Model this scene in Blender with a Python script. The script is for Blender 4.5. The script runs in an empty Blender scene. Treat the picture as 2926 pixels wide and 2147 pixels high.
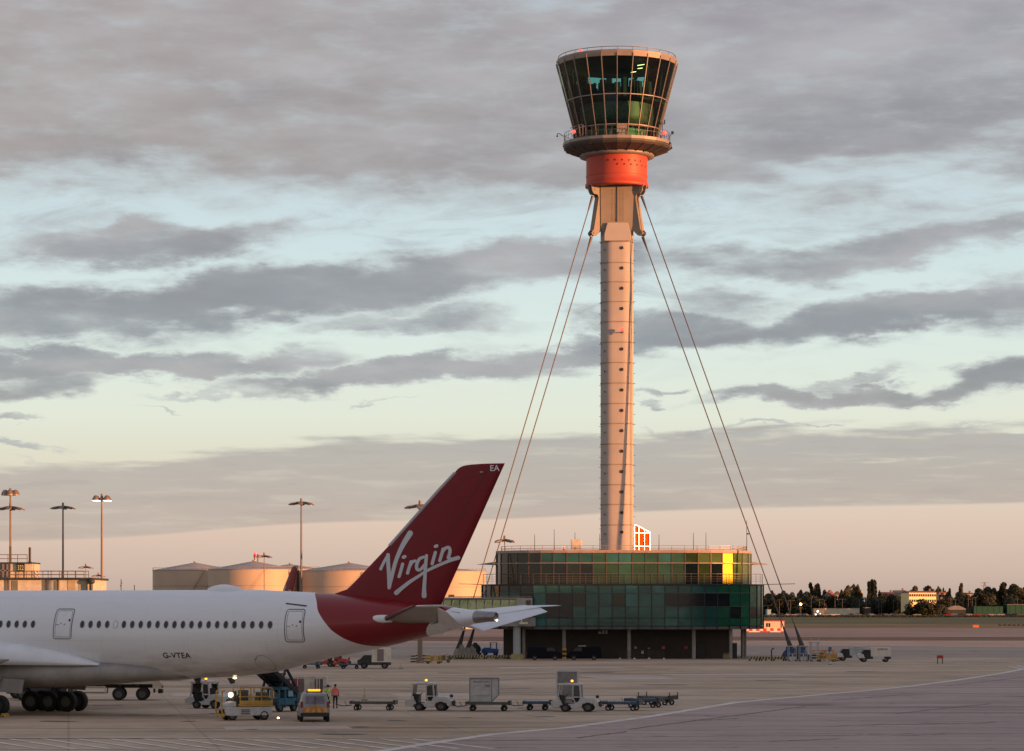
import bpy, bmesh, math, random
from mathutils import Vector, Matrix
random.seed(7)
R = math.radians
S = bpy.context.scene
COL = S.collection

# ---------------------------------------------------------------- camera
FPX, CU, HV, CAMH = 8000.0, 1463.0, 1738.0, 7.1      # focal length in photo pixels, centre column, horizon row, eye height
cam_d = bpy.data.cameras.new("camera")
cam_d.sensor_width = 36.0
cam_d.lens = 36.0 * FPX / 2926.0
cam_d.shift_y = (HV - 1073.5) / 2926.0
cam_d.clip_start = 0.5
cam_d.clip_end = 30000.0
cam = bpy.data.objects.new("camera", cam_d)
cam.location = (0, 0, CAMH)
cam.rotation_euler = (R(90), 0, 0)
COL.objects.link(cam)
S.camera = cam
S.view_settings.view_transform = 'Standard'
S.view_settings.look = 'None'
S.view_settings.exposure = 0.75
S.view_settings.gamma = 1.0
S.render.engine = 'CYCLES'
S.cycles.max_bounces = 6
S.cycles.transparent_max_bounces = 12
S.cycles.caustics_reflective = False
S.cycles.caustics_refractive = False

# ---------------------------------------------------------------- sun
SUN_AZ, SUN_EL = 62.0, 3.4          # degrees right of the direction scene -> camera, degrees above the horizon
sd = Vector((math.sin(R(SUN_AZ)) * math.cos(R(SUN_EL)), -math.cos(R(SUN_AZ)) * math.cos(R(SUN_EL)), math.sin(R(SUN_EL))))
sl = bpy.data.lights.new("sun", 'SUN')
sl.energy = 5.0
sl.angle = R(0.5)
sl.color = (1.0, 0.41, 0.15)
sun = bpy.data.objects.new("sun", sl)
sun.rotation_euler = sd.to_track_quat('Z', 'Y').to_euler()
sun.location = (60, -60, 60)
COL.objects.link(sun)

# ---------------------------------------------------------------- sky
W = bpy.data.worlds.new("World")
S.world = W
W.use_nodes = True
nt = W.node_tree
nt.nodes.clear()
def lin(c):
    return tuple(((x / 255.0) / 12.92 if x <= 10 else (((x / 255.0) + 0.055) / 1.055) ** 2.4) for x in c)
def srgb4(*c):
    return (*lin(c), 1.0)
class NT:
    def __init__(s, t): s.t = t
    def n(s, typ, **k):
        o = s.t.nodes.new(typ)
        for a, b in k.items(): setattr(o, a, b)
        return o
    def l(s, a, b): s.t.links.new(a, b)
    def m(s, op, a, b=None, c=None, clamp=False):
        o = s.t.nodes.new('ShaderNodeMath'); o.operation = op; o.use_clamp = clamp
        for i, x in enumerate((a, b, c)):
            if x is None: continue
            if isinstance(x, (int, float)): o.inputs[i].default_value = x
            else: s.t.links.new(x, o.inputs[i])
        return o.outputs[0]
    def mix(s, f, a, b, bt='MIX'):
        o = s.t.nodes.new('ShaderNodeMix'); o.data_type = 'RGBA'; o.blend_type = bt
        for i, x in ((0, f), (6, a), (7, b)):
            if isinstance(x, (int, float)): o.inputs[i].default_value = x
            elif isinstance(x, tuple): o.inputs[i].default_value = x
            else: s.t.links.new(x, o.inputs[i])
        return o.outputs[2]
    def ramp(s, f, stops, interp='LINEAR'):
        o = s.t.nodes.new('ShaderNodeValToRGB'); o.color_ramp.interpolation = interp
        e = o.color_ramp.elements
        while len(e) < len(stops): e.new(0.5)
        for k, (p, c) in enumerate(stops):
            e[k].position = p; e[k].color = c if len(c) == 4 else (*c, 1)
        s.t.links.new(f, o.inputs[0])
        return o.outputs[0]
    def smooth(s, x, lo, hi):
        o = s.t.nodes.new('ShaderNodeMapRange'); o.interpolation_type = 'SMOOTHSTEP'
        s.t.links.new(x, o.inputs[0]) if not isinstance(x, (int, float)) else None
        o.inputs[1].default_value = lo; o.inputs[2].default_value = hi
        return o.outputs[0]
    def noise(s, vec, scale, detail=4, rough=0.5, dist=0.0):
        o = s.t.nodes.new('ShaderNodeTexNoise'); o.inputs['Scale'].default_value = scale
        o.inputs['Detail'].default_value = detail; o.inputs['Roughness'].default_value = rough
        o.inputs['Distortion'].default_value = dist
        s.t.links.new(vec, o.inputs['Vector'])
        return o
    def mapping(s, vec, loc=(0, 0, 0), rot=(0, 0, 0), sc=(1, 1, 1), typ='POINT'):
        o = s.t.nodes.new('ShaderNodeMapping'); o.vector_type = typ
        o.inputs['Location'].default_value = loc; o.inputs['Rotation'].default_value = rot; o.inputs['Scale'].default_value = sc
        s.t.links.new(vec, o.inputs['Vector'])
        return o.outputs[0]
    def curve(s, x, pts):
        o = s.t.nodes.new('ShaderNodeFloatCurve')
        c = o.mapping.curves[0]
        o.mapping.use_clip = True
        while len(c.points) < len(pts): c.points.new(0.5, 0.5)
        for k, p in enumerate(pts): c.points[k].location = p; c.points[k].handle_type = 'AUTO_CLAMPED'
        o.mapping.update()
        s.t.links.new(x, o.inputs['Value'])
        return o.outputs[0]
w = NT(nt)
tc = w.n('ShaderNodeTexCoord')
sep = w.n('ShaderNodeSeparateXYZ'); w.l(tc.outputs['Generated'], sep.inputs[0])
az = w.m('ARCTAN2', sep.outputs[0], sep.outputs[1])
el = w.m('ARCSINE', sep.outputs[2])
U = w.m('MULTIPLY', az, 8.0)         # sky coordinates in thousandths: azimuth and elevation * 8
V = w.m('MULTIPLY', el, 8.0)
comb = w.n('ShaderNodeCombineXYZ'); w.l(U, comb.inputs[0]); w.l(V, comb.inputs[1])
P0 = comb.outputs[0]
# wispy distortion of the cloud field
def vadd(a, b, op='ADD'):
    o = w.n('ShaderNodeVectorMath', operation=op); w.l(a, o.inputs[0])
    if isinstance(b, tuple): o.inputs[1].default_value = b
    else: w.l(b, o.inputs[1])
    return o.outputs[0]
dn = w.noise(w.mapping(P0, rot=(0, 0, R(-5)), sc=(2.2, 6.5, 1)), 1.0, 7, 0.62)
dv = vadd(vadd(dn.outputs['Color'], (0.5, 0.5, 0.5), 'SUBTRACT'), (0.62, 0.24, 0.0), 'MULTIPLY')
P1 = vadd(P0, dv)
def uv(u, v): return ((u - CU) / 1000.0, (HV - v) / 1000.0, 0)
# (u, v, half length, half height, slope degrees, weight)
BLOBS = [(455, 715, 430, 62, 5, 1.0), (120, 690, 300, 50, 4, .5), (760, 850, 900, 80, 6, 1.15), (150, 930, 420, 75, 2, 1.0), (1500, 770, 420, 75, 5, 1.0),
         (1180, 920, 330, 42, 4, .8), (380, 1045, 580, 44, 2, 1.1), (90, 1105, 260, 42, 3, .9), (1160, 1072, 520, 42, 3, 1.1), (1600, 1010, 260, 44, 5, 1.0),
         (1960, 950, 300, 62, 4, 1.05), (2080, 870, 200, 45, 3, .75), (2560, 900, 520, 66, 6, 1.15), (2880, 880, 260, 85, 2, .9),
         (2500, 725, 620, 62, 6, .95), (2000, 745, 330, 45, 0, .8), (2760, 690, 300, 60, 6, .7), (2350, 1118, 330, 28, 2, 1.0), (2640, 1125, 330, 26, 1, .9), (2880, 1095, 190, 56, 8, 1.1),
         (2400, 1075, 190, 22, 8, .8), (1905, 1100, 90, 13, 8, .8), (1870, 1137, 65, 13, 3, .8), (2060, 1221, 200, 9, 2, .75), (2290, 1212, 70, 6, 6, .7),
         (30, 1212, 110, 10, 0, .7), (60, 1280, 130, 15, 0, .85), (640, 1112, 220, 13, 3, .65), (860, 1098, 120, 12, 5, .6), (480, 1162, 110, 5, 1, .6),
         (1100, 1158, 90, 5, 5, .6), (330, 1318, 260, 9, 4, .55), (2740, 1208, 170, 7, 1, .55), (2500, 640, 700, 30, 4, .5), (1300, 640, 400, 30, 6, .35), (960, 760, 300, 30, 8, .35)]
acc = None
for (u_, v_, L_, T_, sl_, wt) in BLOBS:
    mp = w.mapping(P1, loc=uv(u_, v_), rot=(0, 0, R(sl_)), sc=(L_ / 1000, T_ / 1000, 1), typ='TEXTURE')
    d = w.n('ShaderNodeVectorMath', operation='DOT_PRODUCT'); w.l(mp, d.inputs[0]); w.l(mp, d.inputs[1])
    q = w.m('MULTIPLY', d.outputs['Value'], d.outputs['Value'])
    e = w.m('MULTIPLY', w.m('POWER', 0.5, q), wt)
    acc = e if acc is None else w.m('MAXIMUM', acc, e)
# upper overcast bank: everything above about 8 degrees
sepd = w.n('ShaderNodeSeparateXYZ'); w.l(P1, sepd.inputs[0])
bank_edge = w.m('ADD', sepd.outputs[1], w.m('MULTIPLY', w.smooth(U, -1.2, 0.9), 0.06))
bank = w.smooth(bank_edge, 1.05, 1.30)
bn = w.noise(w.mapping(P0, loc=(3.1, 1.7, 0), rot=(0, 0, R(-8)), sc=(.8, 3.4, 1)), 1.0, 8, 0.55)
thin = w.m('MULTIPLY', w.smooth(bn.outputs['Fac'], 0.50, 0.70), w.smooth(w.m('ADD', U, w.m('MULTIPLY', V, 0.7)), 0.3, 2.2))
bank = w.m('MULTIPLY', bank, w.m('SUBTRACT', 1.0, w.m('MULTIPLY', thin, 0.75)))
dens = w.m('MAXIMUM', acc, bank)
fn = w.noise(w.mapping(P0, rot=(0, 0, R(-6)), sc=(5, 17, 1)), 1.0, 8, 0.6)
dens = w.m('ADD', dens, w.m('MULTIPLY', w.m('SUBTRACT', fn.outputs['Fac'], 0.5), 1.0))
cover = w.m('MULTIPLY', w.smooth(dens, 0.18, 0.98), 0.95)
thick = w.smooth(dens, 0.45, 1.15)
# clear sky by elevation
Vn = w.m('DIVIDE', V, 12.6)
def vv(v): return (HV - v) / 12600.0
grad = w.ramp(Vn, [(0.0, srgb4(184, 163, 152)), (vv(1650), srgb4(206, 183, 169)), (vv(1500), srgb4(224, 199, 183)), (vv(1330), srgb4(224, 220, 200)),
                   (vv(1180), srgb4(228, 234, 219)), (vv(950), srgb4(220, 235, 230)), (vv(700), srgb4(208, 226, 230)), (vv(0), srgb4(184, 197, 210)), (0.3, srgb4(136, 162, 200)), (1.0, srgb4(120, 148, 200))])
ccol = w.ramp(Vn, [(0.0, srgb4(176, 160, 152)), (vv(1300), srgb4(160, 156, 154)), (vv(1000), srgb4(144, 151, 159)), (vv(800), srgb4(146, 151, 158)), (vv(500), srgb4(152, 151, 157)), (vv(200), srgb4(158, 157, 164)), (vv(0), srgb4(160, 156, 164)), (0.25, srgb4(134, 146, 172)), (1.0, srgb4(122, 140, 178))])
warm = w.smooth(U, 1.6, -1.6)
ccol = w.mix(w.m('MULTIPLY', w.m('MULTIPLY', warm, w.smooth(V, 0.95, 1.3)), 0.6), ccol, srgb4(172, 157, 151))
vn2 = w.noise(w.mapping(P0, loc=(5, 2, 0), rot=(0, 0, R(-7)), sc=(1.4, 5, 1)), 1.0, 7, 0.55)
ccol = w.mix(w.m('MULTIPLY', w.smooth(vn2.outputs['Fac'], 0.44, 0.70), 0.62), ccol, srgb4(190, 186, 189))
ccol = w.mix(w.m('MULTIPLY', w.smooth(vn2.outputs['Fac'], 0.50, 0.28), 0.45), ccol, srgb4(132, 130, 139))
edge = w.mix(thick, srgb4(184, 189, 192), ccol)
cn = w.noise(w.mapping(P0, loc=(9, 4, 0), rot=(0, 0, R(-7)), sc=(2.6, 11, 1)), 1.0, 9, 0.66, 0.6)
cir = w.m('MULTIPLY', w.m('MULTIPLY', w.smooth(cn.outputs['Fac'], 0.47, 0.72), 0.6), w.smooth(V, 0.55, 0.95))
sky = w.mix(cir, grad, srgb4(170, 176, 182))
sky = w.mix(cover, sky, edge)
# long flat stratus sheet low in the sky
Un = w.m('MULTIPLY_ADD', U, 1 / 3.2, 0.5, clamp=True)
def cu(pts): return [((u - CU) / 3200 + .5, (HV - v) / 1000) for u, v in pts]
tn = w.noise(w.mapping(P0, rot=(0, 0, R(-3)), sc=(3, 26, 1)), 1.0, 7, 0.6)
wob = w.m('MULTIPLY', w.m('SUBTRACT', tn.outputs['Fac'], 0.5), 0.11)
top_e = w.curve(Un, cu([(0, 1343), (400, 1325), (650, 1290), (1100, 1250), (1463, 1250), (1800, 1246), (2300, 1222), (2926, 1230)]))
bot_e = w.curve(Un, cu([(0, 1552), (320, 1540), (860, 1498), (1500, 1482), (1800, 1465), (2926, 1442)]))
Vt = w.m('ADD', V, wob)
mt_ = w.smooth(w.m('SUBTRACT', Vt, top_e), 0.016, -0.022)
mb_ = w.smooth(w.m('SUBTRACT', V, bot_e), -0.004, 0.006)
sheet = w.m('MULTIPLY', mt_, mb_)
hole = w.m('MULTIPLY', w.smooth(tn.outputs['Fac'], 0.56, 0.68), w.m('MULTIPLY', w.smooth(U, 0.55, 1.35), w.smooth(V, 0.34, 0.41)))
scol = w.ramp(Vn, [(vv(1550), srgb4(194, 176, 164)), (vv(1400), srgb4(186, 177, 170)), (vv(1240), srgb4(178, 177, 175))])
scol = w.mix(w.m('MULTIPLY', w.smooth(vn2.outputs['Fac'], 0.4, 0.7), 0.35), scol, srgb4(196, 188, 180))
scol = w.mix(w.m('MULTIPLY', w.smooth(tn.outputs['Fac'], 0.50, 0.66), 0.55), scol, srgb4(206, 198, 186))
scol = w.mix(w.m('MULTIPLY', w.smooth(tn.outputs['Fac'], 0.46, 0.34), 0.35), scol, srgb4(170, 163, 160))
sky = w.mix(w.m('MULTIPLY', sheet, w.m('SUBTRACT', 0.93, w.m('MULTIPLY', hole, 0.6))), sky, scol)
# sunset glow round the sun, behind the viewer's right shoulder
dsun = w.n('ShaderNodeVectorMath', operation='DOT_PRODUCT'); w.l(tc.outputs['Generated'], dsun.inputs[0]); dsun.inputs[1].default_value = sd
gl = w.m('POWER', w.m('MAXIMUM', dsun.outputs['Value'], 0.0), 5.0)
sky = w.mix(w.m('MULTIPLY', gl, 0.35), sky, (1.5, 0.75, 0.33, 1), 'ADD')
nish = w.n('ShaderNodeTexSky'); nish.sky_type = 'NISHITA'; nish.sun_disc = False
nish.sun_elevation = R(SUN_EL); nish.sun_rotation = R(180 - SUN_AZ)
nb = w.n('ShaderNodeBackground'); w.l(nish.outputs[0], nb.inputs[0]); nb.inputs[1].default_value = 0.006
bg = w.n('ShaderNodeBackground'); w.l(sky, bg.inputs[0]); bg.inputs[1].default_value = 0.575
adds = w.n('ShaderNodeAddShader'); w.l(nb.outputs[0], adds.inputs[0]); w.l(bg.outputs[0], adds.inputs[1])
wo = w.n('ShaderNodeOutputWorld'); w.l(adds.outputs[0], wo.inputs[0])

# ---------------------------------------------------------------- helpers
def at(u, v, Y):                     # a point at depth Y whose bearing is the one read off the photograph
    return Vector(((u - CU) * Y / FPX, Y, CAMH + (HV - v) * Y / FPX))
def gd(u, v):                        # the ground point read off the photograph
    Y = CAMH * FPX / (v - HV)
    return Vector(((u - CU) * Y / FPX, Y, 0.0))

class MB:
    def __init__(s): s.v = []; s.f = []; s.mi = []; s.sm = []; s.cur = 0; s.smooth = False; s.M = None
    def add(s, vs, fs):
        o = len(s.v)
        for p in vs:
            p = Vector(p)
            s.v.append(s.M @ p if s.M is not None else p)
        for f in fs:
            s.f.append([o + i for i in f]); s.mi.append(s.cur); s.sm.append(s.smooth)
        return s
    def box(s, c, d, rz=0, rx=0, ry=0):
        x, y, z = d[0] / 2, d[1] / 2, d[2] / 2
        vs = [(-x, -y, -z), (x, -y, -z), (x, y, -z), (-x, y, -z), (-x, -y, z), (x, -y, z), (x, y, z), (-x, y, z)]
        m = Matrix.Translation(Vector(c)) @ Matrix.Rotation(rz, 4, 'Z') @ Matrix.Rotation(ry, 4, 'Y') @ Matrix.Rotation(rx, 4, 'X')
        return s.add([m @ Vector(p) for p in vs], [(0, 3, 2, 1), (4, 5, 6, 7), (0, 1, 5, 4), (1, 2, 6, 5), (2, 3, 7, 6), (3, 0, 4, 7)])
    def b2(s, a, b):
        return s.box([(a[i] + b[i]) / 2 for i in range(3)], [abs(b[i] - a[i]) for i in range(3)])
    def beam(s, p, q, wd, ht=None):          # square bar from p to q
        p, q = Vector(p), Vector(q); d = q - p; L = d.length
        if L < 1e-6: return s
        m = Matrix.Translation((p + q) / 2) @ d.to_track_quat('X', 'Z').to_matrix().to_4x4()
        ht = ht or wd
        x, y, z = L / 2, wd / 2, ht / 2
        vs = [(-x, -y, -z), (x, -y, -z), (x, y, -z), (-x, y, -z), (-x, -y, z), (x, -y, z), (x, y, z), (-x, y, z)]
        return s.add([m @ Vector(k) for k in vs], [(0, 3, 2, 1), (4, 5, 6, 7), (0, 1, 5, 4), (1, 2, 6, 5), (2, 3, 7, 6), (3, 0, 4, 7)])
    def cyl(s, p, q, r0, r1=None, n=12, caps=True):
        p, q = Vector(p), Vector(q); d = q - p; r1 = r0 if r1 is None else r1
        m = d.to_track_quat('Z', 'Y').to_matrix()
        vs = []
        for c, r in ((p, r0), (q, r1)):
            for k in range(n):
                a = 2 * math.pi * k / n
                vs.append(c + m @ Vector((r * math.cos(a), r * math.sin(a), 0)))
        sm = s.smooth; s.smooth = n > 6
        s.add(vs, [(k, (k + 1) % n, n + (k + 1) % n, n + k) for k in range(n)])
        s.smooth = False
        if caps: s.add(vs, [list(range(n - 1, -1, -1)), list(range(n, 2 * n))])
        s.smooth = sm
        return s
    def tube(s, pts, r, n=6):
        for a, b in zip(pts, pts[1:]): s.cyl(a, b, r, r, n)
        return s
    def lathe(s, prof, n=32, c=(0, 0), a0=0, a1=2 * math.pi):   # prof: (r, z) from bottom to top
        c = Vector((c[0], c[1], 0)); full = abs(a1 - a0 - 2 * math.pi) < 1e-6; k = n if full else n + 1
        vs = []
        for r, z in prof:
            for i in range(k):
                a = a0 + (a1 - a0) * i / n
                vs.append(c + Vector((r * math.cos(a), r * math.sin(a), z)))
        fs = []
        for j in range(len(prof) - 1):
            for i in range(n):
                i2 = (i + 1) % k
                fs.append((j * k + i, j * k + i2, (j + 1) * k + i2, (j + 1) * k + i))
        return s.add(vs, fs)
    def sph(s, c, r, n=12, m=8, sc=(1, 1, 1)):
        vs = [Vector((0, 0, -1))]
        for j in range(1, m):
            t = -math.pi / 2 + math.pi * j / m
            for i in range(n):
                a = 2 * math.pi * i / n
                vs.append(Vector((math.cos(t) * math.cos(a), math.cos(t) * math.sin(a), math.sin(t))))
        vs.append(Vector((0, 0, 1)))
        fs = [(0, 1 + (i + 1) % n, 1 + i) for i in range(n)]
        for j in range(m - 2):
            for i in range(n):
                a, b = 1 + j * n + i, 1 + j * n + (i + 1) % n
                fs.append((a, b, b + n, a + n))
        L = len(vs) - 1; o = 1 + (m - 2) * n
        fs += [(L, o + i, o + (i + 1) % n) for i in range(n)]
        sm = s.smooth; s.smooth = True
        s.add([Vector(c) + Vector((p.x * r * sc[0], p.y * r * sc[1], p.z * r * sc[2])) for p in vs], fs)
        s.smooth = sm
        return s
    def prism(s, poly, y0, y1, ax='y'):       # polygon in (x, z) extruded along y (or (x, y) along z, or (y, z) along x)
        n = len(poly)
        f = {'y': lambda a, b, t: (a, t, b), 'z': lambda a, b, t: (a, b, t), 'x': lambda a, b, t: (t, a, b)}[ax]
        vs = [f(a, b, y0) for a, b in poly] + [f(a, b, y1) for a, b in poly]
        return s.add(vs, [list(range(n)), list(range(2 * n - 1, n - 1, -1))] + [(k, n + k, n + (k + 1) % n, (k + 1) % n) for k in range(n)])
    def loft(s, rings, closed=True, caps=True):
        n = len(rings[0]); vs = [p for r in rings for p in r]
        fs = []
        for j in range(len(rings) - 1):
            for i in range(n if closed else n - 1):
                i2 = (i + 1) % n
                fs.append((j * n + i, j * n + i2, (j + 1) * n + i2, (j + 1) * n + i))
        s.add(vs, fs)
        if caps and closed:
            sm = s.smooth; s.smooth = False
            s.add(rings[0], [list(range(n - 1, -1, -1))]); s.add(rings[-1], [list(range(n))])
            s.smooth = sm
        return s
    def build(s, name, mats, parent=None, bevel=0.0, fix=True, loc=None, rz=None, merge=False):
        me = bpy.data.meshes.new(name)
        me.from_pydata([tuple(p) for p in s.v], [], s.f)
        if not isinstance(mats, (list, tuple)): mats = [mats]
        for m in mats: me.materials.append(m)
        for p, i, sm in zip(me.polygons, s.mi, s.sm): p.material_index = i; p.use_smooth = sm
        if fix or bevel or merge:
            b = bmesh.new(); b.from_mesh(me)
            if merge: bmesh.ops.remove_doubles(b, verts=b.verts, dist=1e-4)
            if fix: bmesh.ops.recalc_face_normals(b, faces=b.faces)
            if bevel: bmesh.ops.bevel(b, geom=list(b.edges), offset=bevel, segments=1, affect='EDGES', clamp_overlap=True)
            b.to_mesh(me); b.free()
        me.update()
        o = bpy.data.objects.new(name, me)
        COL.objects.link(o)
        if parent is not None: o.parent = parent
        if loc is not None: o.location = loc
        if rz is not None: o.rotation_euler.z = rz
        return o

def tag(o, label=None, cat=None, group=None, kind=None):
    if label: o['label'] = label
    if cat: o['category'] = cat
    if group: o['group'] = group
    if kind: o['kind'] = kind
    return o
def thing(name, label, cat, loc=(0, 0, 0), rz=0.0, group=None):
    o = bpy.data.objects.new(name, None); COL.objects.link(o)
    o.empty_display_size = 0.3
    o.location = loc; o.rotation_euler.z = rz
    return tag(o, label, cat, group)
def copy_tree(o, parent=None):
    c = o.copy(); COL.objects.link(c)
    c.parent = parent
    for ch in [x for x in bpy.data.objects if x.parent is o]: copy_tree(ch, c)
    return c
KIDS = {}
def dup(o, label, loc, rz=None, group=None, sc=None, name=None):
    c = copy_tree(o)
    c['label'] = label; c.location = loc
    if group: c['group'] = group
    if rz is not None: c.rotation_euler.z = rz
    if sc is not None: c.scale = sc if isinstance(sc, (tuple, list)) else (sc, sc, sc)
    return c

# ---------------------------------------------------------------- materials
MATS = {}
def mat(name, col, rough=0.6, metal=0.0, var=0.12, vs=1.5, spec=0.5, bump=0.0, emit=None, es=0.0, coat=0.0, gen=False):
    if name in MATS: return MATS[name]
    m = bpy.data.materials.new(name); m.use_nodes = True
    t = NT(m.node_tree); b = m.node_tree.nodes['Principled BSDF']
    b.inputs['Roughness'].default_value = rough; b.inputs['Metallic'].default_value = metal
    b.inputs['Specular IOR Level'].default_value = spec
    b.inputs['Coat Weight'].default_value = coat; b.inputs['Coat Roughness'].default_value = 0.1
    if emit:
        b.inputs['Emission Color'].default_value = (*emit, 1); b.inputs['Emission Strength'].default_value = es
    c4 = (*col, 1)
    if var > 0:
        tcn = t.n('ShaderNodeTexCoord')
        nz = t.noise(tcn.outputs['Object'], vs, 6, 0.65)
        f = t.smooth(nz.outputs['Fac'], 0.3, 0.7)
        dk = tuple(x * (1 - var) for x in col) + (1,); lt = tuple(min(1, x * (1 + var * 0.6)) for x in col) + (1,)
        t.l(t.mix(f, dk, lt), b.inputs['Base Color'])
        t.l(t.m('MULTIPLY_ADD', nz.outputs['Fac'], 0.25, rough - 0.125, clamp=True), b.inputs['Roughness'])
        if bump:
            bp = t.n('ShaderNodeBump'); bp.inputs['Strength'].default_value = bump; bp.inputs['Distance'].default_value = 0.05
            t.l(nz.outputs['Fac'], bp.inputs['Height']); t.l(bp.outputs[0], b.inputs['Normal'])
    else:
        b.inputs['Base Color'].default_value = c4
    MATS[name] = m
    return m
def lampmat(name, col, es):
    return mat(name, tuple(c * .6 for c in col), 0.3, var=0, emit=col, es=es)
white_paint = mat('white_paint', (.52, .52, .50), .4, vs=2.5, var=.14)
white_van = mat('silver_paint', (.30, .30, .33), .3, metal=.3, vs=2, var=.08)
cream = mat('cream_paint', (.60, .54, .42), .55, var=.18, vs=1.2)
dark_metal = mat('dark_metal', (.045, .043, .042), .5, metal=.2, var=.3)
mid_metal = mat('galvanised_steel', (.26, .25, .24), .5, metal=.4, var=.2)
black = mat('black_plastic', (.016, .016, .017), .55, var=.2)
rubber = mat('rubber', (.02, .019, .018), .85, var=.25)
rim_m = mat('rim_metal', (.11, .105, .10), .45, metal=.4, var=.2)
glass_d = mat('dark_glass', (.012, .015, .016), .08, var=0, spec=.8)
yellow = mat('yellow_paint', (.50, .29, .05), .5, var=.25)
orange_m = mat('orange_paint', (.60, .17, .03), .5, var=.2)
blue_p = mat('blue_paint', (.022, .055, .17), .5, var=.25)
cyan_p = mat('light_blue_paint', (.03, .13, .19), .5, var=.25)
red_p = mat('red_paint', (.42, .035, .03), .5, var=.2)
concrete = mat('concrete', (.30, .28, .25), .85, var=.2, bump=.2)
amber = lampmat('amber_beacon', (1.0, .30, .02), 2.2)
warmlamp = lampmat('warm_lamp', (1.0, .72, .40), 3.0)
redlamp = lampmat('red_lamp', (1.0, .05, .04), 2.2)
white_lamp = lampmat('white_lamp', (1.0, .95, .85), 1.6)
tail_red = mat('tail_light_red', (.20, .012, .012), .3, var=0)

def wheel(parent, c, r, w_, rim=True, tm=rubber):
    o = MB(); o.smooth = True
    o.M = Matrix.Translation(Vector(c)) @ Matrix.Rotation(R(90), 4, 'X')
    o.lathe([(r * .55, -w_ * .42), (r * .9, -w_ * .5), (r, -w_ * .36), (r, w_ * .36), (r * .9, w_ * .5), (r * .55, w_ * .42)], 20)
    t_ = o.build('wheel', tm, parent)
    if rim:
        q = MB(); q.smooth = True
        q.M = o.M
        q.lathe([(0, -w_ * .34), (r * .3, -w_ * .36), (r * .5, -w_ * .3), (r * .57, -w_ * .43), (r * .57, w_ * .43), (r * .5, w_ * .3), (r * .3, w_ * .36), (0, w_ * .34)], 20)
        q.build('rim', rim_m, t_)
    return t_

def text_verts(body, size):
    cu_ = bpy.data.curves.new('lettering', 'FONT'); cu_.body = body; cu_.size = size
    cu_.resolution_u = 3; cu_.offset = size * .012
    o = bpy.data.objects.new('lettering', cu_); COL.objects.link(o)
    dg = bpy.context.evaluated_depsgraph_get(); dg.update()
    me = o.evaluated_get(dg).to_mesh()
    vs = [tuple(v.co) for v in me.vertices]; fs = [tuple(p.vertices) for p in me.polygons]
    o.evaluated_get(dg).to_mesh_clear()
    COL.objects.unlink(o); bpy.data.objects.remove(o); bpy.data.curves.remove(cu_)
    return vs, fs
def lettering(body, size, fn, material, parent, name='lettering', center=True, sx=1.0):   # fn maps (x, y) in the text plane to a point in the parent's space
    vs, fs = text_verts(body, size)
    if center:
        x0 = (min(v[0] for v in vs) + max(v[0] for v in vs)) / 2; y0 = (min(v[1] for v in vs) + max(v[1] for v in vs)) / 2
        vs = [(v[0] - x0, v[1] - y0, 0) for v in vs]
    m_ = MB(); m_.add([fn(v[0] * sx, v[1]) for v in vs], fs)
    return m_.build(name, material, parent, fix=False)

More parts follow.
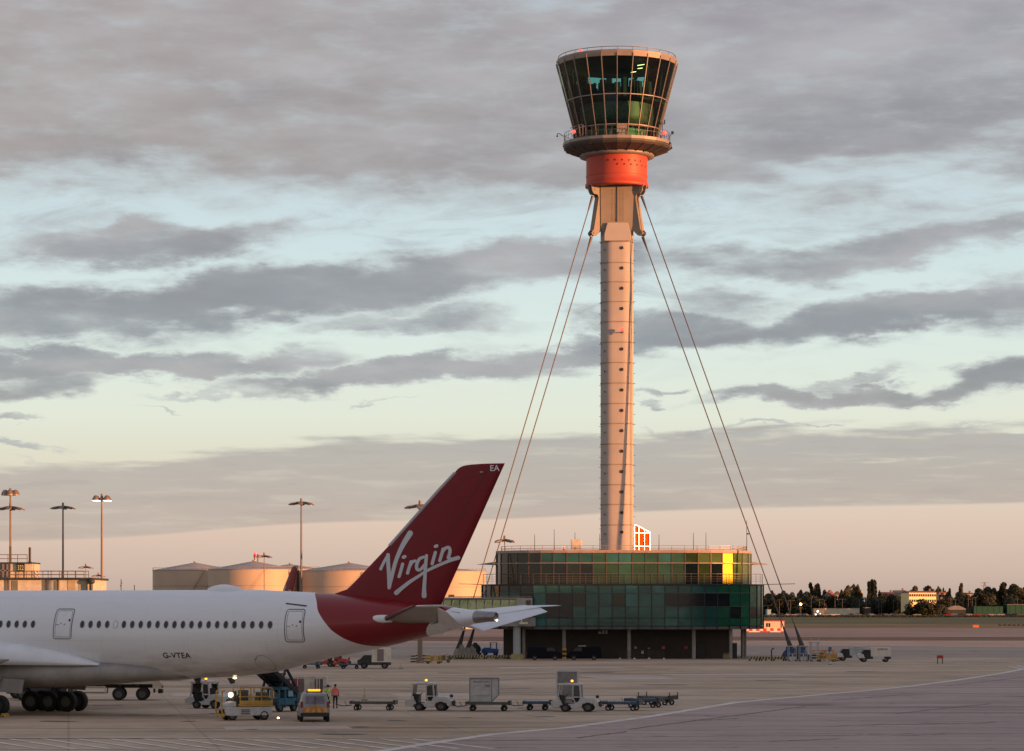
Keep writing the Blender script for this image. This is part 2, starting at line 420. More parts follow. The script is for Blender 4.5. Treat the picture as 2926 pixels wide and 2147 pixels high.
# ---------------------------------------------------------------- ground, apron, grass, markings
def gmat(name, colA, colB, rough=.85, s1=.05, s2=.6, slab=None, streak=None, crack=0):
    m = bpy.data.materials.new(name); m.use_nodes = True
    t = NT(m.node_tree); b = m.node_tree.nodes['Principled BSDF']
    tcn = t.n('ShaderNodeTexCoord'); g = tcn.outputs['Object']
    n1 = t.noise(g, s1, 6, .65); n2 = t.noise(g, s2, 5, .7)
    f = t.m('ADD', t.m('MULTIPLY', n1.outputs['Fac'], .65), t.m('MULTIPLY', n2.outputs['Fac'], .35))
    c = t.mix(t.smooth(f, .38, .62), (*colA, 1), (*colB, 1))
    if streak:      # tyre and fuel marks, long and thin along the taxi direction
        n3 = t.noise(t.mapping(g, rot=(0, 0, streak), sc=(.022, .32, 1)), 1.0, 6, .6)
        c = t.mix(t.m('MULTIPLY', t.smooth(n3.outputs['Fac'], .51, .66), .75), c, tuple(x * .5 for x in colA) + (1,))
        n5 = t.noise(t.mapping(g, rot=(0, 0, streak * .3), sc=(.05, .22, 1)), 1.0, 4, .6)
        c = t.mix(t.m('MULTIPLY', t.smooth(n5.outputs['Fac'], .58, .68), .35), c, tuple(min(1, x * 1.35) for x in colB) + (1,))
    if slab:
        br = t.n('ShaderNodeTexBrick'); t.l(t.mapping(g, rot=(0, 0, slab[2])), br.inputs['Vector'])
        br.offset = 0.0; br.inputs['Scale'].default_value = 1.0; br.inputs['Brick Width'].default_value = slab[0]; br.inputs['Row Height'].default_value = slab[1]
        br.inputs['Mortar Size'].default_value = slab[3]; br.inputs['Mortar Smooth'].default_value = .3
        br.inputs['Color1'].default_value = (1, 1, 1, 1); br.inputs['Color2'].default_value = (.91, .91, .91, 1); br.inputs['Mortar'].default_value = (.78, .78, .78, 1)
        c = t.mix(1.0, c, br.outputs['Color'], 'MULTIPLY')
    if crack:
        vo = t.n('ShaderNodeTexVoronoi'); vo.feature = 'DISTANCE_TO_EDGE'; vo.inputs['Scale'].default_value = 1.0
        nd = t.noise(g, .15, 4, .6)
        ad = t.n('ShaderNodeVectorMath', operation='MULTIPLY_ADD'); t.l(nd.outputs['Color'], ad.inputs[0]); ad.inputs[1].default_value = (9, 9, 0); t.l(g, ad.inputs[2])
        t.l(t.mapping(ad.outputs[0], rot=(0, 0, R(-20)), sc=(.012, .09, 1)), vo.inputs['Vector'])
        c = t.mix(t.m('MULTIPLY', t.smooth(vo.outputs['Distance'], .02, .004), crack), c, tuple(x * .4 for x in colA) + (1,))
    t.l(c, b.inputs['Base Color'])
    b.inputs['Roughness'].default_value = rough
    b.inputs['Specular IOR Level'].default_value = .25
    bp = t.n('ShaderNodeBump'); bp.inputs['Strength'].default_value = .35; bp.inputs['Distance'].default_value = .03
    n4 = t.noise(g, 3.0, 4, .7); t.l(n4.outputs['Fac'], bp.inputs['Height']); t.l(bp.outputs[0], b.inputs['Normal'])
    return m
def sheet_obj(name, polys, m, z=0.0, kind='structure', label=None):
    q = MB()
    for p in polys: q.add([(a[0], a[1], (a[2] if len(a) > 2 else 0) + z) for a in p], [list(range(len(p)))])
    o = q.build(name, m, fix=False)
    o['kind'] = kind
    return o
def far_z(Y): return 0.0 if Y < 1180 else (2.9 if Y > 1500 else 2.9 * (Y - 1180) / 320.0)
# one sheet to the horizon: flat apron, then a slight rise at the far side of the airfield
q = MB(); q.smooth = True
ys = [-400, 0, 300, 600, 900, 1150, 1180, 1230, 1300, 1380, 1450, 1500, 1560, 3000, 8000, 20000]
xs = [-9000, -3000, -1000, -300, 0, 300, 1000, 3000, 9000]
q.add([(x, y, far_z(y)) for y in ys for x in xs], [(j * 9 + i, j * 9 + i + 1, (j + 1) * 9 + i + 1, (j + 1) * 9 + i) for j in range(len(ys) - 1) for i in range(8)])
tag(q.build('ground', gmat('airfield_ground', (.20, .145, .08), (.30, .21, .12), s1=.012, s2=.12), fix=False), kind='structure')
g_apron = gmat('apron_concrete', (.41, .295, .20), (.59, .44, .31), s1=.035, s2=.5, slab=(7.5, 7.5, R(-9), .09), streak=R(7))
g_asph = gmat('taxiway_asphalt', (.36, .262, .228), (.45, .335, .295), s1=.06, s2=.9, streak=R(-22), crack=.7)
g_far = gmat('far_concrete', (.25, .175, .145), (.33, .235, .19), s1=.02, s2=.25, streak=R(4))
g_mid = gmat('mid_asphalt', (.33, .25, .20), (.41, .32, .26), s1=.03, s2=.3, streak=R(4), crack=.5)
g_strip = gmat('worn_strip', (.085, .05, .035), (.17, .10, .07), s1=.05, s2=.3, streak=R(3))
g_grass = gmat('dry_grass', (.12, .085, .03), (.23, .15, .055), s1=.02, s2=.2)
g_green = gmat('green_grass', (.055, .06, .024), (.115, .115, .04), s1=.015, s2=.15)
XF = 1400
def band(y0, y1, wob=0, seed=0):
    rr = random.Random(seed)
    xs_ = [-XF + k * 40 for k in range(int(2 * XF / 40) + 1)]
    a = [(x, y0 + rr.uniform(-wob, wob) * 1.0) for x in xs_]; b = [(x, y1 + rr.uniform(-wob, wob)) for x in xs_]
    return [[(a[i][0], a[i][1], far_z(a[i][1])), (a[i + 1][0], a[i + 1][1], far_z(a[i + 1][1])), (b[i + 1][0], b[i + 1][1], far_z(b[i + 1][1])), (b[i][0], b[i][1], far_z(b[i][1]))] for i in range(len(a) - 1)]
sheet_obj('apron', [[(-XF, -300), (XF, -300), (XF, 400), (-XF, 400)]], g_apron, .006)
sheet_obj('service_road', band(400, 607, 0, 1), g_mid, .010)
sheet_obj('worn_strip', band(607, 690, 14, 2), g_strip, .016)
sheet_obj('far_taxiway', band(690, 985, 8, 3), g_far, .022)
sheet_obj('dry_grass_strip', band(985, 1205, 18, 4), g_grass, .03)
sheet_obj('grass_verge', [p for k in range(5) for p in band(1205 + k * 60, 1265 + k * 60, 0, 5)], g_green, .05)
sheet_obj('runway_edge', band(1080, 1098, 2, 8), g_far, .05)
# dark asphalt of the taxi lane in the foreground, its edge curving away to the right
edge_px = [(1092, 2147), (1250, 2122), (1420, 2098), (1625, 2080), (1860, 2048), (2105, 2008), (2300, 1990), (2470, 1975), (2600, 1962), (2730, 1945), (2860, 1925), (2926, 1912)]
edge = [gd(u, v) for u, v in edge_px]
d0 = (edge[0] - edge[1]).normalized(); d1 = (edge[-1] - edge[-2]).normalized()
edge = [edge[0] + d0 * 160] + edge + [edge[-1] + d1 * 400]
q = MB()
for a, b in zip(edge, edge[1:]): q.add([(a.x, a.y, .012), (a.x + 900, a.y - 500, .012), (b.x + 900, b.y - 500, .012), (b.x, b.y, .012)], [(0, 1, 2, 3)])
tag(q.build('taxi_lane', g_asph, fix=False), kind='structure')
paint = mat('road_marking', (.72, .64, .55), .7, var=.3, vs=.8)
paint_w = mat('worn_marking', (.60, .51, .41), .75, var=.35, vs=.7)
kerb_m = mat('pale_kerb', (.66, .59, .52), .7, var=.25, vs=.6)
def ribbon(q_, pts, w_, z):
    pts = [Vector((p[0], p[1], 0)) for p in pts]
    vs = []
    for i, p in enumerate(pts):
        d = (pts[min(i + 1, len(pts) - 1)] - pts[max(i - 1, 0)]).normalized(); nn = Vector((-d.y, d.x, 0)) * w_ / 2
        vs += [(p.x + nn.x, p.y + nn.y, z), (p.x - nn.x, p.y - nn.y, z)]
    q_.add(vs, [(2 * i, 2 * i + 1, 2 * i + 3, 2 * i + 2) for i in range(len(pts) - 1)])
q = MB(); ribbon(q, edge, .75, .020)
tag(q.build('taxi_lane_edge_line', kerb_m, fix=False), kind='structure')
# stand and road markings
q = MB()
def mk(u0, v0, u1, v1, w_, z=.026):
    ribbon(q, [gd(u0, v0), gd(u1, v1)], w_, z)
mk(-400, 2110, 1265, 2109, .5); mk(-400, 2139, 860, 2145, .5)
for k in range(16):
    mk(-260 + k * 96, 2113, -90 + k * 100, 2141, .34)
mk(500, 2046, 575, 2047, .5); mk(300, 1962, 540, 1960, .25); mk(140, 1985, 520, 1999, .2); mk(440, 1975, 560, 1966, .2)
for (u0, u1, v) in [(1045, 1070, 1931), (1162, 1186, 1933), (1229, 1255, 1934), (1058, 1121, 1942), (935, 950, 1951), (1430, 1490, 1933), (1840, 1900, 1935), (2370, 2432, 1832), (2410, 2450, 1846), (2060, 2140, 1846), (1120, 1180, 1838), (1000, 1040, 1852)]:
    mk(u0, v, u1, v + .5, .45 if v > 1900 else .9)
mk(960, 1989, 1165, 1994, .18); mk(1370, 1994, 1585, 1996, .2); mk(1700, 1998, 2150, 1996, .2); mk(960, 2001, 1160, 2004, .16); mk(1420, 2005, 1580, 2006, .16); mk(1700, 2007, 2080, 2003, .16)
mk(2110, 1943, 2420, 1950, .25); mk(2100, 1972, 2330, 1970, .2); mk(1900, 1975, 2090, 1973, .2)
for k in range(12): mk(2730 + k * 22, 1897 - k * 1.2, 2743 + k * 22, 1896.4 - k * 1.2, .35)
mk(2884, 1905, 2930, 1914, .4); mk(2905, 1903, 2950, 1912, .4)
tag(q.build('painted_markings', paint, fix=False), kind='structure')
q = MB(); rr = random.Random(5)
for k in range(46):
    Y = rr.uniform(215, 600); x = rr.uniform(-.17, .19) * Y; L = rr.uniform(6, 40) * Y / 400
    if x > (Y - 190) * .35 and Y < 300: continue
    ribbon(q, [(x, Y), (x + L, Y + rr.uniform(-2, 2))], rr.uniform(.2, .6) * Y / 350, .022)
tag(q.build('worn_markings', paint_w, fix=False), kind='structure')
# dark repair seams in the foreground asphalt
q = MB(); seam = mat('bitumen_seam', (.045, .036, .036), .8, var=.3)
for (u0, v0, u1, v1) in [(1800, 2085, 1990, 2060), (1990, 2060, 2300, 2020), (1650, 2110, 1790, 2092), (2380, 2002, 2560, 1988), (2560, 2040, 2830, 2012), (2550, 1985, 2640, 1986), (2700, 1962, 2926, 1936), (2200, 2120, 2400, 2112), (2000, 2060, 2110, 2054)]:
    pts = []
    a, b = gd(u0, v0), gd(u1, v1)
    for i in range(13):
        t_ = i / 12; p = a.lerp(b, t_); pts.append((p.x, p.y + rr.uniform(-.25, .25)))
    ribbon(q, pts, .22, .019)
tag(q.build('asphalt_seams', seam, fix=False), kind='structure')

# oil stains, tyre scrubs and repaired slabs on the stand
stain = mat('oil_stain', (.085, .072, .062), .6, var=.3, vs=.6)
q = MB(); rr = random.Random(14)
def blob(u, v, wx, wy):
    c = gd(u, v); n = 18; ph = rr.uniform(0, 6)
    q.add([(c.x + wx * math.cos(a) * (1 + .2 * math.sin(3 * a + ph)), c.y + wy * math.sin(a) * (1 + .25 * math.cos(2 * a + ph)), .0165) for a in [2 * math.pi * k / n for k in range(n)]], [list(range(n))])
for (u, v, a, b) in [(975, 2099, 1.3, 1.0), (300, 2016, 1.6, .9), (540, 2062, .5, .5), (390, 2112, .35, .35), (160, 2062, 1.2, .8), (640, 2040, 1.2, .9), (1330, 2052, .5, .5), (1560, 2048, .7, .5), (1130, 2060, .6, .7), (720, 2085, .4, .4), (1030, 2078, .5, .5), (1480, 1968, 1.4, .8), (1900, 1958, 2.0, 1.0), (2200, 1945, 1.6, 1.2), (1700, 1922, 2.4, 1.6), (2460, 1920, 2.0, 1.4), (1290, 1924, 1.8, 1.5)]: blob(u, v, a, b)
tag(q.build('oil_stains', stain, fix=False), kind='structure')
q = MB()
for k in range(16):
    u0, v0 = rr.uniform(300, 2300), rr.uniform(1915, 2090)
    if v0 > 2085 - (u0 - 1000) * .1: continue
    a, b = gd(u0, v0), gd(u0 + rr.uniform(200, 700), v0 + rr.uniform(-22, 14)); bow = rr.uniform(-3, 3)
    for off in (0, 1.6):
        ribbon(q, [(a.x + (b.x - a.x) * t_ / 10, a.y + off + (b.y - a.y) * t_ / 10 + bow * math.sin(math.pi * t_ / 10)) for t_ in range(11)], .2, .0145 + k * .0001)
tag(q.build('tyre_marks', mat('tyre_rubber_mark', (.17, .14, .12), .8, var=.35, vs=.3), fix=False), kind='structure')
q = MB()
for (u, v, w_, d_) in [(1420, 1950, 7.4, 7.4), (1790, 1936, 7.4, 14.9), (1250, 1985, 7.4, 7.4), (620, 1985, 7.4, 7.4), (2100, 1928, 14.9, 7.4), (820, 2080, 7.4, 4), (1600, 1908, 15, 7.4)]:
    c = gd(u, v); q.box((c.x, c.y, .0105), (w_, d_, .003), rz=R(9))
tag(q.build('repaired_slabs', gmat('new_concrete', (.46, .38, .31), (.56, .46, .38), s1=.1, s2=1.2), fix=False), kind='structure')

# ---------------------------------------------------------------- airliner
TH = R(22.0); OX, OY = -33.0, 188.0; CT, ST = math.cos(TH), math.sin(TH)
def pl(u, v, b=0.0):                 # plane-local (aft, height) of a point seen at (u, v) and lying b metres to port of the centreline
    k = (u - CU) / FPX
    a = (k * (OY - b * CT) - OX + b * ST) / (CT + k * ST)
    Y = OY - a * ST - b * CT
    return a, CAMH + (HV - v) * Y / FPX
def interp(x, pts):
    if x <= pts[0][0]: return pts[0][1]
    for (x0, y0), (x1, y1) in zip(pts, pts[1:]):
        if x <= x1: return y0 + (y1 - y0) * (x - x0) / (x1 - x0)
    return pts[-1][1]
top_pts = [(-40, 5.3), (-33.2, 5.0), (-32.6, 5.9), (-31, 6.75), (-29, 7.45), (-27, 7.95), (-25, 8.2), (-23, 8.28), (18, 8.28)] + [pl(u, v) for u, v in [(857, 1691.5), (957, 1697), (1056, 1705), (1120, 1713), (1192, 1722), (1262, 1730), (1303, 1737), (1358, 1745), (1390, 1748)]]
bot_pts = [(-40, 4.4), (-33.2, 4.6), (-32.6, 3.8), (-31, 3.1), (-29, 2.65), (-27, 2.4), (-25, 2.33), (12, 2.33)] + [pl(u, v) for u, v in [(576, 1938), (678, 1934), (781, 1922), (840, 1907.6), (957, 1878), (1056.5, 1859), (1118, 1845), (1206.5, 1822), (1256, 1812), (1303, 1798.7), (1358, 1782), (1390, 1777)]]
wid_pts = [(-33.2, .25), (-32.6, .95), (-31, 1.75), (-29, 2.35), (-27, 2.72), (-25, 2.92), (-23, 2.98), (17, 2.98), (20, 2.86), (23, 2.55), (26, 2.1), (29, 1.6), (31.5, 1.1), (33.5, .6), (34.6, .42)]
def section(a):
    zt, zb = interp(a, top_pts), interp(a, bot_pts)
    return (zt + zb) / 2, (zt - zb) / 2, interp(a, wid_pts)
def skin(a, z, off=0.0):             # port-side skin point at height z
    zc, h, w_ = section(a)
    t = max(-.999, min(.999, (z - zc) / h))
    b = w_ * math.sqrt(1 - t * t)
    n = Vector((0, b / (w_ * w_), (z - zc) / (h * h))).normalized()
    return Vector((a, -(b + n.y * off), z + n.z * off))

AC = thing('airliner', 'large white and dark red airliner parked across the foreground apron, white script on its fin', 'airliner', (OX, OY, 0), -TH)
# livery: white with a dark red tail, its border given as curves of height
m = bpy.data.materials.new('aircraft_livery'); m.use_nodes = True
t = NT(m.node_tree); bs = m.node_tree.nodes['Principled BSDF']
tcn = t.n('ShaderNodeTexCoord'); sp = t.n('ShaderNodeSeparateXYZ'); t.l(tcn.outputs['Object'], sp.inputs[0])
fr = sorted([(z, a) for a, z in [pl(u, v, 2.2) for u, v in [(845, 1689), (857, 1692), (880.7, 1705), (913, 1752), (935, 1782), (957, 1808), (1001, 1837), (1030, 1846), (1077, 1850)]]])
fr = [(z, a) for z, a in fr]
zz = t.m('DIVIDE', sp.outputs[2], 10.0)
c1 = t.curve(zz, [(0.0, 1.0), (max(0, fr[0][0] / 10 - .03), 1.0)] + [(z / 10, a / 40) for z, a in fr] + [(1.0, fr[-1][1] / 40 - .02)])
re_ = sorted([(z, a) for a, z in [pl(u, v, 1.2) for u, v in [(1206, 1821), (1222, 1790), (1250, 1760), (1275, 1738), (1283, 1728)]]])
c2 = t.curve(zz, [(0.0, re_[0][1] / 40 - .02)] + [(z / 10, a / 40) for z, a in re_] + [(1.0, re_[-1][1] / 40 + .02)])
ax = t.m('DIVIDE', sp.outputs[0], 40.0)
red = t.m('MULTIPLY', t.smooth(t.m('SUBTRACT', ax, c1), -.0004, .0004), t.smooth(t.m('SUBTRACT', c2, ax), -.0004, .0004))
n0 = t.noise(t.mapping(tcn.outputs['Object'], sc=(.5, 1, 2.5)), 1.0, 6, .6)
grime_shade = t.m('MULTIPLY', t.smooth(n0.outputs['Fac'], .34, .66), t.smooth(sp.outputs[2], 4.7, 2.2))  # belly grime, deepened to paint shade in towards the underside
wh = t.mix(t.m('MULTIPLY', grime_shade, .8), (.74, .755, .78, 1), (.34, .30, .265, 1))
wh = t.mix(t.m('MULTIPLY', t.smooth(n0.outputs['Fac'], .4, .8), .14), wh, (.52, .52, .53, 1))
# faint panel joints round and along the body
sj = t.m('ABSOLUTE', t.m('SUBTRACT', t.m('FRACT', t.m('DIVIDE', sp.outputs[2], 1.42)), .5))
wh = t.mix(t.m('MULTIPLY', t.smooth(sj, .012, .004), .18), wh, (.3, .3, .31, 1))
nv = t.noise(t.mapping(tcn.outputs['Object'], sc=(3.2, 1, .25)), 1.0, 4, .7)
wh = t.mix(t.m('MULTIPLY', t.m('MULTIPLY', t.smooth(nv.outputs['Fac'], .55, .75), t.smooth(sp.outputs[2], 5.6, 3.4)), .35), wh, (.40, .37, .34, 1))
pj = t.m('ABSOLUTE', t.m('SUBTRACT', t.m('FRACT', t.m('DIVIDE', sp.outputs[0], 3.18)), .5))
pl_line = t.smooth(pj, .0045, .0015)
wh = t.mix(t.m('MULTIPLY', pl_line, .22), wh, (.25, .25, .26, 1))
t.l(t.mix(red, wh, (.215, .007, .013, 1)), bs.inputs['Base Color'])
bs.inputs['Roughness'].default_value = .32; t.l(t.m('MULTIPLY_ADD', red, -.22, .28), bs.inputs['Coat Weight']); bs.inputs['Coat Roughness'].default_value = .12
livery = m
ac_white = mat('aircraft_white', (.74, .755, .78), .35, var=.08, vs=.6, coat=.2)
ac_grey = mat('aircraft_grey', (.30, .30, .30), .45, var=.15, vs=.8)
ac_red = mat('aircraft_red', (.185, .0045, .011), .5, var=.10, vs=.5, coat=.04, spec=.35)
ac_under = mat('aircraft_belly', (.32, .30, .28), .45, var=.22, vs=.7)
seal = mat('door_seal', (.06, .065, .07), .6, var=.1)
bare = mat('bare_metal', (.32, .30, .30), .35, metal=.7, var=.15)

q = MB(); q.smooth = True
sta = [-33.2, -33.0, -32.6, -32, -31, -30, -29, -28, -27, -26, -25, -24, -23] + [-22 + k for k in range(0, 34)] + [12 + k * .75 for k in range(30)]
sta = [a for a in sta if a < 34.0] + [34.0]
rings = []
for a in sta:
    zc, h, w_ = section(a)
    rings.append([Vector((a, -w_ * math.cos(t_), zc + h * math.sin(t_))) for t_ in [2 * math.pi * k / 72 for k in range(72)]])
q.loft(rings)
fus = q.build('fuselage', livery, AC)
# tail cone (auxiliary power unit exhaust)
q = MB(); q.smooth = True
def ring_at(a, sc, n=24):
    zc, h, w_ = section(a); return [Vector((a, -w_ * sc * math.cos(x), zc + h * sc * math.sin(x))) for x in [2 * math.pi * k / n for k in range(n)]]
q.loft([ring_at(33.2, 1.04), ring_at(34.0, 1.03), ring_at(34.5, .96), ring_at(34.55, .80), ring_at(33.9, .75)], caps=False)
q.add(ring_at(33.9, .75), [list(range(24))])
ex = q.build('exhaust_cone', bare, AC)
q = MB(); q.sph((34.62, -.12, section(34.5)[0] - .22), .07, 10, 6); q.build('tail_light', warmlamp, AC)
# satellite dome
ad, zd = pl(645, 1686)
q = MB(); q.smooth = True
prof = [(-1.32, .0), (-1.15, .17), (-.85, .30), (-.4, .38), (.1, .39), (.6, .30), (1.0, .17), (1.42, .0)]
q.loft([[Vector((ad + x, -(.62 * (h_ / .39) ** .5 + .02) * math.cos(p), 8.22 + (h_ + .03) * math.sin(p))) for p in [2 * math.pi * k / 20 for k in range(20)]] for x, h_ in prof])
q.build('satcom_dome', ac_white, AC)
# cabin windows
def oval_patch(q_, a, z, hw, hh, off, n=16):
    vs = [skin(a, z, off)] + [skin(a + hw * math.copysign(abs(math.cos(x)) ** .8, math.cos(x)), z + hh * math.copysign(abs(math.sin(x)) ** .9, math.sin(x)), off) for x in [2 * math.pi * k / n for k in range(n)]]
    q_.add(vs, [(0, 1 + (k + 1) % n, 1 + k) for k in range(n)])
win_m = mat('cabin_window', (.035, .034, .040), .25, var=0, spec=.5)
win_l = mat('cabin_window_shade', (.30, .31, .33), .4, var=0)
zw = pl(500, 1785.3, 2.95)[1]
wa = [20.16 - .6216 * k for k in range(23)] + [pl(93, 1783.5, 2.95)[0] - .625 * k for k in range(32)]
for k, a in enumerate(wa):
    q = MB(); oval_patch(q, a, zw, .155, .235, .012)
    blank = (k == 18)
    wo_ = q.build('window', ac_white if blank else win_m, AC, fix=False)
    if blank: wo_['label'] = 'blanked white window ring'
    q = MB()
    for j in range(16):
        x0, x1 = 2 * math.pi * j / 16, 2 * math.pi * (j + 1) / 16
        pt = lambda x, s_: skin(a + (.155 + s_) * math.cos(x), zw + (.235 + s_) * math.sin(x), .014)
        q.add([pt(x0, -.012), pt(x1, -.012), pt(x1, .022), pt(x0, .022)], [(0, 1, 2, 3)])
    q.build('window_ring', ac_grey, wo_, fix=False)
# doors
def band_line(q_, pts, w_, off=.016, b=None):
    for (a0, z0), (a1, z1) in zip(pts, pts[1:]):
        n_ = max(1, int(math.hypot(a1 - a0, z1 - z0) / .12)); d = Vector((a1 - a0, z1 - z0)).normalized(); nn = Vector((-d.y, d.x)) * w_ / 2
        for k in range(n_):
            t0, t1 = k / n_, (k + 1) / n_
            p0 = Vector((a0 + (a1 - a0) * t0, z0 + (z1 - z0) * t0)) - d * .004; p1 = Vector((a0 + (a1 - a0) * t1, z0 + (z1 - z0) * t1)) + d * .004
            q_.add([skin((p0 + nn).x, (p0 + nn).y, off), skin((p1 + nn).x, (p1 + nn).y, off), skin((p1 - nn).x, (p1 - nn).y, off), skin((p0 - nn).x, (p0 - nn).y, off)], [(0, 1, 2, 3)])
def rrect(a0, z0, a1, z1, r):
    o = []
    for cx, cz, s0 in ((a1 - r, z1 - r, 0), (a0 + r, z1 - r, 90), (a0 + r, z0 + r, 180), (a1 - r, z0 + r, 270)):
        for k in range(5): o.append((cx + r * math.cos(R(s0 + k * 22.5)), cz + r * math.sin(R(s0 + k * 22.5))))
    return o + [o[0]]
for (ua, ub, vt, vb) in [(153, 205, 1741, 1826), (809, 861, 1742, 1835), (-560, -515, 1741, 1826)]:
    bb = 2.9
    a0 = pl((ua * 2 + ub) / 3 if False else ua + 1, vb - 30, bb)[0]; a1 = pl(ub, vb - 30, bb)[0]
    z1 = pl(ub, vt, 2.6)[1]; z0 = pl(ub, vb, bb)[1]
    q = MB(); n1, n2 = 6, 14
    vs = [skin(a0 + (a1 - a0) * i / n1, z0 + (z1 - z0) * j / n2, .006) for j in range(n2 + 1) for i in range(n1 + 1)]
    q.smooth = True
    q.add(vs, [(j * (n1 + 1) + i, j * (n1 + 1) + i + 1, (j + 1) * (n1 + 1) + i + 1, (j + 1) * (n1 + 1) + i) for j in range(n2) for i in range(n1)])
    dr = q.build('door', ac_white, AC, fix=False)
    q = MB(); band_line(q, rrect(a0, z0, a1, z1, .18), .05); band_line(q, rrect(a0 + .13, z0 + .12, a1 - .1, z1 - .12, .14), .022, .018)
    q.build('door_seal', seal, dr, fix=False)
    q = MB(); oval_patch(q, a1 - .22, (z0 + z1) / 2 + .25, .07, .09, .02); q.build('door_window', win_m, dr, fix=False)
    q = MB(); zm = (z0 + z1) / 2 - .05
    band_line(q, [(a0 + .15, zm), (a0 + .38, zm)], .03, .02); band_line(q, [(a0 + .5, zm + .05), (a0 + .56, zm + .12)], .05, .02); band_line(q, [(a0 + .75, zm), (a0 + .85, zm + .05)], .05, .02)
    q.build('handle', seal, dr, fix=False)
q = MB(); band_line(q, [pl(811, 1725.5, 2.3), pl(872, 1733, 2.3)], .06); band_line(q, [pl(812, 1724, 2.3), pl(872, 1731, 2.3)], .03)
q.build('panel_seam', seal, AC, fix=False)
q = MB(); cz = pl(740, 1895, 2.6)
band_line(q, [(cz[0] + .55 * math.cos(x), cz[1] + .5 * math.sin(x)) for x in [2 * math.pi * k / 20 for k in range(21)]], .03, .014)
band_line(q, [pl(716, 1886, 2.7), pl(726, 1881, 2.7)], .05, .014)
q.build('service_hatch', ac_grey, AC, fix=False)
# registration
ar, zr = pl(504, 1873, 2.7)
lettering('G-VTEA', .50, lambda x, y: skin(ar + x, zr + y, .02), black, AC, 'registration_lettering', sx=1.15)

# ---- fin
fin_px = [(940, 1699), (960, 1697), (990, 1686), (1017, 1660), (1047.6, 1626.8), (1111, 1560), (1182, 1480), (1253, 1400), (1298.7, 1351.4), (1304, 1345), (1311, 1337.8), (1320, 1333), (1332, 1329.7), (1359, 1326.2), (1400, 1324.8)]
fin_le = sorted([(z, a) for a, z in [pl(u, v) for u, v in fin_px]])
zt_, at_ = pl(1442.5, 1324.2)[1], pl(1442.5, 1324.2)[0]
ab_, zb_ = pl(1262.4, 1725)
def fte(z): return ab_ + (at_ - ab_) * (z - zb_) / (zt_ - zb_)
def fle(z): return interp(z, fin_le)
def fth(a, z):                        # half thickness of the fin
    l, t_ = fle(z), fte(z); c = max(.05, t_ - l); x = max(0, min(1, (a - l) / c))
    base = interp(z, [(7, .50), (8.6, .45), (12, .30), (16.8, .12)])
    return base * (2.6 * math.sqrt(max(x, 0)) * (1 - x) ** .9 * .62 + .02) if x < 1 else base * .02
q = MB(); q.smooth = True
zs = [6.9, 7.4, 7.9] + [8.3 + k * .4 for k in range(20)]
zs = [z for z in zs if z < zt_ - .5] + [zt_ - .45, zt_ - .36, zt_ - .28, zt_ - .2, zt_ - .13, zt_ - .08, zt_ - .04, zt_]
rings = []
xs_ = [0, .005, .015, .03, .06, .1, .16, .24, .34, .46, .6, .75, .88, 1.0]
for z in zs:
    l, t_ = (fle(z), fte(z)); l = min(l, t_ - .1)
    if z > zt_ - .06: sc = .5
    else: sc = 1
    up = [Vector((l + (t_ - l) * x, -fth(l + (t_ - l) * x, z) * sc - .004, z)) for x in xs_]
    rings.append(up + [Vector((p.x, -p.y, p.z)) for p in reversed(up)])
q.loft(rings)
fin = q.build('fin', ac_red, AC)
# pale leading edge strip
q = MB(); q.smooth = True
e0 = [pl(u, v) for u, v in [(1111, 1560), (1182, 1480), (1253, 1400), (1299, 1351)]]
rg = []
for a, z in e0: rg.append([Vector((a - .06, 0, z + .05)), Vector((a + .02, -fth(a + .12, z) - .03, z)), Vector((a + .20, -fth(a + .2, z) - .012, z)), Vector((a + .20, fth(a + .2, z) + .012, z)), Vector((a + .02, fth(a + .12, z) + .03, z))])
q.loft(rg); q.build('leading_edge', mat('pale_leading_edge', (.42, .40, .42), .35, metal=.2, var=.1), fin)
# rudder seam
q = MB()
def fin_pt(a, z, off): return Vector((a, -fth(a, z) - off, z))
for k in range(24):
    z0, z1 = 8.0 + k * .35, 8.35 + k * .35
    if z1 > zt_ - .1: break
    f_ = lambda z: fte(z) - (fte(z) - fle(z)) * .31
    q.add([fin_pt(f_(z0), z0, .006), fin_pt(f_(z0) + .06, z0, .006), fin_pt(f_(z1) + .06, z1, .006), fin_pt(f_(z1), z1, .006)], [(0, 1, 2, 3)])
q.build('rudder_seam', mat('seam_red', (.07, .004, .006), .5, var=0), fin, fix=False)
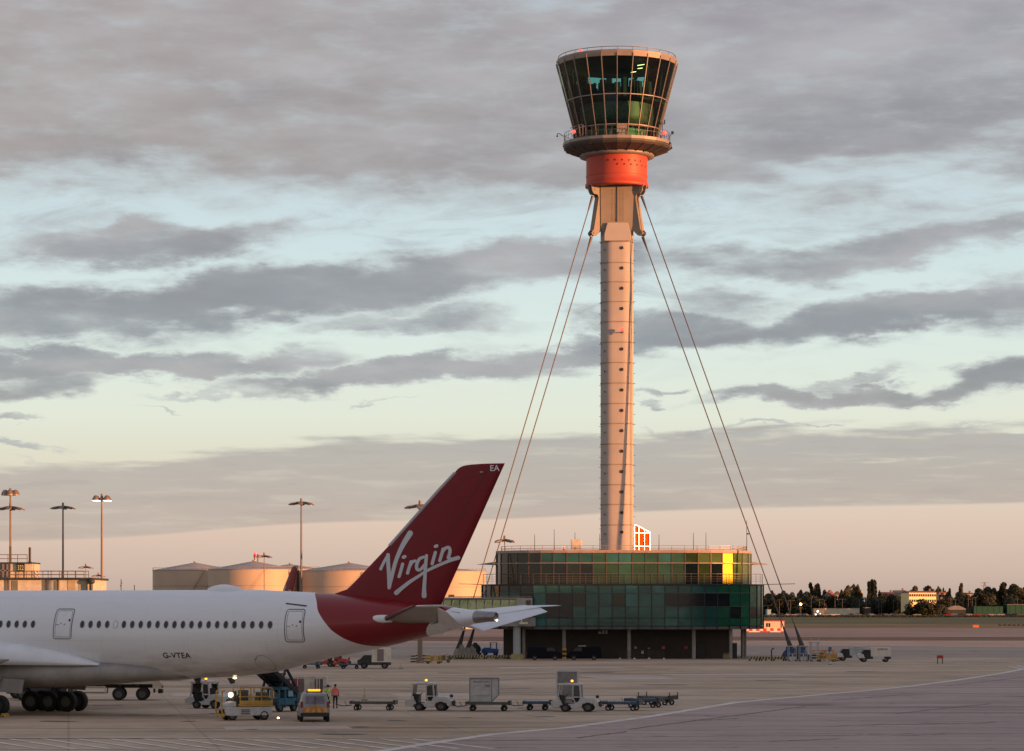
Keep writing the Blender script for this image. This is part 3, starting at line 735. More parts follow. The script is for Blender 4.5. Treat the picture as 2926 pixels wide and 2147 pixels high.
# script lettering: round-ended strokes that follow the fin's surface
def zpx(x, y): return (860 + x / 3.305, 1300 + y / 3.305)
def cr(pts, n=8):                     # Catmull-Rom through (x, y, width)
    P_ = [pts[0]] + list(pts) + [pts[-1]]; o = []
    for i in range(1, len(P_) - 2):
        p0, p1, p2, p3 = P_[i - 1], P_[i], P_[i + 1], P_[i + 2]
        for k in range(n):
            s_ = k / n
            o.append(tuple(.5 * (2 * p1[j] + (p2[j] - p0[j]) * s_ + (2 * p0[j] - 5 * p1[j] + 4 * p2[j] - p3[j]) * s_ * s_ + (3 * p1[j] - p0[j] - 3 * p2[j] + p3[j]) * s_ ** 3) for j in range(3)))
    o.append(tuple(pts[-1])); return o
STK = [[(757, 1078, 30), (790, 1005, 28), (824, 950, 34)], [(822, 946, 38), (830, 1050, 36), (838, 1150, 36), (840, 1256, 32)], [(840, 1254, 34), (868, 1130, 36), (905, 990, 38), (960, 860, 46), (1030, 742, 56)],
       [(933, 1150, 30), (950, 1092, 30), (966, 1032, 30)], [(972, 967, 32), (986, 962, 32)],
       [(1012, 1118, 30), (1028, 1062, 30), (1044, 1010, 28)], [(1036, 1050, 26), (1058, 1012, 28), (1080, 1003, 28)],
       [(1162, 966, 26), (1122, 985, 30), (1098, 1035, 32), (1100, 1080, 30), (1130, 1085, 28), (1170, 1040, 28)], [(1188, 952, 30), (1178, 1060, 32), (1172, 1160, 32), (1164, 1260, 36), (1162, 1332, 46)],
       [(1240, 1030, 30), (1256, 972, 30), (1270, 922, 30)], [(1270, 866, 30), (1284, 860, 30)],
       [(1310, 1000, 30), (1328, 940, 30), (1342, 890, 30)], [(1330, 930, 26), (1360, 886, 28), (1395, 876, 30), (1404, 915, 30), (1388, 972, 32)], [(1388, 972, 32), (1420, 985, 30), (1478, 970, 34)],
       [(907, 1304, 44), (960, 1258, 36), (1040, 1195, 32), (1110, 1150, 28), (1170, 1108, 26), (1250, 1066, 28), (1340, 1025, 28), (1420, 992, 32), (1478, 972, 38)]]
q = MB()
def fin_px(x, y, off):
    u, v = zpx(x, y); a, z = pl(u, v, .2); return fin_pt(a, z, off)
for si, st in enumerate(STK):
    c = cr(st); off = .022 + si * .0011
    L_, R__ = [], []
    for i, (x, y, w_) in enumerate(c):
        a, b = c[max(0, i - 1)], c[min(len(c) - 1, i + 1)]
        d = Vector((b[0] - a[0], b[1] - a[1])).normalized(); nn = Vector((-d.y, d.x)) * w_ / 2
        L_.append(fin_px(x + nn.x, y + nn.y, off)); R__.append(fin_px(x - nn.x, y - nn.y, off))
    vs = [p for pr in zip(L_, R__) for p in pr]
    q.add(vs, [(2 * i, 2 * i + 1, 2 * i + 3, 2 * i + 2) for i in range(len(c) - 1)])
    for (x, y, w_), oo in ((c[0], .0004), (c[-1], .0008)):
        q.add([fin_px(x + w_ / 2 * math.cos(k * math.pi / 8), y + w_ / 2 * math.sin(k * math.pi / 8), off + oo) for k in range(16)], [list(range(16))])
q.build('script_lettering', mat('lettering_white', (.55, .57, .60), .4, var=0), fin, fix=False)
ae, ze = pl(*zpx(1830, 125), .1)
lettering('EA', .52, lambda x, y: fin_pt(ae + x, ze + y, .03), ac_white, fin, 'tail_lettering', sx=1.05)
q = MB(); a_, z_ = pl(*zpx(1706, 165), .1); q.smooth = True; q.sph(tuple(fin_pt(a_, z_, .03)), .1, 10, 6, (1.6, .6, .7)); q.build('fin_light', bare, fin)

# ---- tailplane, elevators drooped
def surf(name, le0, te0, le1, te1, t0, t1, m_, parent, n=10):   # two end chords given as points, symmetric section
    q_ = MB(); q_.smooth = True; rings_ = []
    for i in range(n + 1):
        s_ = i / n; le, te = Vector(le0).lerp(Vector(le1), s_), Vector(te0).lerp(Vector(te1), s_); th = t0 + (t1 - t0) * s_
        up, dn_ = [], []
        for x in (0, .01, .03, .08, .16, .3, .48, .68, .85, 1.0):
            hh = th * (1.6 * math.sqrt(x) * (1 - x) + .04 * (1 - x) + .015); p = le.lerp(te, x)
            up.append(p + Vector((0, 0, hh))); dn_.append(p - Vector((0, 0, hh)))
        rings_.append(up + dn_[::-1])
    q_.loft(rings_)
    return q_.build(name, m_, parent)
for sgn in (-1, 1):                    # -1 port, +1 starboard
    tl = (32.95, 9.0 * sgn, 7.22); tt = (34.5, 9.0 * sgn, 7.22)
    rl = (27.3, 1.0 * sgn, 6.35); rt = (31.1, 1.0 * sgn, 6.22)
    hs = surf('tailplane', rl, rt, tl, (34.35, 8.6 * sgn, 7.19), .33, .10, ac_under if sgn < 0 else ac_white, AC)  # port side darker: shade of its underside put into the colour
    surf('elevator', (31.12, 1.25 * sgn, 6.22), (33.1, 1.35 * sgn, 5.66), (34.1, 8.3 * sgn, 7.13), (34.75, 8.3 * sgn, 6.86), .16, .05, ac_white, hs)
    surf('tailplane_tip', (32.95, 8.98 * sgn, 7.22), (34.5, 8.55 * sgn, 7.19), (34.3, 9.45 * sgn, 7.27), (35.3, 9.45 * sgn, 7.27), .1, .04, ac_white, hs)
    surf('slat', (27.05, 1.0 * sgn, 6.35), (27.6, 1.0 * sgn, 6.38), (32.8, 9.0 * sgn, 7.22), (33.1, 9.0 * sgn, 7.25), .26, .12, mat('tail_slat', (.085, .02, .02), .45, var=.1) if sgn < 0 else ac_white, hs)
q = MB(); q.smooth = True
p0 = pl(1049, 1764, 1.7); p1 = pl(1094, 1769, 1.75)
q.loft([[Vector((p0[0] + (p1[0] - p0[0] + .7) * s_, -1.72 - .12 * s_, 6.42 + .0 * s_)) + Vector((0, math.cos(x) * .17 * f_, math.sin(x) * .24 * f_)) for x in [2 * math.pi * k / 14 for k in range(14)]] for s_, f_ in ((0, .05), (.03, .4), (.12, .75), (.3, 1.0), (.65, 1.1), (1, .9))])
q.build('tailplane_root_cap', ac_white, AC)
# pale sealing plate where the tailplane moves against the body
q = MB(); q.smooth = True
aps = [pl(u, v, 1.5) for u, v in [(1225, 1784), (1250, 1775), (1278, 1748), (1303, 1752), (1300, 1785), (1262, 1800)]]
def skin_fan(q_, pts, off):
    c = (sum(p[0] for p in pts) / len(pts), sum(p[1] for p in pts) / len(pts))
    q_.add([skin(c[0], c[1], off)] + [skin(p[0], p[1], off) for p in pts], [(0, 1 + (k + 1) % len(pts), 1 + k) for k in range(len(pts))])
skin_fan(q, aps, .02); q.build('sealing_plate', bare, AC, fix=False)

# ---- wings (most of the port wing lies left of the frame), root fillets, belly fairing
def wing(sgn):
    w0 = surf('wing', (-13.5, 2.6 * sgn, 4.1), (-.2, 2.6 * sgn, 3.9), (-4.6, 13.0 * sgn, 4.7), (2.2, 13.0 * sgn, 4.6), .85, .4, ac_white, AC)
    surf('wing', (-4.6, 13.0 * sgn, 4.7), (2.2, 13.0 * sgn, 4.6), (6.6, 30.5 * sgn, 6.2), (8.6, 30.5 * sgn, 6.2), .4, .1, ac_white, w0)
    surf('winglet', (6.6, 30.5 * sgn, 6.2), (8.6, 30.5 * sgn, 6.2), (8.6, 32.2 * sgn, 7.4), (9.3, 32.2 * sgn, 7.4), .1, .04, ac_red, w0)
    q_ = MB(); q_.smooth = True
    q_.M = Matrix.Translation(Vector((-10.5, 10.6 * sgn, 2.7))) @ Matrix.Rotation(R(90), 4, 'Y')
    q_.lathe([(1.35, -2.6), (1.62, -2.5), (1.72, -1.4), (1.66, .4), (1.45, 1.9), (1.35, 2.0), (1.0, 2.0), (.95, 2.2), (.7, 3.2), (.3, 3.9), (0, 4.0)], 28)
    q_.lathe([(0, -1.9), (1.35, -1.9), (1.35, -2.6)], 28)
    e_ = q_.build('engine', ac_red, w0)
    q_ = MB(); q_.prism([(-11.5, 4.2), (-6, 4.6), (-6, 4.0), (-10.5, 3.9)], 10.4 * sgn, 10.8 * sgn); q_.build('pylon', ac_white, w0)
    # upper root fillet: a swelling with a flat lower edge
    q_ = MB(); q_.smooth = True; rg_ = []
    for a, zt2, bw in [(-14, 4.2, 3.2), (-11, 4.9, 3.7), (-6, 5.15, 4.2), (-2, 5.12, 4.35), (0, 4.98, 4.25), (2, 4.72, 4.0), (4, 4.4, 3.72), (5.5, 4.08, 3.5), (6.8, 3.74, 3.25), (7.7, 3.45, 2.99)]:
        zb2 = 3.36 if a > -1 else 3.36 + .12 * (-1 - a) ** .5
        zb2 = min(zb2, zt2 - .05)
        rr_ = [Vector((a, 2.2 * sgn, zt2 + .03)), Vector((a, 2.72 * sgn, zt2))]
        for k in range(1, 9):
            x = k / 8 * math.pi / 2
            rr_.append(Vector((a, (2.72 + (bw - 2.72) * math.sin(x)) * sgn, zb2 + (zt2 - zb2) * math.cos(x) ** .8)))
        rr_.append(Vector((a, 2.2 * sgn, zb2)))
        rg_.append(rr_)
    q_.loft(rg_); q_.build('wing_fillet', ac_white, w0)
    # flap track canoe and dark flap gap
    q_ = MB(); q_.smooth = True
    q_.loft([[Vector((a, 6.2 * sgn + .3 * f_ * math.cos(x), z + .45 * f_ * math.sin(x))) for x in [2 * math.pi * k / 12 for k in range(12)]] for a, z, f_ in ((-6, 3.5, .1), (-4, 3.3, 1), (-1, 3.3, 1.1), (1.5, 3.5, .7), (3, 3.75, .1))])
    q_.build('flap_fairing', ac_under, w0)
wing(-1); wing(1)
q = MB(); q.smooth = True; rg = []
for a, zt2, zb2, bw in [(-17, 3.2, 2.3, 1.6), (-14, 3.8, 1.95, 3.0), (-10, 4.0, 1.75, 3.55), (0, 3.9, 1.75, 3.6), (4, 3.8, 1.85, 3.5), (7, 3.7, 2.05, 3.25), (9.5, 3.6, 2.25, 2.85), (11.5, 3.5, 2.38, 2.2), (13.2, 3.3, 2.5, 1.2)]:
    zc, h = (zt2 + zb2) / 2, (zt2 - zb2) / 2
    rg.append([Vector((a, bw * math.copysign(abs(math.cos(x)) ** .6, math.cos(x)), zc + h * math.copysign(abs(math.sin(x)) ** .75, math.sin(x)))) for x in [2 * math.pi * k / 40 for k in range(40)]])
q.loft(rg); q.build('belly_fairing', ac_under, AC)

# ---- landing gear
gear_m = mat('gear_leg', (.20, .20, .20), .4, metal=.3, var=.2)
def gear(x, y, axles, sp, wr=.70):
    q_ = MB(); q_.smooth = True
    q_.cyl((x, y, .72), (x - .25, y * .93, 3.3), .16, .22, 12); q_.cyl((x + 1.4, y * .8, 2.5), (x, y, 1.2), .08, .08, 8)
    q_.beam((x - (axles - 1) / 2 * sp, y, .72), (x + (axles - 1) / 2 * sp, y, .72), .26, .3)
    for k in range(axles):
        ax_ = x + (k - (axles - 1) / 2) * sp; q_.cyl((ax_, y - .75, .7), (ax_, y + .75, .7), .09, .09, 8)
    q_.box((x + .2, y - .3 * (1 if y > 0 else -1), 1.9), (.12, .3, .9)); q_.box((x - .3, y + .25, 1.4), (.3, .2, .4))
    g_ = q_.build('landing_gear', gear_m, AC)
    for k in range(axles):
        for s_ in (-1, 1): wheel(g_, (x + (k - (axles - 1) / 2) * sp, y + s_ * .72, wr), wr, .5)
    return g_
gear(-.25, -5.2, 3, 1.42); gear(-.45, 5.1, 3, 1.42); gear(-28.8, 0, 1, 1, .55)
for y_ in (4.0, -4.08): q = MB(); q.prism([(.9, 1.6), (2.6, 1.5), (2.8, 2.4), (.9, 2.5)], y_, y_ + .08); q.build('gear_door', ac_under, AC)
# aerials and drain masts below, anti-collision light
q = MB(); q.smooth = True
q.sph((pl(675, 1931, 0)[0], -.2, 2.56), .09, 10, 6, (1.6, 1, .7)); q.build('belly_light', warmlamp, AC)
for u_, s_ in ((563, 1), (661, 1)):
    a_, z_ = pl(u_, 1940); q = MB(); q.prism([(a_ - .28, 2.55), (a_ + .3, 2.55), (a_ + .22, 2.2), (a_ - .05, 2.17)], -.04, .04); q.build('blade_antenna', dark_metal, AC)
q = MB(); a_, z_ = pl(1256, 1810); q.prism([(a_ - .35, z_ + .12), (a_ + .25, z_ + .05), (a_ + .2, z_ - .1), (a_ + .05, z_ - .08)], -.04, .04); q.build('drain_mast', ac_white, AC)

# yellow wheel chocks
def chock(u, v, label):
    p = gd(u, v); q_ = MB(); q_.prism([(-.2, 0), (.2, 0), (.06, .24), (-.06, .24)], -.35, .35)
    o = q_.build('wheel_chock', yellow, None, bevel=.015); o.location = p; o.rotation_euler.z = -TH
    q_ = MB(); q_.tube([(.1, -.35, .1), (.25, -.5, .03), (.2, -.9, .02)], .02, 5); q_.build('rope', black, o)
    return tag(o, label, 'wheel chock', 'chocks at the airliner wheels')
chock(203, 2034, 'small yellow chock at the rear wheel of the far gear cluster'); chock(14, 2049, 'small yellow chock by the near gear wheel at the photo left edge')

# second airliner of the same kind, seen nearly tail on far behind: only its fin shows
AC2 = thing('airliner', 'distant airliner showing only its dark red fin above the big fuselage', 'airliner')
for ch in [x for x in bpy.data.objects if x.parent is AC and x.name.split('.')[0] in ('fuselage', 'fin', 'tailplane', 'wing', 'belly_fairing', 'landing_gear')]:
    copy_tree(ch, AC2)
AC2.rotation_euler.z = R(-62)
ft = Vector((34.0, 0, 0)); ft.rotate(Matrix.Rotation(R(-62), 3, 'Z'))
tp = at(846, 1617, 600)
AC2.location = (tp.x - ft.x, tp.y - ft.y, 0)

# ---------------------------------------------------------------- terminal building to the right of the frame: it keeps the apron in evening shade
n_t = Vector((math.cos(R(SUN_AZ)), math.sin(R(SUN_AZ)), 0)); s_t = Vector((math.sin(R(SUN_AZ)), -math.cos(R(SUN_AZ)), 0))
TB = thing('terminal_building', 'long grey terminal building standing to the right of the apron outside the photo frame', 'building')
wall_m = mat('terminal_cladding', (.30, .29, .28), .7, var=.15, vs=.1)
def tblock(s0, s1, q0, q1, h, nm):
    q_ = MB(); c = s_t * ((s0 + s1) / 2) + n_t * ((q0 + q1) / 2)
    q_.box((c.x, c.y, h / 2), (s1 - s0, q1 - q0, h), rz=math.atan2(s_t.y, s_t.x))
    o = q_.build(nm, wall_m, TB, bevel=.1)
    for f in range(int(h // 6)):
        g = MB(); cc = s_t * (s0 - .12) + n_t * ((q0 + q1) / 2); g.box((cc.x, cc.y, 3.4 + f * 6), (.2, q1 - q0 - 3, 2.4), rz=math.atan2(s_t.y, s_t.x)); g.build('window_band', glass_d, o)
tblock(20, 62, 62, 205, 26.5, 'wall'); tblock(20, 60, 205, 492, 21.6, 'wall')

# ---------------------------------------------------------------- control tower
TX, TY = 15.1, 403.0
mast_m = mat('mast_steel', (.43, .38, .345), .75, metal=0, spec=.2, var=.08, vs=.25)
mast_joint = mat('mast_joint', (.20, .16, .14), .6, var=.1)
neck_m = mat('neck_steel', (.28, .23, .18), .75, var=.12, vs=.4)
drum_m = mat('drum_red', (.46, .060, .030), .55, var=.10, vs=.35)
frame_m = mat('cab_frame', (.28, .23, .20), .5, metal=.2, var=.12, vs=.5)
under_m = mat('gallery_steel', (.075, .06, .05), .6, metal=.2, var=.25, vs=.8)
CT_ = thing('control_tower', 'tall airport control tower with red drum and flared glass cab on a slim pale mast', 'control tower', (TX, TY, 0))
def tri_ring(z, side_r=2.36, n_=12, rc=1.72, sc=1.0):
    # rounded triangle, one flat face towards the viewer; half width 2.37
    o = []
    cs = [(-(2.37 - rc), -.63), (2.37 - rc, -.63), (0, .8)]
    for k, (cx, cy) in enumerate(cs):
        a0 = [-90 - 120, -90, 30][k]
        for i in range(n_ + 1):
            a = R(a0 + 120 * i / n_); o.append(Vector(((cx + rc * math.cos(a)) * sc, (cy + rc * math.sin(a)) * sc, z)))
    return o
q = MB(); q.smooth = True
MZ0 = 14.0; MZT = 62.2
q.loft([tri_ring(MZ0), tri_ring(MZT)], caps=True)
mast = q.build('mast', mast_m, CT_)
RS = 2.93; zr0 = CAMH + (HV - 754 * 1.3) * 400.6 / FPX
def front_z(v): return CAMH + (HV - v) * (TY - 2.35) / FPX
rings_v = [530 * 1.3 + k * 44.55 * 1.3 for k in range(16)]
for v in [531, 577, 619.5, 663, 707, 752, 797, 842, 887, 931, 976, 1021, 1065.5, 1109, 1154]:
    z = front_z(v * 1.3)
    q = MB(); q.smooth = False
    r0, r1 = tri_ring(z - .07, sc=1.025), tri_ring(z + .07, sc=1.025)
    q.loft([r0, r1]); q.build('flange', mast_joint if False else neck_m, mast)
for v in [545, 589.5, 634, 678.5, 767.5, 812.5, 857.5, 902.5, 947, 992, 1037, 1081.5, 1127, 1170]:
    z = front_z(v * 1.3)
    q = MB(); q.smooth = True; q.cyl((.62, -2.42, z), (.62, -2.31, z), .205, .205, 16); q.cyl((.62, -2.40, z), (.62, -2.46, z), .235, .235, 16)
    q.build('porthole', mat('porthole_dark', (.035, .02, .016), .4, var=0), mast)
    q = MB(); q.cyl((-1.78, -2.05, z - .25), (-1.86, -2.13, z - .25), .1, .1, 10); q.build('vent', black, mast)
for i in range(31):                    # small lugs at the rear corners
    z = 15.5 + i * 1.47
    for s_ in (-1, 1):
        q = MB() if s_ < 0 else q
        q.box((s_ * 2.45, -.9 if i % 2 else -1.3, z + (.3 if s_ > 0 else 0)), (.34, .07, .05))
    q.build('climbing_lug', dark_metal, mast)
q = MB(); q.tube([(2.02, -1.98, 14), (2.02, -1.98, 61)], .05, 6); q.build('conduit', mast_m, mast)
# transition: flat plate panels between the stay brackets, chamfered collar of the mast
zn0, zn1 = front_z(637), 67.6
q = MB()
q.loft([[Vector((-1.85, -1.95, zn0 - 1.9)), Vector((1.85, -1.95, zn0 - 1.9)), Vector((1.85, 1.2, zn0 - 1.9)), Vector((-1.85, 1.2, zn0 - 1.9))],
        [Vector((-2.36, -2.16, zn0 - .6)), Vector((2.36, -2.16, zn0 - .6)), Vector((2.1, 1.8, zn0 - .6)), Vector((-2.1, 1.8, zn0 - .6))],
        [Vector((-2.42, -2.2, zn1)), Vector((2.42, -2.2, zn1)), Vector((2.2, 2.0, zn1)), Vector((-2.2, 2.0, zn1))]])
neck = q.build('neck', neck_m, CT_)
q = MB(); q.prism([(-1.9, zn0 - 2.6), (1.9, zn0 - 2.6), (1.9, zn0 - 1.6), (1.45, zn0), (-1.45, zn0), (-1.9, zn0 - 1.6)], -2.58, -2.3)
q.build('collar_plate', mast_m, neck, bevel=.05)
q = MB(); q.box((-.02, -2.26, (zn0 + zn1) / 2), (.09, .1, zn1 - zn0 - .3)); q.build('seam_strip', mast_joint, neck)
q = MB()
for i in range(26):
    z = zn0 + .35 + i * (zn1 - zn0 - .8) / 26
    for x in (-.75, -.35, .42, .8): q.box((x, -2.21, z), (.2, .05, .035))
    q.sph((-.02, -2.32, z), .035, 6, 4)
q.build('bolt_rows', mast_joint, neck)
# stay brackets: pairs of plates at 57 degrees left and right of the front and one at the back
def bracket(azd):
    a = R(azd); dx, dy = math.sin(a), -math.cos(a)
    M = Matrix.Translation(Vector((0, 0, 0))) @ Matrix(((dx, -dy, 0, 0), (dy, dx, 0, 0), (0, 0, 1, 0), (0, 0, 0, 1)))
    zt = 67.7
    prof = [(1.2, zt), (4.7, zt), (4.45, zt - 1.0), (4.2, zt - 1.35), (3.6, zt - 1.4), (3.4, zt - 1.8), (4.2, zt - 6.4), (4.6, zt - 6.9), (4.5, zt - 7.2), (4.2, zt - 7.4), (3.8, zt - 7.3), (2.6, zt - 6.2), (2.0, zt - 4.6), (1.2, zt - 4.2)]
    q_ = MB(); q_.M = M
    for t0, t1 in ((-.55, -.40), (.40, .55)): q_.prism(prof, t0, t1)
    q_.b2((2.2, -.4, zt - 6), (2.6, .4, zt - .2)); q_.loft([[Vector((x, y, z)) for x, z in ((r_ - .45, zz1), (r_ - .25, zz1)) for y in ((-.4, .4) if x < r_ - .3 else (.4, -.4))] for r_, zz1 in ((3.7, zt - 1.8), (4.5, zt - 6.6))]); q_.prism([(2.0, zt - .1), (3.2, zt - 1.6), (3.25, zt - 2.2), (4.1, zt - 6.7), (3.9, zt - 7.1), (2.7, zt - 6.1)], -.39, .39)
    o = q_.build('stay_bracket', neck_m, CT_)
    g = MB(); g.M = M
    for z, x in ((zt - .7, 4.0), (zt - 6.9, 4.2)):
        g.cyl((x, -.62, z), (x, .62, z), .16, .16, 10)
    g.build('pin', mast_joint, o)
for a in (57, -60, 180): bracket(a)
# red drum
q = MB(); q.smooth = True
q.lathe([(3.2, 67.55), (4.40, 67.55)], 64)
q.lathe([(4.40, 67.55), (4.55, 67.62), (4.55, 68.05), (4.42, 68.1), (4.42, 69.05)], 64); q.lathe([(4.42, 69.05), (4.46, 69.05), (4.46, 69.12), (4.42, 69.12)], 64); q.lathe([(4.42, 69.12), (4.42, 73.1)], 64)
drum = q.build('drum', drum_m, CT_, fix=True)
q = MB()
for row, (zz_, a_0, n_, st_) in enumerate([(70.95, -19, 6, 13.2), (70.35, -1.5, 6, 13.2)]):
    for k in range(n_):
        a = R(a_0 + k * st_); d = Vector((math.sin(a), -math.cos(a), 0))
        p = d * 4.38; q.cyl((p.x, p.y, zz_), (p.x + d.x * .07, p.y + d.y * .07, zz_), .14, .14, 10)
q.build('vent_holes', mat('vent_dark_red', (.10, .014, .01), .7, var=0), drum)
# gallery ring
def ngon(r, z, n=24, off=-1.8): return [Vector((r * math.sin(R(off + 360 / n * k)), -r * math.cos(R(off + 360 / n * k)), z)) for k in range(n)]
q = MB()
q.loft([ngon(5.3, 72.25), ngon(5.7, 72.3), ngon(7.5, 72.95), ngon(7.70, 73.25), ngon(7.70, 73.55)], caps=False)
gal = q.build('gallery', under_m, CT_)
q = MB(); q.loft([ngon(7.72, 73.5), ngon(7.80, 73.52), ngon(7.80, 73.95), ngon(6.0, 74.1)], caps=False); q.build('gallery_edge', frame_m, gal)
q = MB(); q.smooth = True; q.lathe([(4.45, 71.85), (5.35, 71.9), (5.35, 72.4), (4.6, 72.5)], 48); q.build('gallery_ring_beam', frame_m, gal)
for k in range(24):
    q = MB(); a = R(-1.8 + 15 * k); d = Vector((math.sin(a), -math.cos(a), 0)); q.beam(d * 5.2 + Vector((0, 0, 72.15)), d * 7.6 + Vector((0, 0, 73.0)), .08, .14)
    q.build('gallery_rib', under_m, gal)
rail_m = mat('gallery_rail', (.16, .13, .11), .5, metal=.3, var=.15)
q = MB()
for z in (74.75, 75.3):
    c = ngon(7.6, z); q.tube(c + [c[0]], .028, 5)
for k in range(48):
    a = R(7.5 * k); d = Vector((math.sin(a), -math.cos(a), 0)) * 7.6; q.beam(d + Vector((0, 0, 74.1)), d + Vector((0, 0, 75.3)), .04)
q.build('gallery_railing', rail_m, gal)
# cab: 24-sided, flaring upwards
ZC = [73.9, 75.75, 79.85, 85.0]; 
def rc(z): return 5.66 + (z - 73.9) * (8.60 - 5.66) / (85.0 - 73.9)
g = bpy.data.materials.new('cab_glass'); g.use_nodes = True; t = NT(g.node_tree); t.t.nodes.clear()
o_ = t.n('ShaderNodeOutputMaterial'); fr_ = t.n('ShaderNodeFresnel'); fr_.inputs[0].default_value = 1.52
gl_ = t.n('ShaderNodeBsdfGlossy'); gl_.inputs['Roughness'].default_value = .02; gl_.inputs['Color'].default_value = (.9, .95, .95, 1)
tr_ = t.n('ShaderNodeBsdfTransparent'); tr_.inputs[0].default_value = (.44, .84, .78, 1)
mx = t.n('ShaderNodeMixShader'); t.l(fr_.outputs[0], mx.inputs[0]); t.l(tr_.outputs[0], mx.inputs[1]); t.l(gl_.outputs[0], mx.inputs[2]); t.l(mx.outputs[0], o_.inputs[0])
cab_glass = g
cab = MB(); cab.M = None
# frame: mullions and transoms
for k in range(24):
    a = R(-1.8 + 15 * k); d = Vector((math.sin(a), -math.cos(a), 0))
    cab.beam(d * (rc(73.9) + .03) + Vector((0, 0, 73.9)), d * (rc(85.4) + .03) + Vector((0, 0, 85.4)), .10, .2)
for z, w_ in ((75.75, .11), (79.85, .11)):
    c = ngon(rc(z) + .04, z); 
    for a_, b_ in zip(c, c[1:] + [c[0]]): cab.beam(a_, b_, w_, .12)
cabo = cab.build('cab_frame', frame_m, CT_)
for i in range(24):
    a0, a1 = R(-1.8 + 15 * i), R(-1.8 + 15 * (i + 1))
    d0_, d1_ = Vector((math.sin(a0), -math.cos(a0), 0)), Vector((math.sin(a1), -math.cos(a1), 0))
    if i == 0:      # gallery door bay is solid at the bottom
        levels = ZC[1:]
    else: levels = ZC
    q = MB()
    for z0, z1 in zip(levels, levels[1:]):
        q.add([d0_ * rc(z0 + .02) + Vector((0, 0, z0 + .02)), d1_ * rc(z0 + .02) + Vector((0, 0, z0 + .02)), d1_ * rc(z1 - .02) + Vector((0, 0, z1 - .02)), d0_ * rc(z1 - .02) + Vector((0, 0, z1 - .02))], [(0, 1, 2, 3)])
    q.build('window', cab_glass, CT_, fix=False)
q = MB()
q.loft([ngon(5.9, 73.3), ngon(5.95, 74.1), ngon(5.60, 74.12)], caps=False); q.build('cab_sill', frame_m, CT_)
q = MB()
a0, a1 = R(-1.8), R(13.2); d0_, d1_ = Vector((math.sin(a0), -math.cos(a0), 0)), Vector((math.sin(a1), -math.cos(a1), 0))
q.add([d0_ * (rc(75.1) + .05) + Vector((0, 0, 75.1)), d1_ * (rc(75.1) + .05) + Vector((0, 0, 75.1)), d1_ * (rc(75.75) + .05) + Vector((0, 0, 75.75)), d0_ * (rc(75.75) + .05) + Vector((0, 0, 75.75))], [(0, 1, 2, 3)])
pd = d0_.lerp(d1_, .14)
q.add([d0_ * 5.75 + Vector((0, 0, 73.9)), pd * 5.75 + Vector((0, 0, 73.9)), pd * 6.0 + Vector((0, 0, 75.1)), d0_ * 6.02 + Vector((0, 0, 75.1))], [(0, 1, 2, 3)])
dr = q.build('door', frame_m, CT_, fix=False)
q = MB(); q.add([pd * 5.6 + Vector((0, 0, 73.9)), d1_ * 5.6 + Vector((0, 0, 73.9)), d1_ * 5.9 + Vector((0, 0, 75.1)), pd * 5.9 + Vector((0, 0, 75.1))], [(0, 1, 2, 3)]); q.build('door_leaf', mid_metal, dr, fix=False)
# roof fascia, roof, rail
q = MB(); q.loft([ngon(rc(85.0) + .02, 84.98), ngon(8.74, 85.62), ngon(8.74, 85.80), ngon(8.3, 85.95), ngon(4.0, 86.25), ngon(.3, 86.3)], caps=True)
q.build('roof', frame_m, CT_)
q = MB(); c = ngon(8.45, 86.3, 48); q.tube(c + [c[0]], .05, 5)
for k in range(24):
    a = R(-1.8 + 15 * k); d = Vector((math.sin(a), -math.cos(a), 0)) * 8.45; q.beam(d + Vector((0, 0, 85.8)), d + Vector((0, 0, 86.3)), .06)
for x, y, h in ((-2.3, 2, 1.1), (-.6, 1, .9), (.2, -1, 1.4), (1.6, 2, .9), (2.4, -1, 1.0), (3.1, 1, .9), (-.2, 4, 2.4), (3.4, 4, 2.2)): q.cyl((x, y, 86.2), (x, y, 86.2 + h), .03, .02, 5)
q.build('roof_railing', rail_m, CT_)
# inside: ceiling, floors, console ring with screens, core
inm = mat('cab_interior_dark', (.018, .018, .018), .8, var=.2)
q = MB(); q.loft([ngon(rc(84.9) - .25, 84.9), ngon(6.3, 84.85), ngon(2.4, 84.45)], caps=True); q.build('ceiling', inm, CT_)
q = MB(); q.cyl((1.0, 2.6, 79.6), (1.0, 2.6, 84), .32, .32, 12)
for k in range(6):
    a = R(20 + k * 60); q.cyl((6.0 * math.sin(a), 6.0 * math.cos(a), 79.6), (6.6 * math.sin(a), 6.6 * math.cos(a), 84.2), .12, .12, 8)
q.build('column', inm, CT_)
q = MB(); q.loft([ngon(rc(79.5) - .35, 79.35), ngon(rc(79.6) - .3, 79.6)], caps=True); rr = random.Random(3)
for k in range(40):
    a = R(9 * k + rr.uniform(-2, 2)); r_ = rr.uniform(3.2, 5.2); h_ = rr.uniform(1.9, 3.25)
    q.box((r_ * math.sin(a), -r_ * math.cos(a), 79.6 + h_ / 2), (rr.uniform(.5, 1.1), .5, h_), rz=a)
for k in range(14): a = rr.uniform(0, 6.28); r_ = rr.uniform(1, 5); q.sph((r_ * math.sin(a), r_ * math.cos(a), 82.7 + rr.uniform(-.1, .25)), .3, 8, 6)
q.build('console_ring', inm, CT_)
q = MB(); q.smooth = True; q.lathe([(4.6, 75.9), (5.1, 76.4), (5.25, 77.4), (5.25, 79.2)], 48); q.build('inner_screen', mat('mesh_screen', (.15, .085, .05), .5, metal=.3, var=.5, vs=2.2), CT_)
q = MB(); q.smooth = True; q.lathe([(4.4, 73.9), (4.4, 75.9)], 48); q.build('core_wall', mat('core_green', (.20, .26, .19), .6, var=.3, vs=.6), CT_)
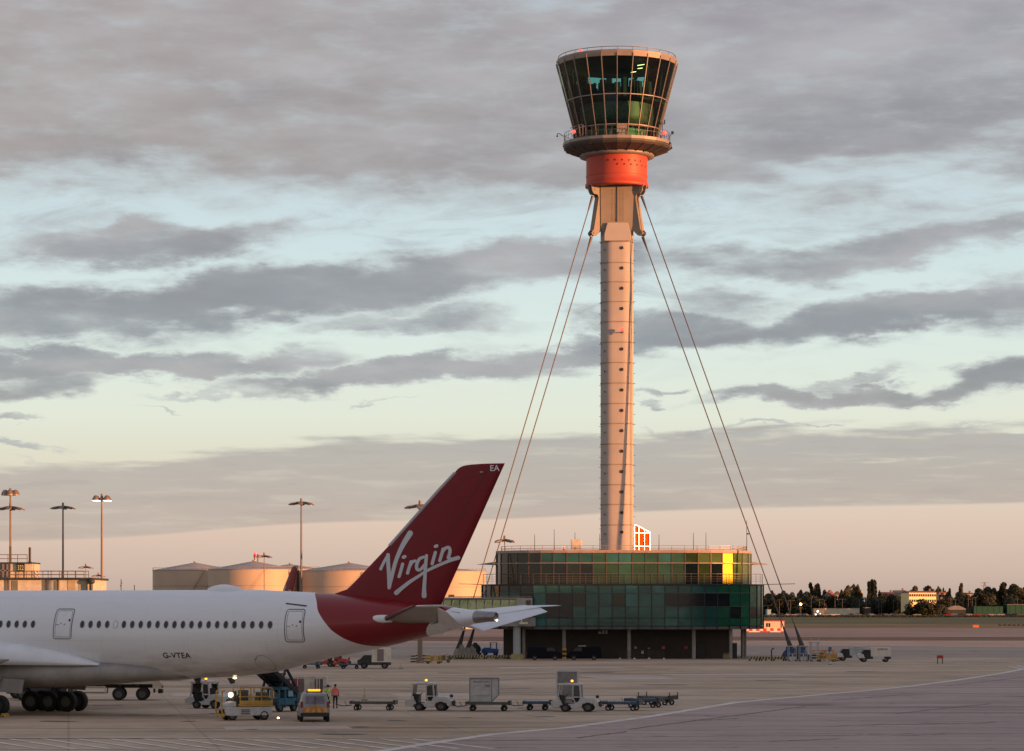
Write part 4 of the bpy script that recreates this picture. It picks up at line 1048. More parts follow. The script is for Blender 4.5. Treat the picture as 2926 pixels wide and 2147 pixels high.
q = MB(); q.loft([ngon(5.5, 73.8), ngon(5.5, 73.9)], caps=True); q.loft([ngon(5.9, 75.72), ngon(5.9, 75.9)], caps=True); q.build('floor', inm, CT_)
q = MB()
for (a, r_, z, L) in ((30, 6.4, 84.2, 1.2), (34, 5.6, 83.9, .8), (26, 5.0, 83.4, .9)): q.box((r_ * math.sin(R(a)), -r_ * math.cos(R(a)), z), (.1, L, .06), rz=R(a + 20))
q.build('ceiling_lamp', lampmat('cab_lamp', (1, .75, .25), 2.5), CT_)
# red obstruction lights
def red_light(p, par, nm='obstruction_light', r=.26):
    q_ = MB(); q_.smooth = True; q_.sph(p, r, 12, 8, (1, 1, .85)); o = q_.build(nm, redlamp, par)
    g_ = MB(); g_.cyl((p[0], p[1], p[2] - r - .3), (p[0], p[1], p[2] - r * .6), .08, .1, 8); g_.build('bracket', dark_metal, o)
red_light((-5.4, -6.6, 86.05), CT_, r=.22); red_light((-6.3, -4.2, 74.95), CT_, r=.30); red_light((6.6, -3.9, 74.85), CT_, r=.30)
red_light((.62, -3.15, front_z(729 * 1.3) + .2), CT_, r=.27)
q = MB(); q.box((.62, -2.75, front_z(729 * 1.3) - .12), (.5, .9, .12)); q.build('light_shelf', neck_m, CT_)
# cameras, floodlights and aerials round the gallery
q = MB()
q.tube([(-7.7, -.5, 74.9), (-8.3, -.6, 75.3), (-8.6, -.7, 75.25), (-8.6, -.7, 75.0)], .05, 6); q.sph((-8.6, -.7, 74.9), .13, 8, 6)
q.build('camera_arm', dark_metal, gal)
q = MB(); q.cyl((6.3, -4.4, 74.2), (6.3, -4.4, 76.3), .05, .05, 6); q.beam((6.0, -4.4, 76.0), (6.65, -4.4, 76.0), .06); q.cyl((6.05, -4.4, 76.0), (6.0, -4.4, 76.6), .14, .1, 8); q.cyl((6.6, -4.4, 76.0), (6.65, -4.4, 76.6), .14, .1, 8); q.cyl((7.3, -2.4, 74.2), (7.9, -2.5, 75.3), .05, .05, 6); q.box((7.85, -2.5, 75.1), (.35, .3, .4))
q.build('weather_sensors', dark_metal, gal)
q = MB()
for a, r_, z in ((-62, 6.9, 72.7), (-50, 6.2, 72.6), (-36, 5.6, 72.2), (60, 7.2, 73.2), (72, 7.9, 73.6), (80, 7.9, 73.1), (46, 6.2, 72.3), (95, 7.7, 73.3)):
    p = Vector((r_ * math.sin(R(a)), -r_ * math.cos(R(a)), z)); q.box(p, (.22, .22, .28)); q.cyl(p, p + Vector((0, 0, .7)), .035, .035, 5)
q.build('floodlights', black, gal)
q = MB()
for a in range(-70, 71, 20): p = Vector((6.6 * math.sin(R(a)), -6.6 * math.cos(R(a)), 74.1)); q.box(p + Vector((0, 0, .3)), (.3, .2, .5 + .3 * abs(math.sin(a))), rz=R(a))
q.build('gallery_boxes', under_m, gal)
q = MB()
for x in (-5.5, -5.0, -4.6): q.beam((x, -4.5, 74.2), (x, -4.5, 75.9), .2, .08)
q.beam((-6.8, -3.9, 75.5), (-5.2, -4.7, 75.9), .22, .06); q.beam((-6.6, -3.9, 74.2), (-5.9, -4.2, 75.3), .06); q.build('access_frame', frame_m, gal)

# ---- stay cables and their anchors
cab_m = mat('stay_cable', (.13, .10, .085), .5, metal=.2, var=.1)
sock = mat('stay_socket', (.045, .04, .04), .5, metal=.2, var=.2)
def stay(azd, label_a, label_b, lab_anchor, cb=None):
    a = R(azd); d = Vector((math.sin(a), -math.cos(a), 0)); base = Vector((TX, TY, 0))
    out = []
    for r0, z0, r1, z1, lb in ((4.15, 66.0, 30.0 if azd > 0 else 26.1, 1.3, label_a), (4.35, 60.1, 28.2 if azd > 0 else 24.6, 1.2, label_b)):
        p, e = base + d * r0 + Vector((0, 0, z0)), base + d * r1 + Vector((0, 0, z1))
        u_ = (e - p).normalized(); q_ = MB(); q_.smooth = True
        q_.cyl(p, e, .078, .078, 10); c_ = q_.build('stay_cable', cab_m); tag(c_, lb, 'cable', 'stay cables of the control tower')
        q_ = MB(); q_.smooth = True; q_.cyl(p - u_ * .1, p + u_ * 2.2, .22, .09, 10); q_.build('socket', cab_m, c_)
        q_ = MB(); q_.smooth = True; q_.cyl(e - u_ * 3.6, e - u_ * 1.8, .10, .24, 12); q_.cyl(e - u_ * 1.8, e - u_ * .1, .24, .40, 12); q_.build('damper', sock, c_)
    A = thing('stay_anchor', lab_anchor, 'cable anchor', base + d * (28.6 if azd > 0 else 24.9), math.atan2(d.y, d.x), 'stay anchors on the apron')
    m_ = blue_p if azd == 57 else concrete
    A.scale = (.62, .62, .8)
    q_ = MB(); q_.prism([(-3.2, 0), (3.0, 0), (2.6, 1.5), (1.6, 2.3), (.7, 1.9), (-.6, 2.0), (-1.6, 1.9), (-2.6, 1.1)], -.75, .75); q_.build('base_block', m_, A, bevel=.08)
    q_ = MB(); q_.smooth = True; q_.cyl((1.4, -.9, 1.9), (1.4, .9, 1.9), .6, .6, 20); q_.cyl((-1.2, -.9, 1.8), (-1.2, .9, 1.8), .5, .5, 20); q_.build('pin', m_, A)
    return A
stay(57, 'outer steel stay cable on the right side of the control tower', 'inner steel stay cable on the right side of the control tower', 'blue stay cable anchor right of the green glass building')
stay(-60, 'outer steel stay cable on the left side of the control tower, behind the fin', 'inner steel stay cable on the left side of the control tower, behind the fin', 'pale concrete stay cable anchor left of the green glass building')
# short wire ties from the terrace to the stays
def tie(p, e, lb):
    q_ = MB(); q_.cyl(p, e, .05, .05, 6); tag(q_.build('tie_rod', cab_m), lb, 'tie rod', 'rods between building and stays')

# ---------------------------------------------------------------- green glass building at the foot of the tower
GB = thing('glass_building', 'two-storey green glass building on columns round the foot of the control tower', 'building')
def plan(angles, pw, nst, x0, Yf):
    hs = [-a for a in reversed(angles)] + [0] * nst + list(angles)
    tot = sum(math.cos(R(a)) * pw for a in hs); dep = -sum(math.sin(R(a)) * pw for a in hs[:len(angles)])
    p = Vector((x0 - tot / 2, Yf + dep, 0)); o = [p.copy()]
    for a in hs: p = p + Vector((math.cos(R(a)), math.sin(R(a)), 0)) * pw; o.append(p.copy())
    return o, hs
lowP, lowA = plan([8, 19, 28, 43, 51, 66, 75, 86], 1.83, 12, 15.7, 388.0)
upP, upA = plan([6, 13, 22, 28.8, 44, 58, 72, 86], 1.826, 9, 15.85, 389.2)
def gglass(name, col, rough=.06, wav=.25):
    if name in MATS: return MATS[name]
    m_ = bpy.data.materials.new(name); m_.use_nodes = True; t_ = NT(m_.node_tree); b_ = m_.node_tree.nodes['Principled BSDF']
    tc_ = t_.n('ShaderNodeTexCoord'); n_ = t_.noise(t_.mapping(tc_.outputs['Object'], sc=(.22, .22, .5)), 1.0, 3, .5, .8)
    n2_ = t_.noise(tc_.outputs['Object'], 3.0, 2, .5)
    t_.l(t_.mix(t_.smooth(n_.outputs['Fac'], .35, .68), tuple(c * .72 for c in col) + (1,), tuple(c * 1.2 for c in col) + (1,)), b_.inputs['Base Color'])
    b_.inputs['Roughness'].default_value = rough; b_.inputs['Specular IOR Level'].default_value = .55
    bp_ = t_.n('ShaderNodeBump'); bp_.inputs['Strength'].default_value = wav; bp_.inputs['Distance'].default_value = .02
    t_.l(n_.outputs['Fac'], bp_.inputs['Height']); t_.l(bp_.outputs[0], b_.inputs['Normal'])
    MATS[name] = m_; return m_
G_teal = gglass('glass_teal', (.013, .080, .068)); G_teal2 = gglass('glass_teal_light', (.024, .125, .105)); G_green = gglass('glass_green', (.010, .095, .05))
G_dark = gglass('glass_dark', (.005, .010, .012)); G_olive = gglass('glass_olive', (.030, .055, .018)); G_olive2 = gglass('glass_olive_dark', (.012, .022, .012)); G_green3 = gglass('glass_soft_green', (.022, .085, .045)); G_olive3 = gglass('glass_olive_green', (.022, .062, .022)); G_pale = gglass('glass_pale_green', (.085, .14, .045))
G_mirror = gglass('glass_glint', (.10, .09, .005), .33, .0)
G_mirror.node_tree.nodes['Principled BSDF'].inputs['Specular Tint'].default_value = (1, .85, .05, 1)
band_grey = mat('spandrel_grey', (.085, .085, .080), .6, var=.2, vs=.4)
mull = mat('mullion_bronze', (.13, .085, .06), .5, metal=.2, var=.15)
mull_d = mat('mullion_dark', (.010, .013, .013), .5, var=.2)
rr = random.Random(11)
def facade(P_, A_, z0, z1, rows, matfn, mullm, trans, mw=.10):
    n = len(A_)
    for i in range(n):
        a, b = P_[i], P_[i + 1]; nrm = Vector((math.sin(R(A_[i])), -math.cos(R(A_[i])), 0))
        col_ = None
        for j, (za, zb) in enumerate(zip(rows, rows[1:])):
            q_ = MB(); mt2, tilt = matfn(i, j, n, A_[i])
            q_.add([a + Vector((0, 0, za + .03)), b + Vector((0, 0, za + .03)), b + Vector((0, 0, zb - .03)) - nrm * tilt, a + Vector((0, 0, zb - .03)) - nrm * tilt], [(0, 1, 2, 3)])
            if col_ is None: col_ = q_.build('window', mt2, GB, fix=False)
            else: q_.build('pane', mt2, col_, fix=False)
    q_ = MB()
    for i in range(n + 1): q_.box((P_[i].x, P_[i].y, (z0 + z1) / 2), (mw, .18, z1 - z0), rz=R(A_[min(i, n - 1)]))
    q_.build('mullions', mullm, GB)
    q_ = MB()
    for z, w_, pr in trans:
        for i in range(n):
            nrm = Vector((math.sin(R(A_[i])), -math.cos(R(A_[i])), 0)) * pr
            q_.beam(P_[i] + nrm + Vector((0, 0, z)), P_[i + 1] + nrm + Vector((0, 0, z)), .08, w_)
    return q_
ZL0, ZL1 = 4.25, 10.35
def mf_low(i, j, n, a):
    if i < 3: return (G_dark, 0) if j > 1 else (gglass('glass_grey', (.012, .022, .020)), 0)
    if i < 7: return (gglass('glass_slate', (.012, .024, .024)) if j == 3 else G_dark if j in (1, 2) and i > 5 else G_teal, 0)
    if i in (8, 9): return (G_dark if j in (1, 2) else G_teal, 0)
    if i in (10, 13): return (G_olive2 if j == 2 else G_teal, 0)
    if i in (17, 18) and j == 2: return (G_dark, 0)
    if i in (19, 20, 21) and j == 2: return (G_dark, 0)
    if i in (22, 24, 25) and j == 1: return (G_dark, 0)
    if i >= 21: return (G_green, 0)
    return (rr.choice([G_teal, G_teal2, G_teal]), 0)
tr = facade(lowP, lowA, ZL0 - .05, ZL1, [ZL0 + .35, 5.7, 7.3, 9.2, ZL1 - .1], mf_low, mull_d, [(9.2, .10, .06), (7.3, .05, .03)])
tr.build('transoms', mat('transom_teal', (.06, .09, .075), .4, metal=.3, var=.1), GB)
ZU0, ZU1 = 10.45, 14.75
def mf_up(i, j, n, a):
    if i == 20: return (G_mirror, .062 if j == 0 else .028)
    if i < 6: return (G_olive2 if j == 0 else gglass('glass_grey', (.012, .022, .020)), 0)
    if i in (6, 7, 8, 9): return ((G_olive2, G_dark)[i % 2] if j == 0 else G_teal, 0)
    if i in (17, 18, 19): return (G_pale if j == 1 and i > 17 else G_dark if j == 0 and i != 18 else G_olive, 0)
    if i >= 21: return (G_pale if i < 24 or j == 1 else G_dark, 0)
    return (rr.choice([G_green3, G_teal2, G_green3]) if j == 1 else rr.choice([G_olive3, G_olive3, G_green3, G_olive3]), 0)
tr = facade(upP, upA, ZU0, ZU1 + .1, [ZU0, 13.3, ZU1], mf_up, mull, [])
# sunshade rail standing off the upper storey, terrace rails, roof edge
def offset(P_, A_, d):
    o = []
    for i, p in enumerate(P_):
        a = A_[0] if i == 0 else A_[-1] if i == len(P_) - 1 else (A_[i - 1] + A_[i]) / 2
        o.append(p + Vector((math.sin(R(a)), -math.cos(R(a)), 0)) * d)
    return o
steel_w = mat('rail_steel_warm', (.34, .25, .20), .5, metal=.3, var=.15)
q = MB(); sh = offset(upP, upA, .62)
for a, b in zip(sh, sh[1:]): q.beam(a + Vector((0, 0, 13.35)), b + Vector((0, 0, 13.35)), .12, .12)
for k, (a, b) in enumerate(zip(upP, sh)): q.beam(a + Vector((0, 0, 13.45)), b + Vector((0, 0, 13.35)), .06)
q.build('sunshade_rail', steel_w, GB)
for s_, e_ in ((0, -1), (-1, 1)):
    p = upP[s_]; q = MB(); q.add([p + Vector((-.1 * e_, 0, 13.7)), p + Vector((2.9 * e_, .6, 13.30)), p + Vector((-.1 * e_, 1.2, 13.6)), p + Vector((-.1 * e_, 0, 13.2)), p + Vector((-.1 * e_, 1.2, 13.2))], [(0, 1, 2), (0, 3, 1), (1, 4, 2), (3, 4, 1), (0, 2, 4, 3)]); q.build('sunshade_fin', mid_metal, GB)
q = MB(); tp_ = offset(lowP, lowA, -.15)
for z in (10.85, 11.15, 11.45, 11.85):
    for a, b in zip(tp_, tp_[1:]): q.beam(a + Vector((0, 0, z)), b + Vector((0, 0, z)), .035 if z < 11.8 else .07)
for p in tp_: q.beam(p + Vector((0, 0, 10.4)), p + Vector((0, 0, 11.85)), .045)
q.build('terrace_railing', mat('rail_steel', (.12, .10, .09), .5, metal=.3, var=.15), GB)
def slab(P_, z0, z1, d, m_, nm, back=416.5):
    o = offset(P_, lowA if P_ is lowP else upA, d); q_ = MB(); poly = [(p.x, p.y) for p in o] + [(o[-1].x, back), (o[0].x, back)]
    q_.prism(poly, z0, z1, 'z'); return q_.build(nm, m_, GB)
slab(lowP, ZL0 - .1, ZL0 + .3, -.08, band_grey, 'soffit_band')
slab(lowP, 10.25, 10.44, .1, mull_d, 'terrace_slab')
slab(upP, ZU1 + .02, ZU1 + .42, .08, mat('parapet', (.36, .27, .23), .6, var=.15), 'parapet')
slab(lowP, ZL0 + .32, 10.2, -.5, band_grey, 'wall'); slab(upP, 10.46, ZU1, -.45, band_grey, 'wall')
q = MB(); rp = offset(upP, upA, -.7)
rp = rp + [Vector((rp[-1].x, 414, 0)), Vector((rp[0].x, 414, 0)), rp[0]]
for z in (15.45, 15.8):
    for a, b in zip(rp, rp[1:]): q.beam(a + Vector((0, 0, z)), b + Vector((0, 0, z)), .06)
for a, b in zip(rp, rp[1:]):
    n_ = max(1, round((b - a).length / 1.9))
    for k in range(n_): p = a.lerp(b, k / n_); q.beam(p + Vector((0, 0, 15.1)), p + Vector((0, 0, 15.8)), .06)
q.build('roof_railing', steel_w, GB)
# set-back ground floor with doors, columns
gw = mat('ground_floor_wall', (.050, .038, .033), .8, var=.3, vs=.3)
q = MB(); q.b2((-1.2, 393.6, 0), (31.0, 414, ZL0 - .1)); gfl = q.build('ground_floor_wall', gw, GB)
for u, w_ in ((2003, 1.2), (2098, .8)):
    x = (u - CU) * 393.5 / FPX; q = MB(); q.box((x, 393.52, 1.1), (w_, .12, 2.2)); q.build('door', black, gfl, bevel=.02)
for u, r_, z in ((1612, .27, 0), (1797.5, .27, 0), (1982.6, .27, 0), (2088, .22, 0), (1497, .22, 0), (2122, .26, 0), (2130, .16, 0)):
    Yc = 390.6 if u < 2100 else 396.0
    x = (u - CU) * Yc / FPX; q = MB(); q.smooth = True; q.cyl((x, Yc, z), (x, Yc, ZL0 - .1), r_, r_, 14)
    cc = q.build('column', concrete, GB)
# roof clutter
q = MB()
for x, y, h in ((6, 398, 3.2), (9, 400, 2.8), (12.5, 399, 2.6), (25.5, 393.5, 2.6), (27.5, 397, 2.7), (33.2, 396, 4.4), (21, 400, 2.5), (3.2, 396, 2.4)): q.cyl((x, y, 15.1), (x, y, 15.1 + h), .05, .03, 6)
q.box((33.35, 396, 17.6), (.3, .2, .2)); q.build('roof_aerials', dark_metal, GB)
q = MB(); q.box((9.0, 391.8, 16.05), (1.5, 1.2, 1.3)); q.build('plant_box', cream, GB, bevel=.05)
q = MB(); q.b2((1.5, 400, 15.2), (30, 411, 15.35)); q.build('roof', mat('roof_pink', (.33, .24, .20), .8, var=.2), GB)
# glazed stair hatch on the roof, blazing in the low sun
HT = thing('roof_hatch', 'glazed white-framed stair hatch glowing on the roof right of the mast', 'roof hatch', ((1812.5 - CU) * 409 / FPX, 409.0, 0), R(29))
hx0, hx1, hy = 0.0, (1858 - 1812.5) * 409 / FPX / math.cos(R(29)), 0.0
hz = lambda v: CAMH + (HV - v) * 409 / FPX
w_fr = mat('bright_white_frame', (.95, .93, .88), .42, metal=.9, var=0)
q = MB(); pr = [(hx0, 15.2), (hx0, hz(1500)), (hx0 + .25, hz(1500)), (hx1, hz(1521)), (hx1, 15.2)]
def frame_sheet(y):
    for a, b in zip(pr, pr[1:]): q.beam((a[0], y, a[1]), (b[0], y, b[1]), .180, .05)
    for f_ in (.28, .64): x = hx0 + (hx1 - hx0) * f_; q.beam((x, y, 15.2), (x, y, hz(1500) - (hz(1500) - hz(1521)) * f_), .140, .05)
    for v in (1523, 1561): q.beam((hx0, y, hz(v)), (hx1, y, hz(v)), .160, .05)
frame_sheet(hy); frame_sheet(hy + 2.2)
for x, z in ((hx1, hz(1521)), (hx0, hz(1500)), (hx1, 15.3), (hx1, hz(1561))): q.beam((x, hy, z), (x, hy + 2.2, z), .150, .05)
q.build('hatch_frame', w_fr, HT)
q = MB(); q.add([(hx0 + .05, hy + .1, 15.2), (hx1 - .05, hy + .1, 15.2), (hx1 - .05, hy + .1, hz(1523)), (hx0 + .25, hy + .1, hz(1502)), (hx0 + .05, hy + .1, hz(1502))], [(0, 1, 2, 3, 4)])
q.add([(hx1 - .02, hy + .1, 15.2), (hx1 - .02, hy + 2.1, 15.2), (hx1 - .02, hy + 2.1, hz(1523)), (hx1 - .02, hy + .1, hz(1523))], [(0, 1, 2, 3)])
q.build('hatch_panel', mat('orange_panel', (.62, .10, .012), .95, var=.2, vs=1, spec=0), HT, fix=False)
red_light((7.2, 389.6, 15.5), GB, r=.14)
# ties to the stays
tie((lowP[-1].x, lowP[-1].y, 10.45), (lowP[-1].x + 4.0, lowP[-1].y - 5.0, 10.5), 'thin rod from the right end of the glass building to the stay cable')
tie((lowP[0].x, lowP[0].y, 10.45), (lowP[0].x - 3.2, lowP[0].y - 5.0, 10.5), 'thin rod from the left end of the glass building to the stay cable')

# ---------------------------------------------------------------- light masts
pole_m = mat('mast_brown', (.22, .16, .12), .6, metal=.2, var=.15)
lamp_dark = mat('lamp_housing', (.20, .15, .12), .5, metal=.2, var=.2)
lamp_lens = mat('lamp_lens', (.45, .40, .33), .3, var=0)
def light_mast(u, vtop, Y, kind, label, r0=.24):
    p = at(u, vtop, Y); h = p.z
    P_ = thing('light_mast', label, 'light mast', (p.x, Y, 0), 0, 'apron light masts')
    q_ = MB(); q_.smooth = True; q_.cyl((0, 0, 0), (0, 0, h + .3), r0, r0 * .5, 12); q_.cyl((0, 0, 0), (0, 0, .5), r0 * 1.5, r0 * 1.5, 12); q_.build('pole', pole_m, P_)
    def head(z, spread, n, dome):
        hb = MB(); hb.smooth = False
        hb.cyl((0, 0, z - .12), (0, 0, z + .12), .5, .5, 12); hb.beam((-spread, 0, z), (spread, 0, z), .12); hb.beam((0, -spread, z), (0, spread, z), .12)
        hb.cyl((0, 0, z + .1), (0, 0, z + .75), .22, .16, 10); hb.build('lamp_crossarm', lamp_dark, P_)
        for k in range(n):
            a = 2 * math.pi * (k + .5) / n; x, y = spread * math.cos(a), spread * .8 * math.sin(a)
            L = MB()
            if dome:
                L.smooth = True; L.M = Matrix.Translation(Vector((x, y, z)))
                L.lathe([(.55, -.25), (.5, 0), (.3, .35), (.12, .5), (0, .5)], 12); o = L.build('lamp', lamp_dark, P_)
                l2 = MB(); l2.cyl((x, y, z - .32), (x, y, z - .22), .54, .54, 14); l2.build('lens', white_lamp if kind == 'lit' else lamp_lens, o)
            else:
                L.M = Matrix.Translation(Vector((x * .75, y, z - .05))) @ Matrix.Rotation(a, 4, 'Z') @ Matrix.Rotation(R(8), 4, 'Y')
                L.loft([[Vector((-.6, -.3, -.05)), Vector((-.6, .3, -.05)), Vector((-.6, .3, .2)), Vector((-.6, -.3, .2))], [Vector((.5, -.42, -.1)), Vector((.5, .42, -.1)), Vector((.5, .42, .14)), Vector((.5, -.42, .14))], [Vector((1.1, -.2, -.1)), Vector((1.1, .2, -.1)), Vector((1.1, .2, -.02)), Vector((1.1, -.2, -.02))]])
                o = L.build('lamp', lamp_dark, P_)
                l2 = MB(); l2.M = L.M; l2.box((.1, 0, -.16), (1.0, .5, .05)); l2.build('lens', lamp_lens, o)
    if kind == 'double': head(h, .85, 6, True); head(h - 2.1, 1.5, 6, False)
    elif kind == 'lit': head(h, 1.15, 4, True)
    else: head(h, 1.5 if kind == 'flat' else 1.2, 6 if kind == 'flat' else 4, False)
    return P_
light_mast(30, 1410, 403, 'double', 'tall brown light mast with two tiers of lamps at the left edge')
light_mast(180, 1450, 452, 'flat', 'tall brown light mast with one wide flat lamp tier behind the stand building')
light_mast(291, 1426, 413, 'lit', 'tall brown light mast with four white-lit dome lamps')
light_mast(861, 1438, 442, 'flat', 'tall light mast rising behind the satellite dome of the airliner')
light_mast(1200, 1447, 362, 'flat', 'light mast half hidden behind the airliner fin, foot seen under the tail', .33)
light_mast(755, 1590, 560, 'small', 'short T-shaped light mast in front of the storage tanks', .14)
light_mast(245, 1621, 620, 'small', 'small distant light mast right of the stand building', .12)
light_mast(281, 1645, 700, 'small', 'tiny distant light mast just left of the four-dome mast', .12)
light_mast(1442, 1545, 425, 'small', 'light mast poking above the left corner of the glass building roof', .14)

# ---------------------------------------------------------------- stand building with number sign
SBY = 390.0
def sx(u): return (u - CU) * SBY / FPX
def sz(v): return CAMH + (HV - v) * SBY / FPX
SB = thing('stand_building', 'cream two-level stand building with roof railings at the left edge', 'building')
q = MB(); q.b2((sx(-420), SBY, 0), (sx(262), SBY + 14, sz(1657))); w1 = q.build('wall', cream, SB)
q = MB(); q.b2((sx(-430), SBY - .5, sz(1657)), (sx(268), SBY + 14.5, sz(1651))); q.build('roof_slab', dark_metal, SB, bevel=.03)
q = MB(); q.b2((sx(-250), SBY + .3, sz(1651)), (sx(92), SBY + 6, sz(1610.5))); w2 = q.build('cabin', cream, SB)
q = MB(); q.b2((sx(-255), SBY, sz(1611)), (sx(94), SBY + 6.3, sz(1607))); q.build('cabin_roof', dark_metal, SB)
pan_g = mat('panel_grey_green', (.17, .18, .15), .6, var=.15); pan_t = mat('panel_tan', (.42, .35, .22), .6, var=.12)
for a, b, m_ in ((33, 51, pan_g), (121, 135, pan_g), (155, 168, pan_g), (194, 216, pan_t), (226, 249, pan_t), (-40, -12, pan_g), (-120, -90, pan_g)):
    q = MB(); q.b2((sx(a), SBY - .06, sz(1740)), (sx(b), SBY + .02, sz(1659))); q.build('wall_panel', m_, w1)
for a in (18, 26, 135, 168, 249):
    q = MB(); q.b2((sx(a) - .08, SBY - .14, 3), (sx(a) + .08, SBY - .02, sz(1658))); q.build('downpipe', pole_m, w1)
q = MB(); q.b2((sx(-60), SBY + .1, sz(1650)), (sx(29), SBY + .28, sz(1612))); wa_ = q.build('window', mat('shaded_glazing', (.05, .055, .065), .2, var=.2, vs=.5), w2)
q = MB()
for u in (-40, -20, 6, 18): q.b2((sx(u), SBY + .02, sz(1650)), (sx(u) + .25, SBY + .1, sz(1612)))
q.b2((sx(-60), SBY + .02, sz(1632)), (sx(29), SBY + .1, sz(1629))); q.build('window_frame', mid_metal, wa_)
q = MB()
def railing(q_, x0, x1, y, z0, z1, step, r=.055):
    n = max(1, round((x1 - x0) / step))
    for z in (z1, (z0 + z1) / 2): q_.beam((x0, y, z), (x1, y, z), r * 1.7)
    for k in range(n + 1): x = x0 + (x1 - x0) * k / n; q_.beam((x, y, z0), (x, y, z1), r * 1.5)
railing(q, sx(-420), sx(240), SBY + .1, sz(1652), sz(1632), 1.15); railing(q, sx(-420), sx(243), SBY + 3.4, sz(1652), sz(1632), 1.9)
railing(q, sx(-200), sx(74), SBY + 1, sz(1608), sz(1585), 1.3)
q.build('roof_railing', mat('railing_brown', (.16, .11, .08), .6, metal=.2, var=.2), SB)
q = MB(); q.smooth = True
q.cyl((sx(81), SBY + 1.2, sz(1610)), (sx(81), SBY + 1.2, sz(1564)), .17, .17, 10); q.cyl((sx(81), SBY + 1.2, sz(1610)), (sx(81), SBY + 1.2, sz(1604)), .3, .2, 10)
q.build('flue', dark_metal, SB)
q = MB(); q.smooth = True; q.cyl((sx(25), SBY + 1.2, sz(1610)), (sx(25), SBY + 1.2, sz(1561)), .15, .15, 10); q.build('flue', dark_metal, SB)
q = MB(); q.smooth = True; q.cyl((sx(262), SBY - .6, sz(1683) - 6), (sx(262), SBY - .6, sz(1664)), .2, .25, 10); q.sph((sx(263), SBY - .6, sz(1662)), .5, 10, 8, (1, 1, .8)); q.build('vent_cowl', dark_metal, SB)
q = MB(); q.b2((sx(47.5), SBY - .02, sz(1633.5)), (sx(70), SBY + .2, sz(1611.5))); sg = q.build('stand_number_board', black, SB)
vs_, fs_ = text_verts('322', 1.0)
lettering('322', .95, lambda x, y: Vector((sx(59) + x, SBY - .05, sz(1622.5) + y)), mat('sign_yellow', (.55, .50, .18), .5, var=0), sg, 'number_lettering', sx=.62)

# ---------------------------------------------------------------- storage tanks
tank_m = mat('tank_cream', (.52, .40, .29), .6, var=.10, vs=.08)
tank_roof = mat('tank_roof', (.34, .30, .27), .6, var=.15, vs=.3)
def tank(u, Y, rpx, vwall, vpeak, label, pipes=False):
    x = (u - CU) * Y / FPX; r = rpx * Y / FPX; zw_ = CAMH + (HV - vwall) * Y / FPX; zp = CAMH + (HV - vpeak) * Y / FPX
    T = thing('storage_tank', label, 'storage tank', (x, Y, 0), 0, 'storage tanks behind the airliner')
    q_ = MB(); q_.smooth = True; q_.lathe([(r, 0), (r, zw_)], 96); w_ = q_.build('wall', tank_m, T)
    for z in (zw_ - .25, zw_ * .72, zw_ * .42):
        g_ = MB(); g_.lathe([(r, z), (r + .12, z), (r + .12, z + .14), (r, z + .14)], 96); g_.build('stiffening_ring', tank_roof, w_)
    q_ = MB(); q_.smooth = False; q_.lathe([(r + .1, zw_), (0.01, zp)], 36); q_.build('roof', tank_roof, T)
    q_ = MB()
    for k in range(56):
        a0, a1 = 2 * math.pi * k / 56, 2 * math.pi * (k + 1) / 56
        a_, b_ = Vector((r * math.cos(a0), r * math.sin(a0), zw_)), Vector((r * math.cos(a1), r * math.sin(a1), zw_))
        q_.beam(a_, a_ + Vector((0, 0, .9)), .06); q_.beam(a_ + Vector((0, 0, .9)), b_ + Vector((0, 0, .9)), .06)
    q_.cyl((0, 0, zp), (0, 0, zp + .4), .5, .5, 10); q_.build('railing', tank_roof, T)
    q_ = MB(); a0 = R(-118)
    for k in range(30):
        a1 = a0 + k * .028; p = Vector((math.cos(a1) * (r + .5), math.sin(a1) * (r + .5), zw_ * k / 30)); q_.box(p, (.9, .5, .08), rz=a1)
    q_.build('stair', tank_roof, T)
    return T
tank(557, 1008, 120, 1630, 1607.5, 'leftmost cream storage tank, wholly in shade')
tank(725, 975, 129, 1628, 1603.5, 'cream storage tank half lit orange, two red-topped flues above it')
tank(829, 1058, 84, 1626, 1612, 'small storage tank behind, peak just left of the far red fin')
tank(998, 975, 145, 1632, 1608.5, 'wide storage tank right of the tall mast, partly hidden by the airliner fin')
tank(1264, 960, 124, 1633, 1621, 'rightmost storage tank, orange lit, between fin and glass building')
for u, lb in ((728.5, 'left of two slim flues with red lit tops above the tanks'), (738, 'right of two slim flues with red lit tops above the tanks')):
    p = at(u, 1583, 1035); F = thing('flue_stack', lb, 'flue', (p.x, p.y, 0), 0, 'flues above the tanks')
    q = MB(); q.smooth = True; q.cyl((0, 0, 0), (0, 0, p.z - .6), .38, .36, 12); q.build('pipe', mid_metal, F)
    q = MB(); q.smooth = True; q.cyl((0, 0, p.z - 1.3), (0, 0, p.z - .2), .5, .5, 12); q.build('cap', red_p, F)
    if u < 730: q = MB(); q.sph((-.1, 0, p.z + .1), .5, 10, 6); q.build('warning_light', redlamp, F)
for u, v, lb in ((346, 1656, 'thin latticed aerial on the skyline left of the tanks'), (384, 1672, 'short thin aerial on the skyline close to the tanks')):
    p = at(u, v, 640); q = MB()
    for z in range(0, int(p.z), 2): q.beam((-.25, 0, z), (.25, 0, z + 1), .1)
    q.beam((0, 0, 0), (0, 0, p.z), .16); o = q.build('aerial_mast', dark_metal); o.location = (p.x, p.y, 0); tag(o, lb, 'aerial')

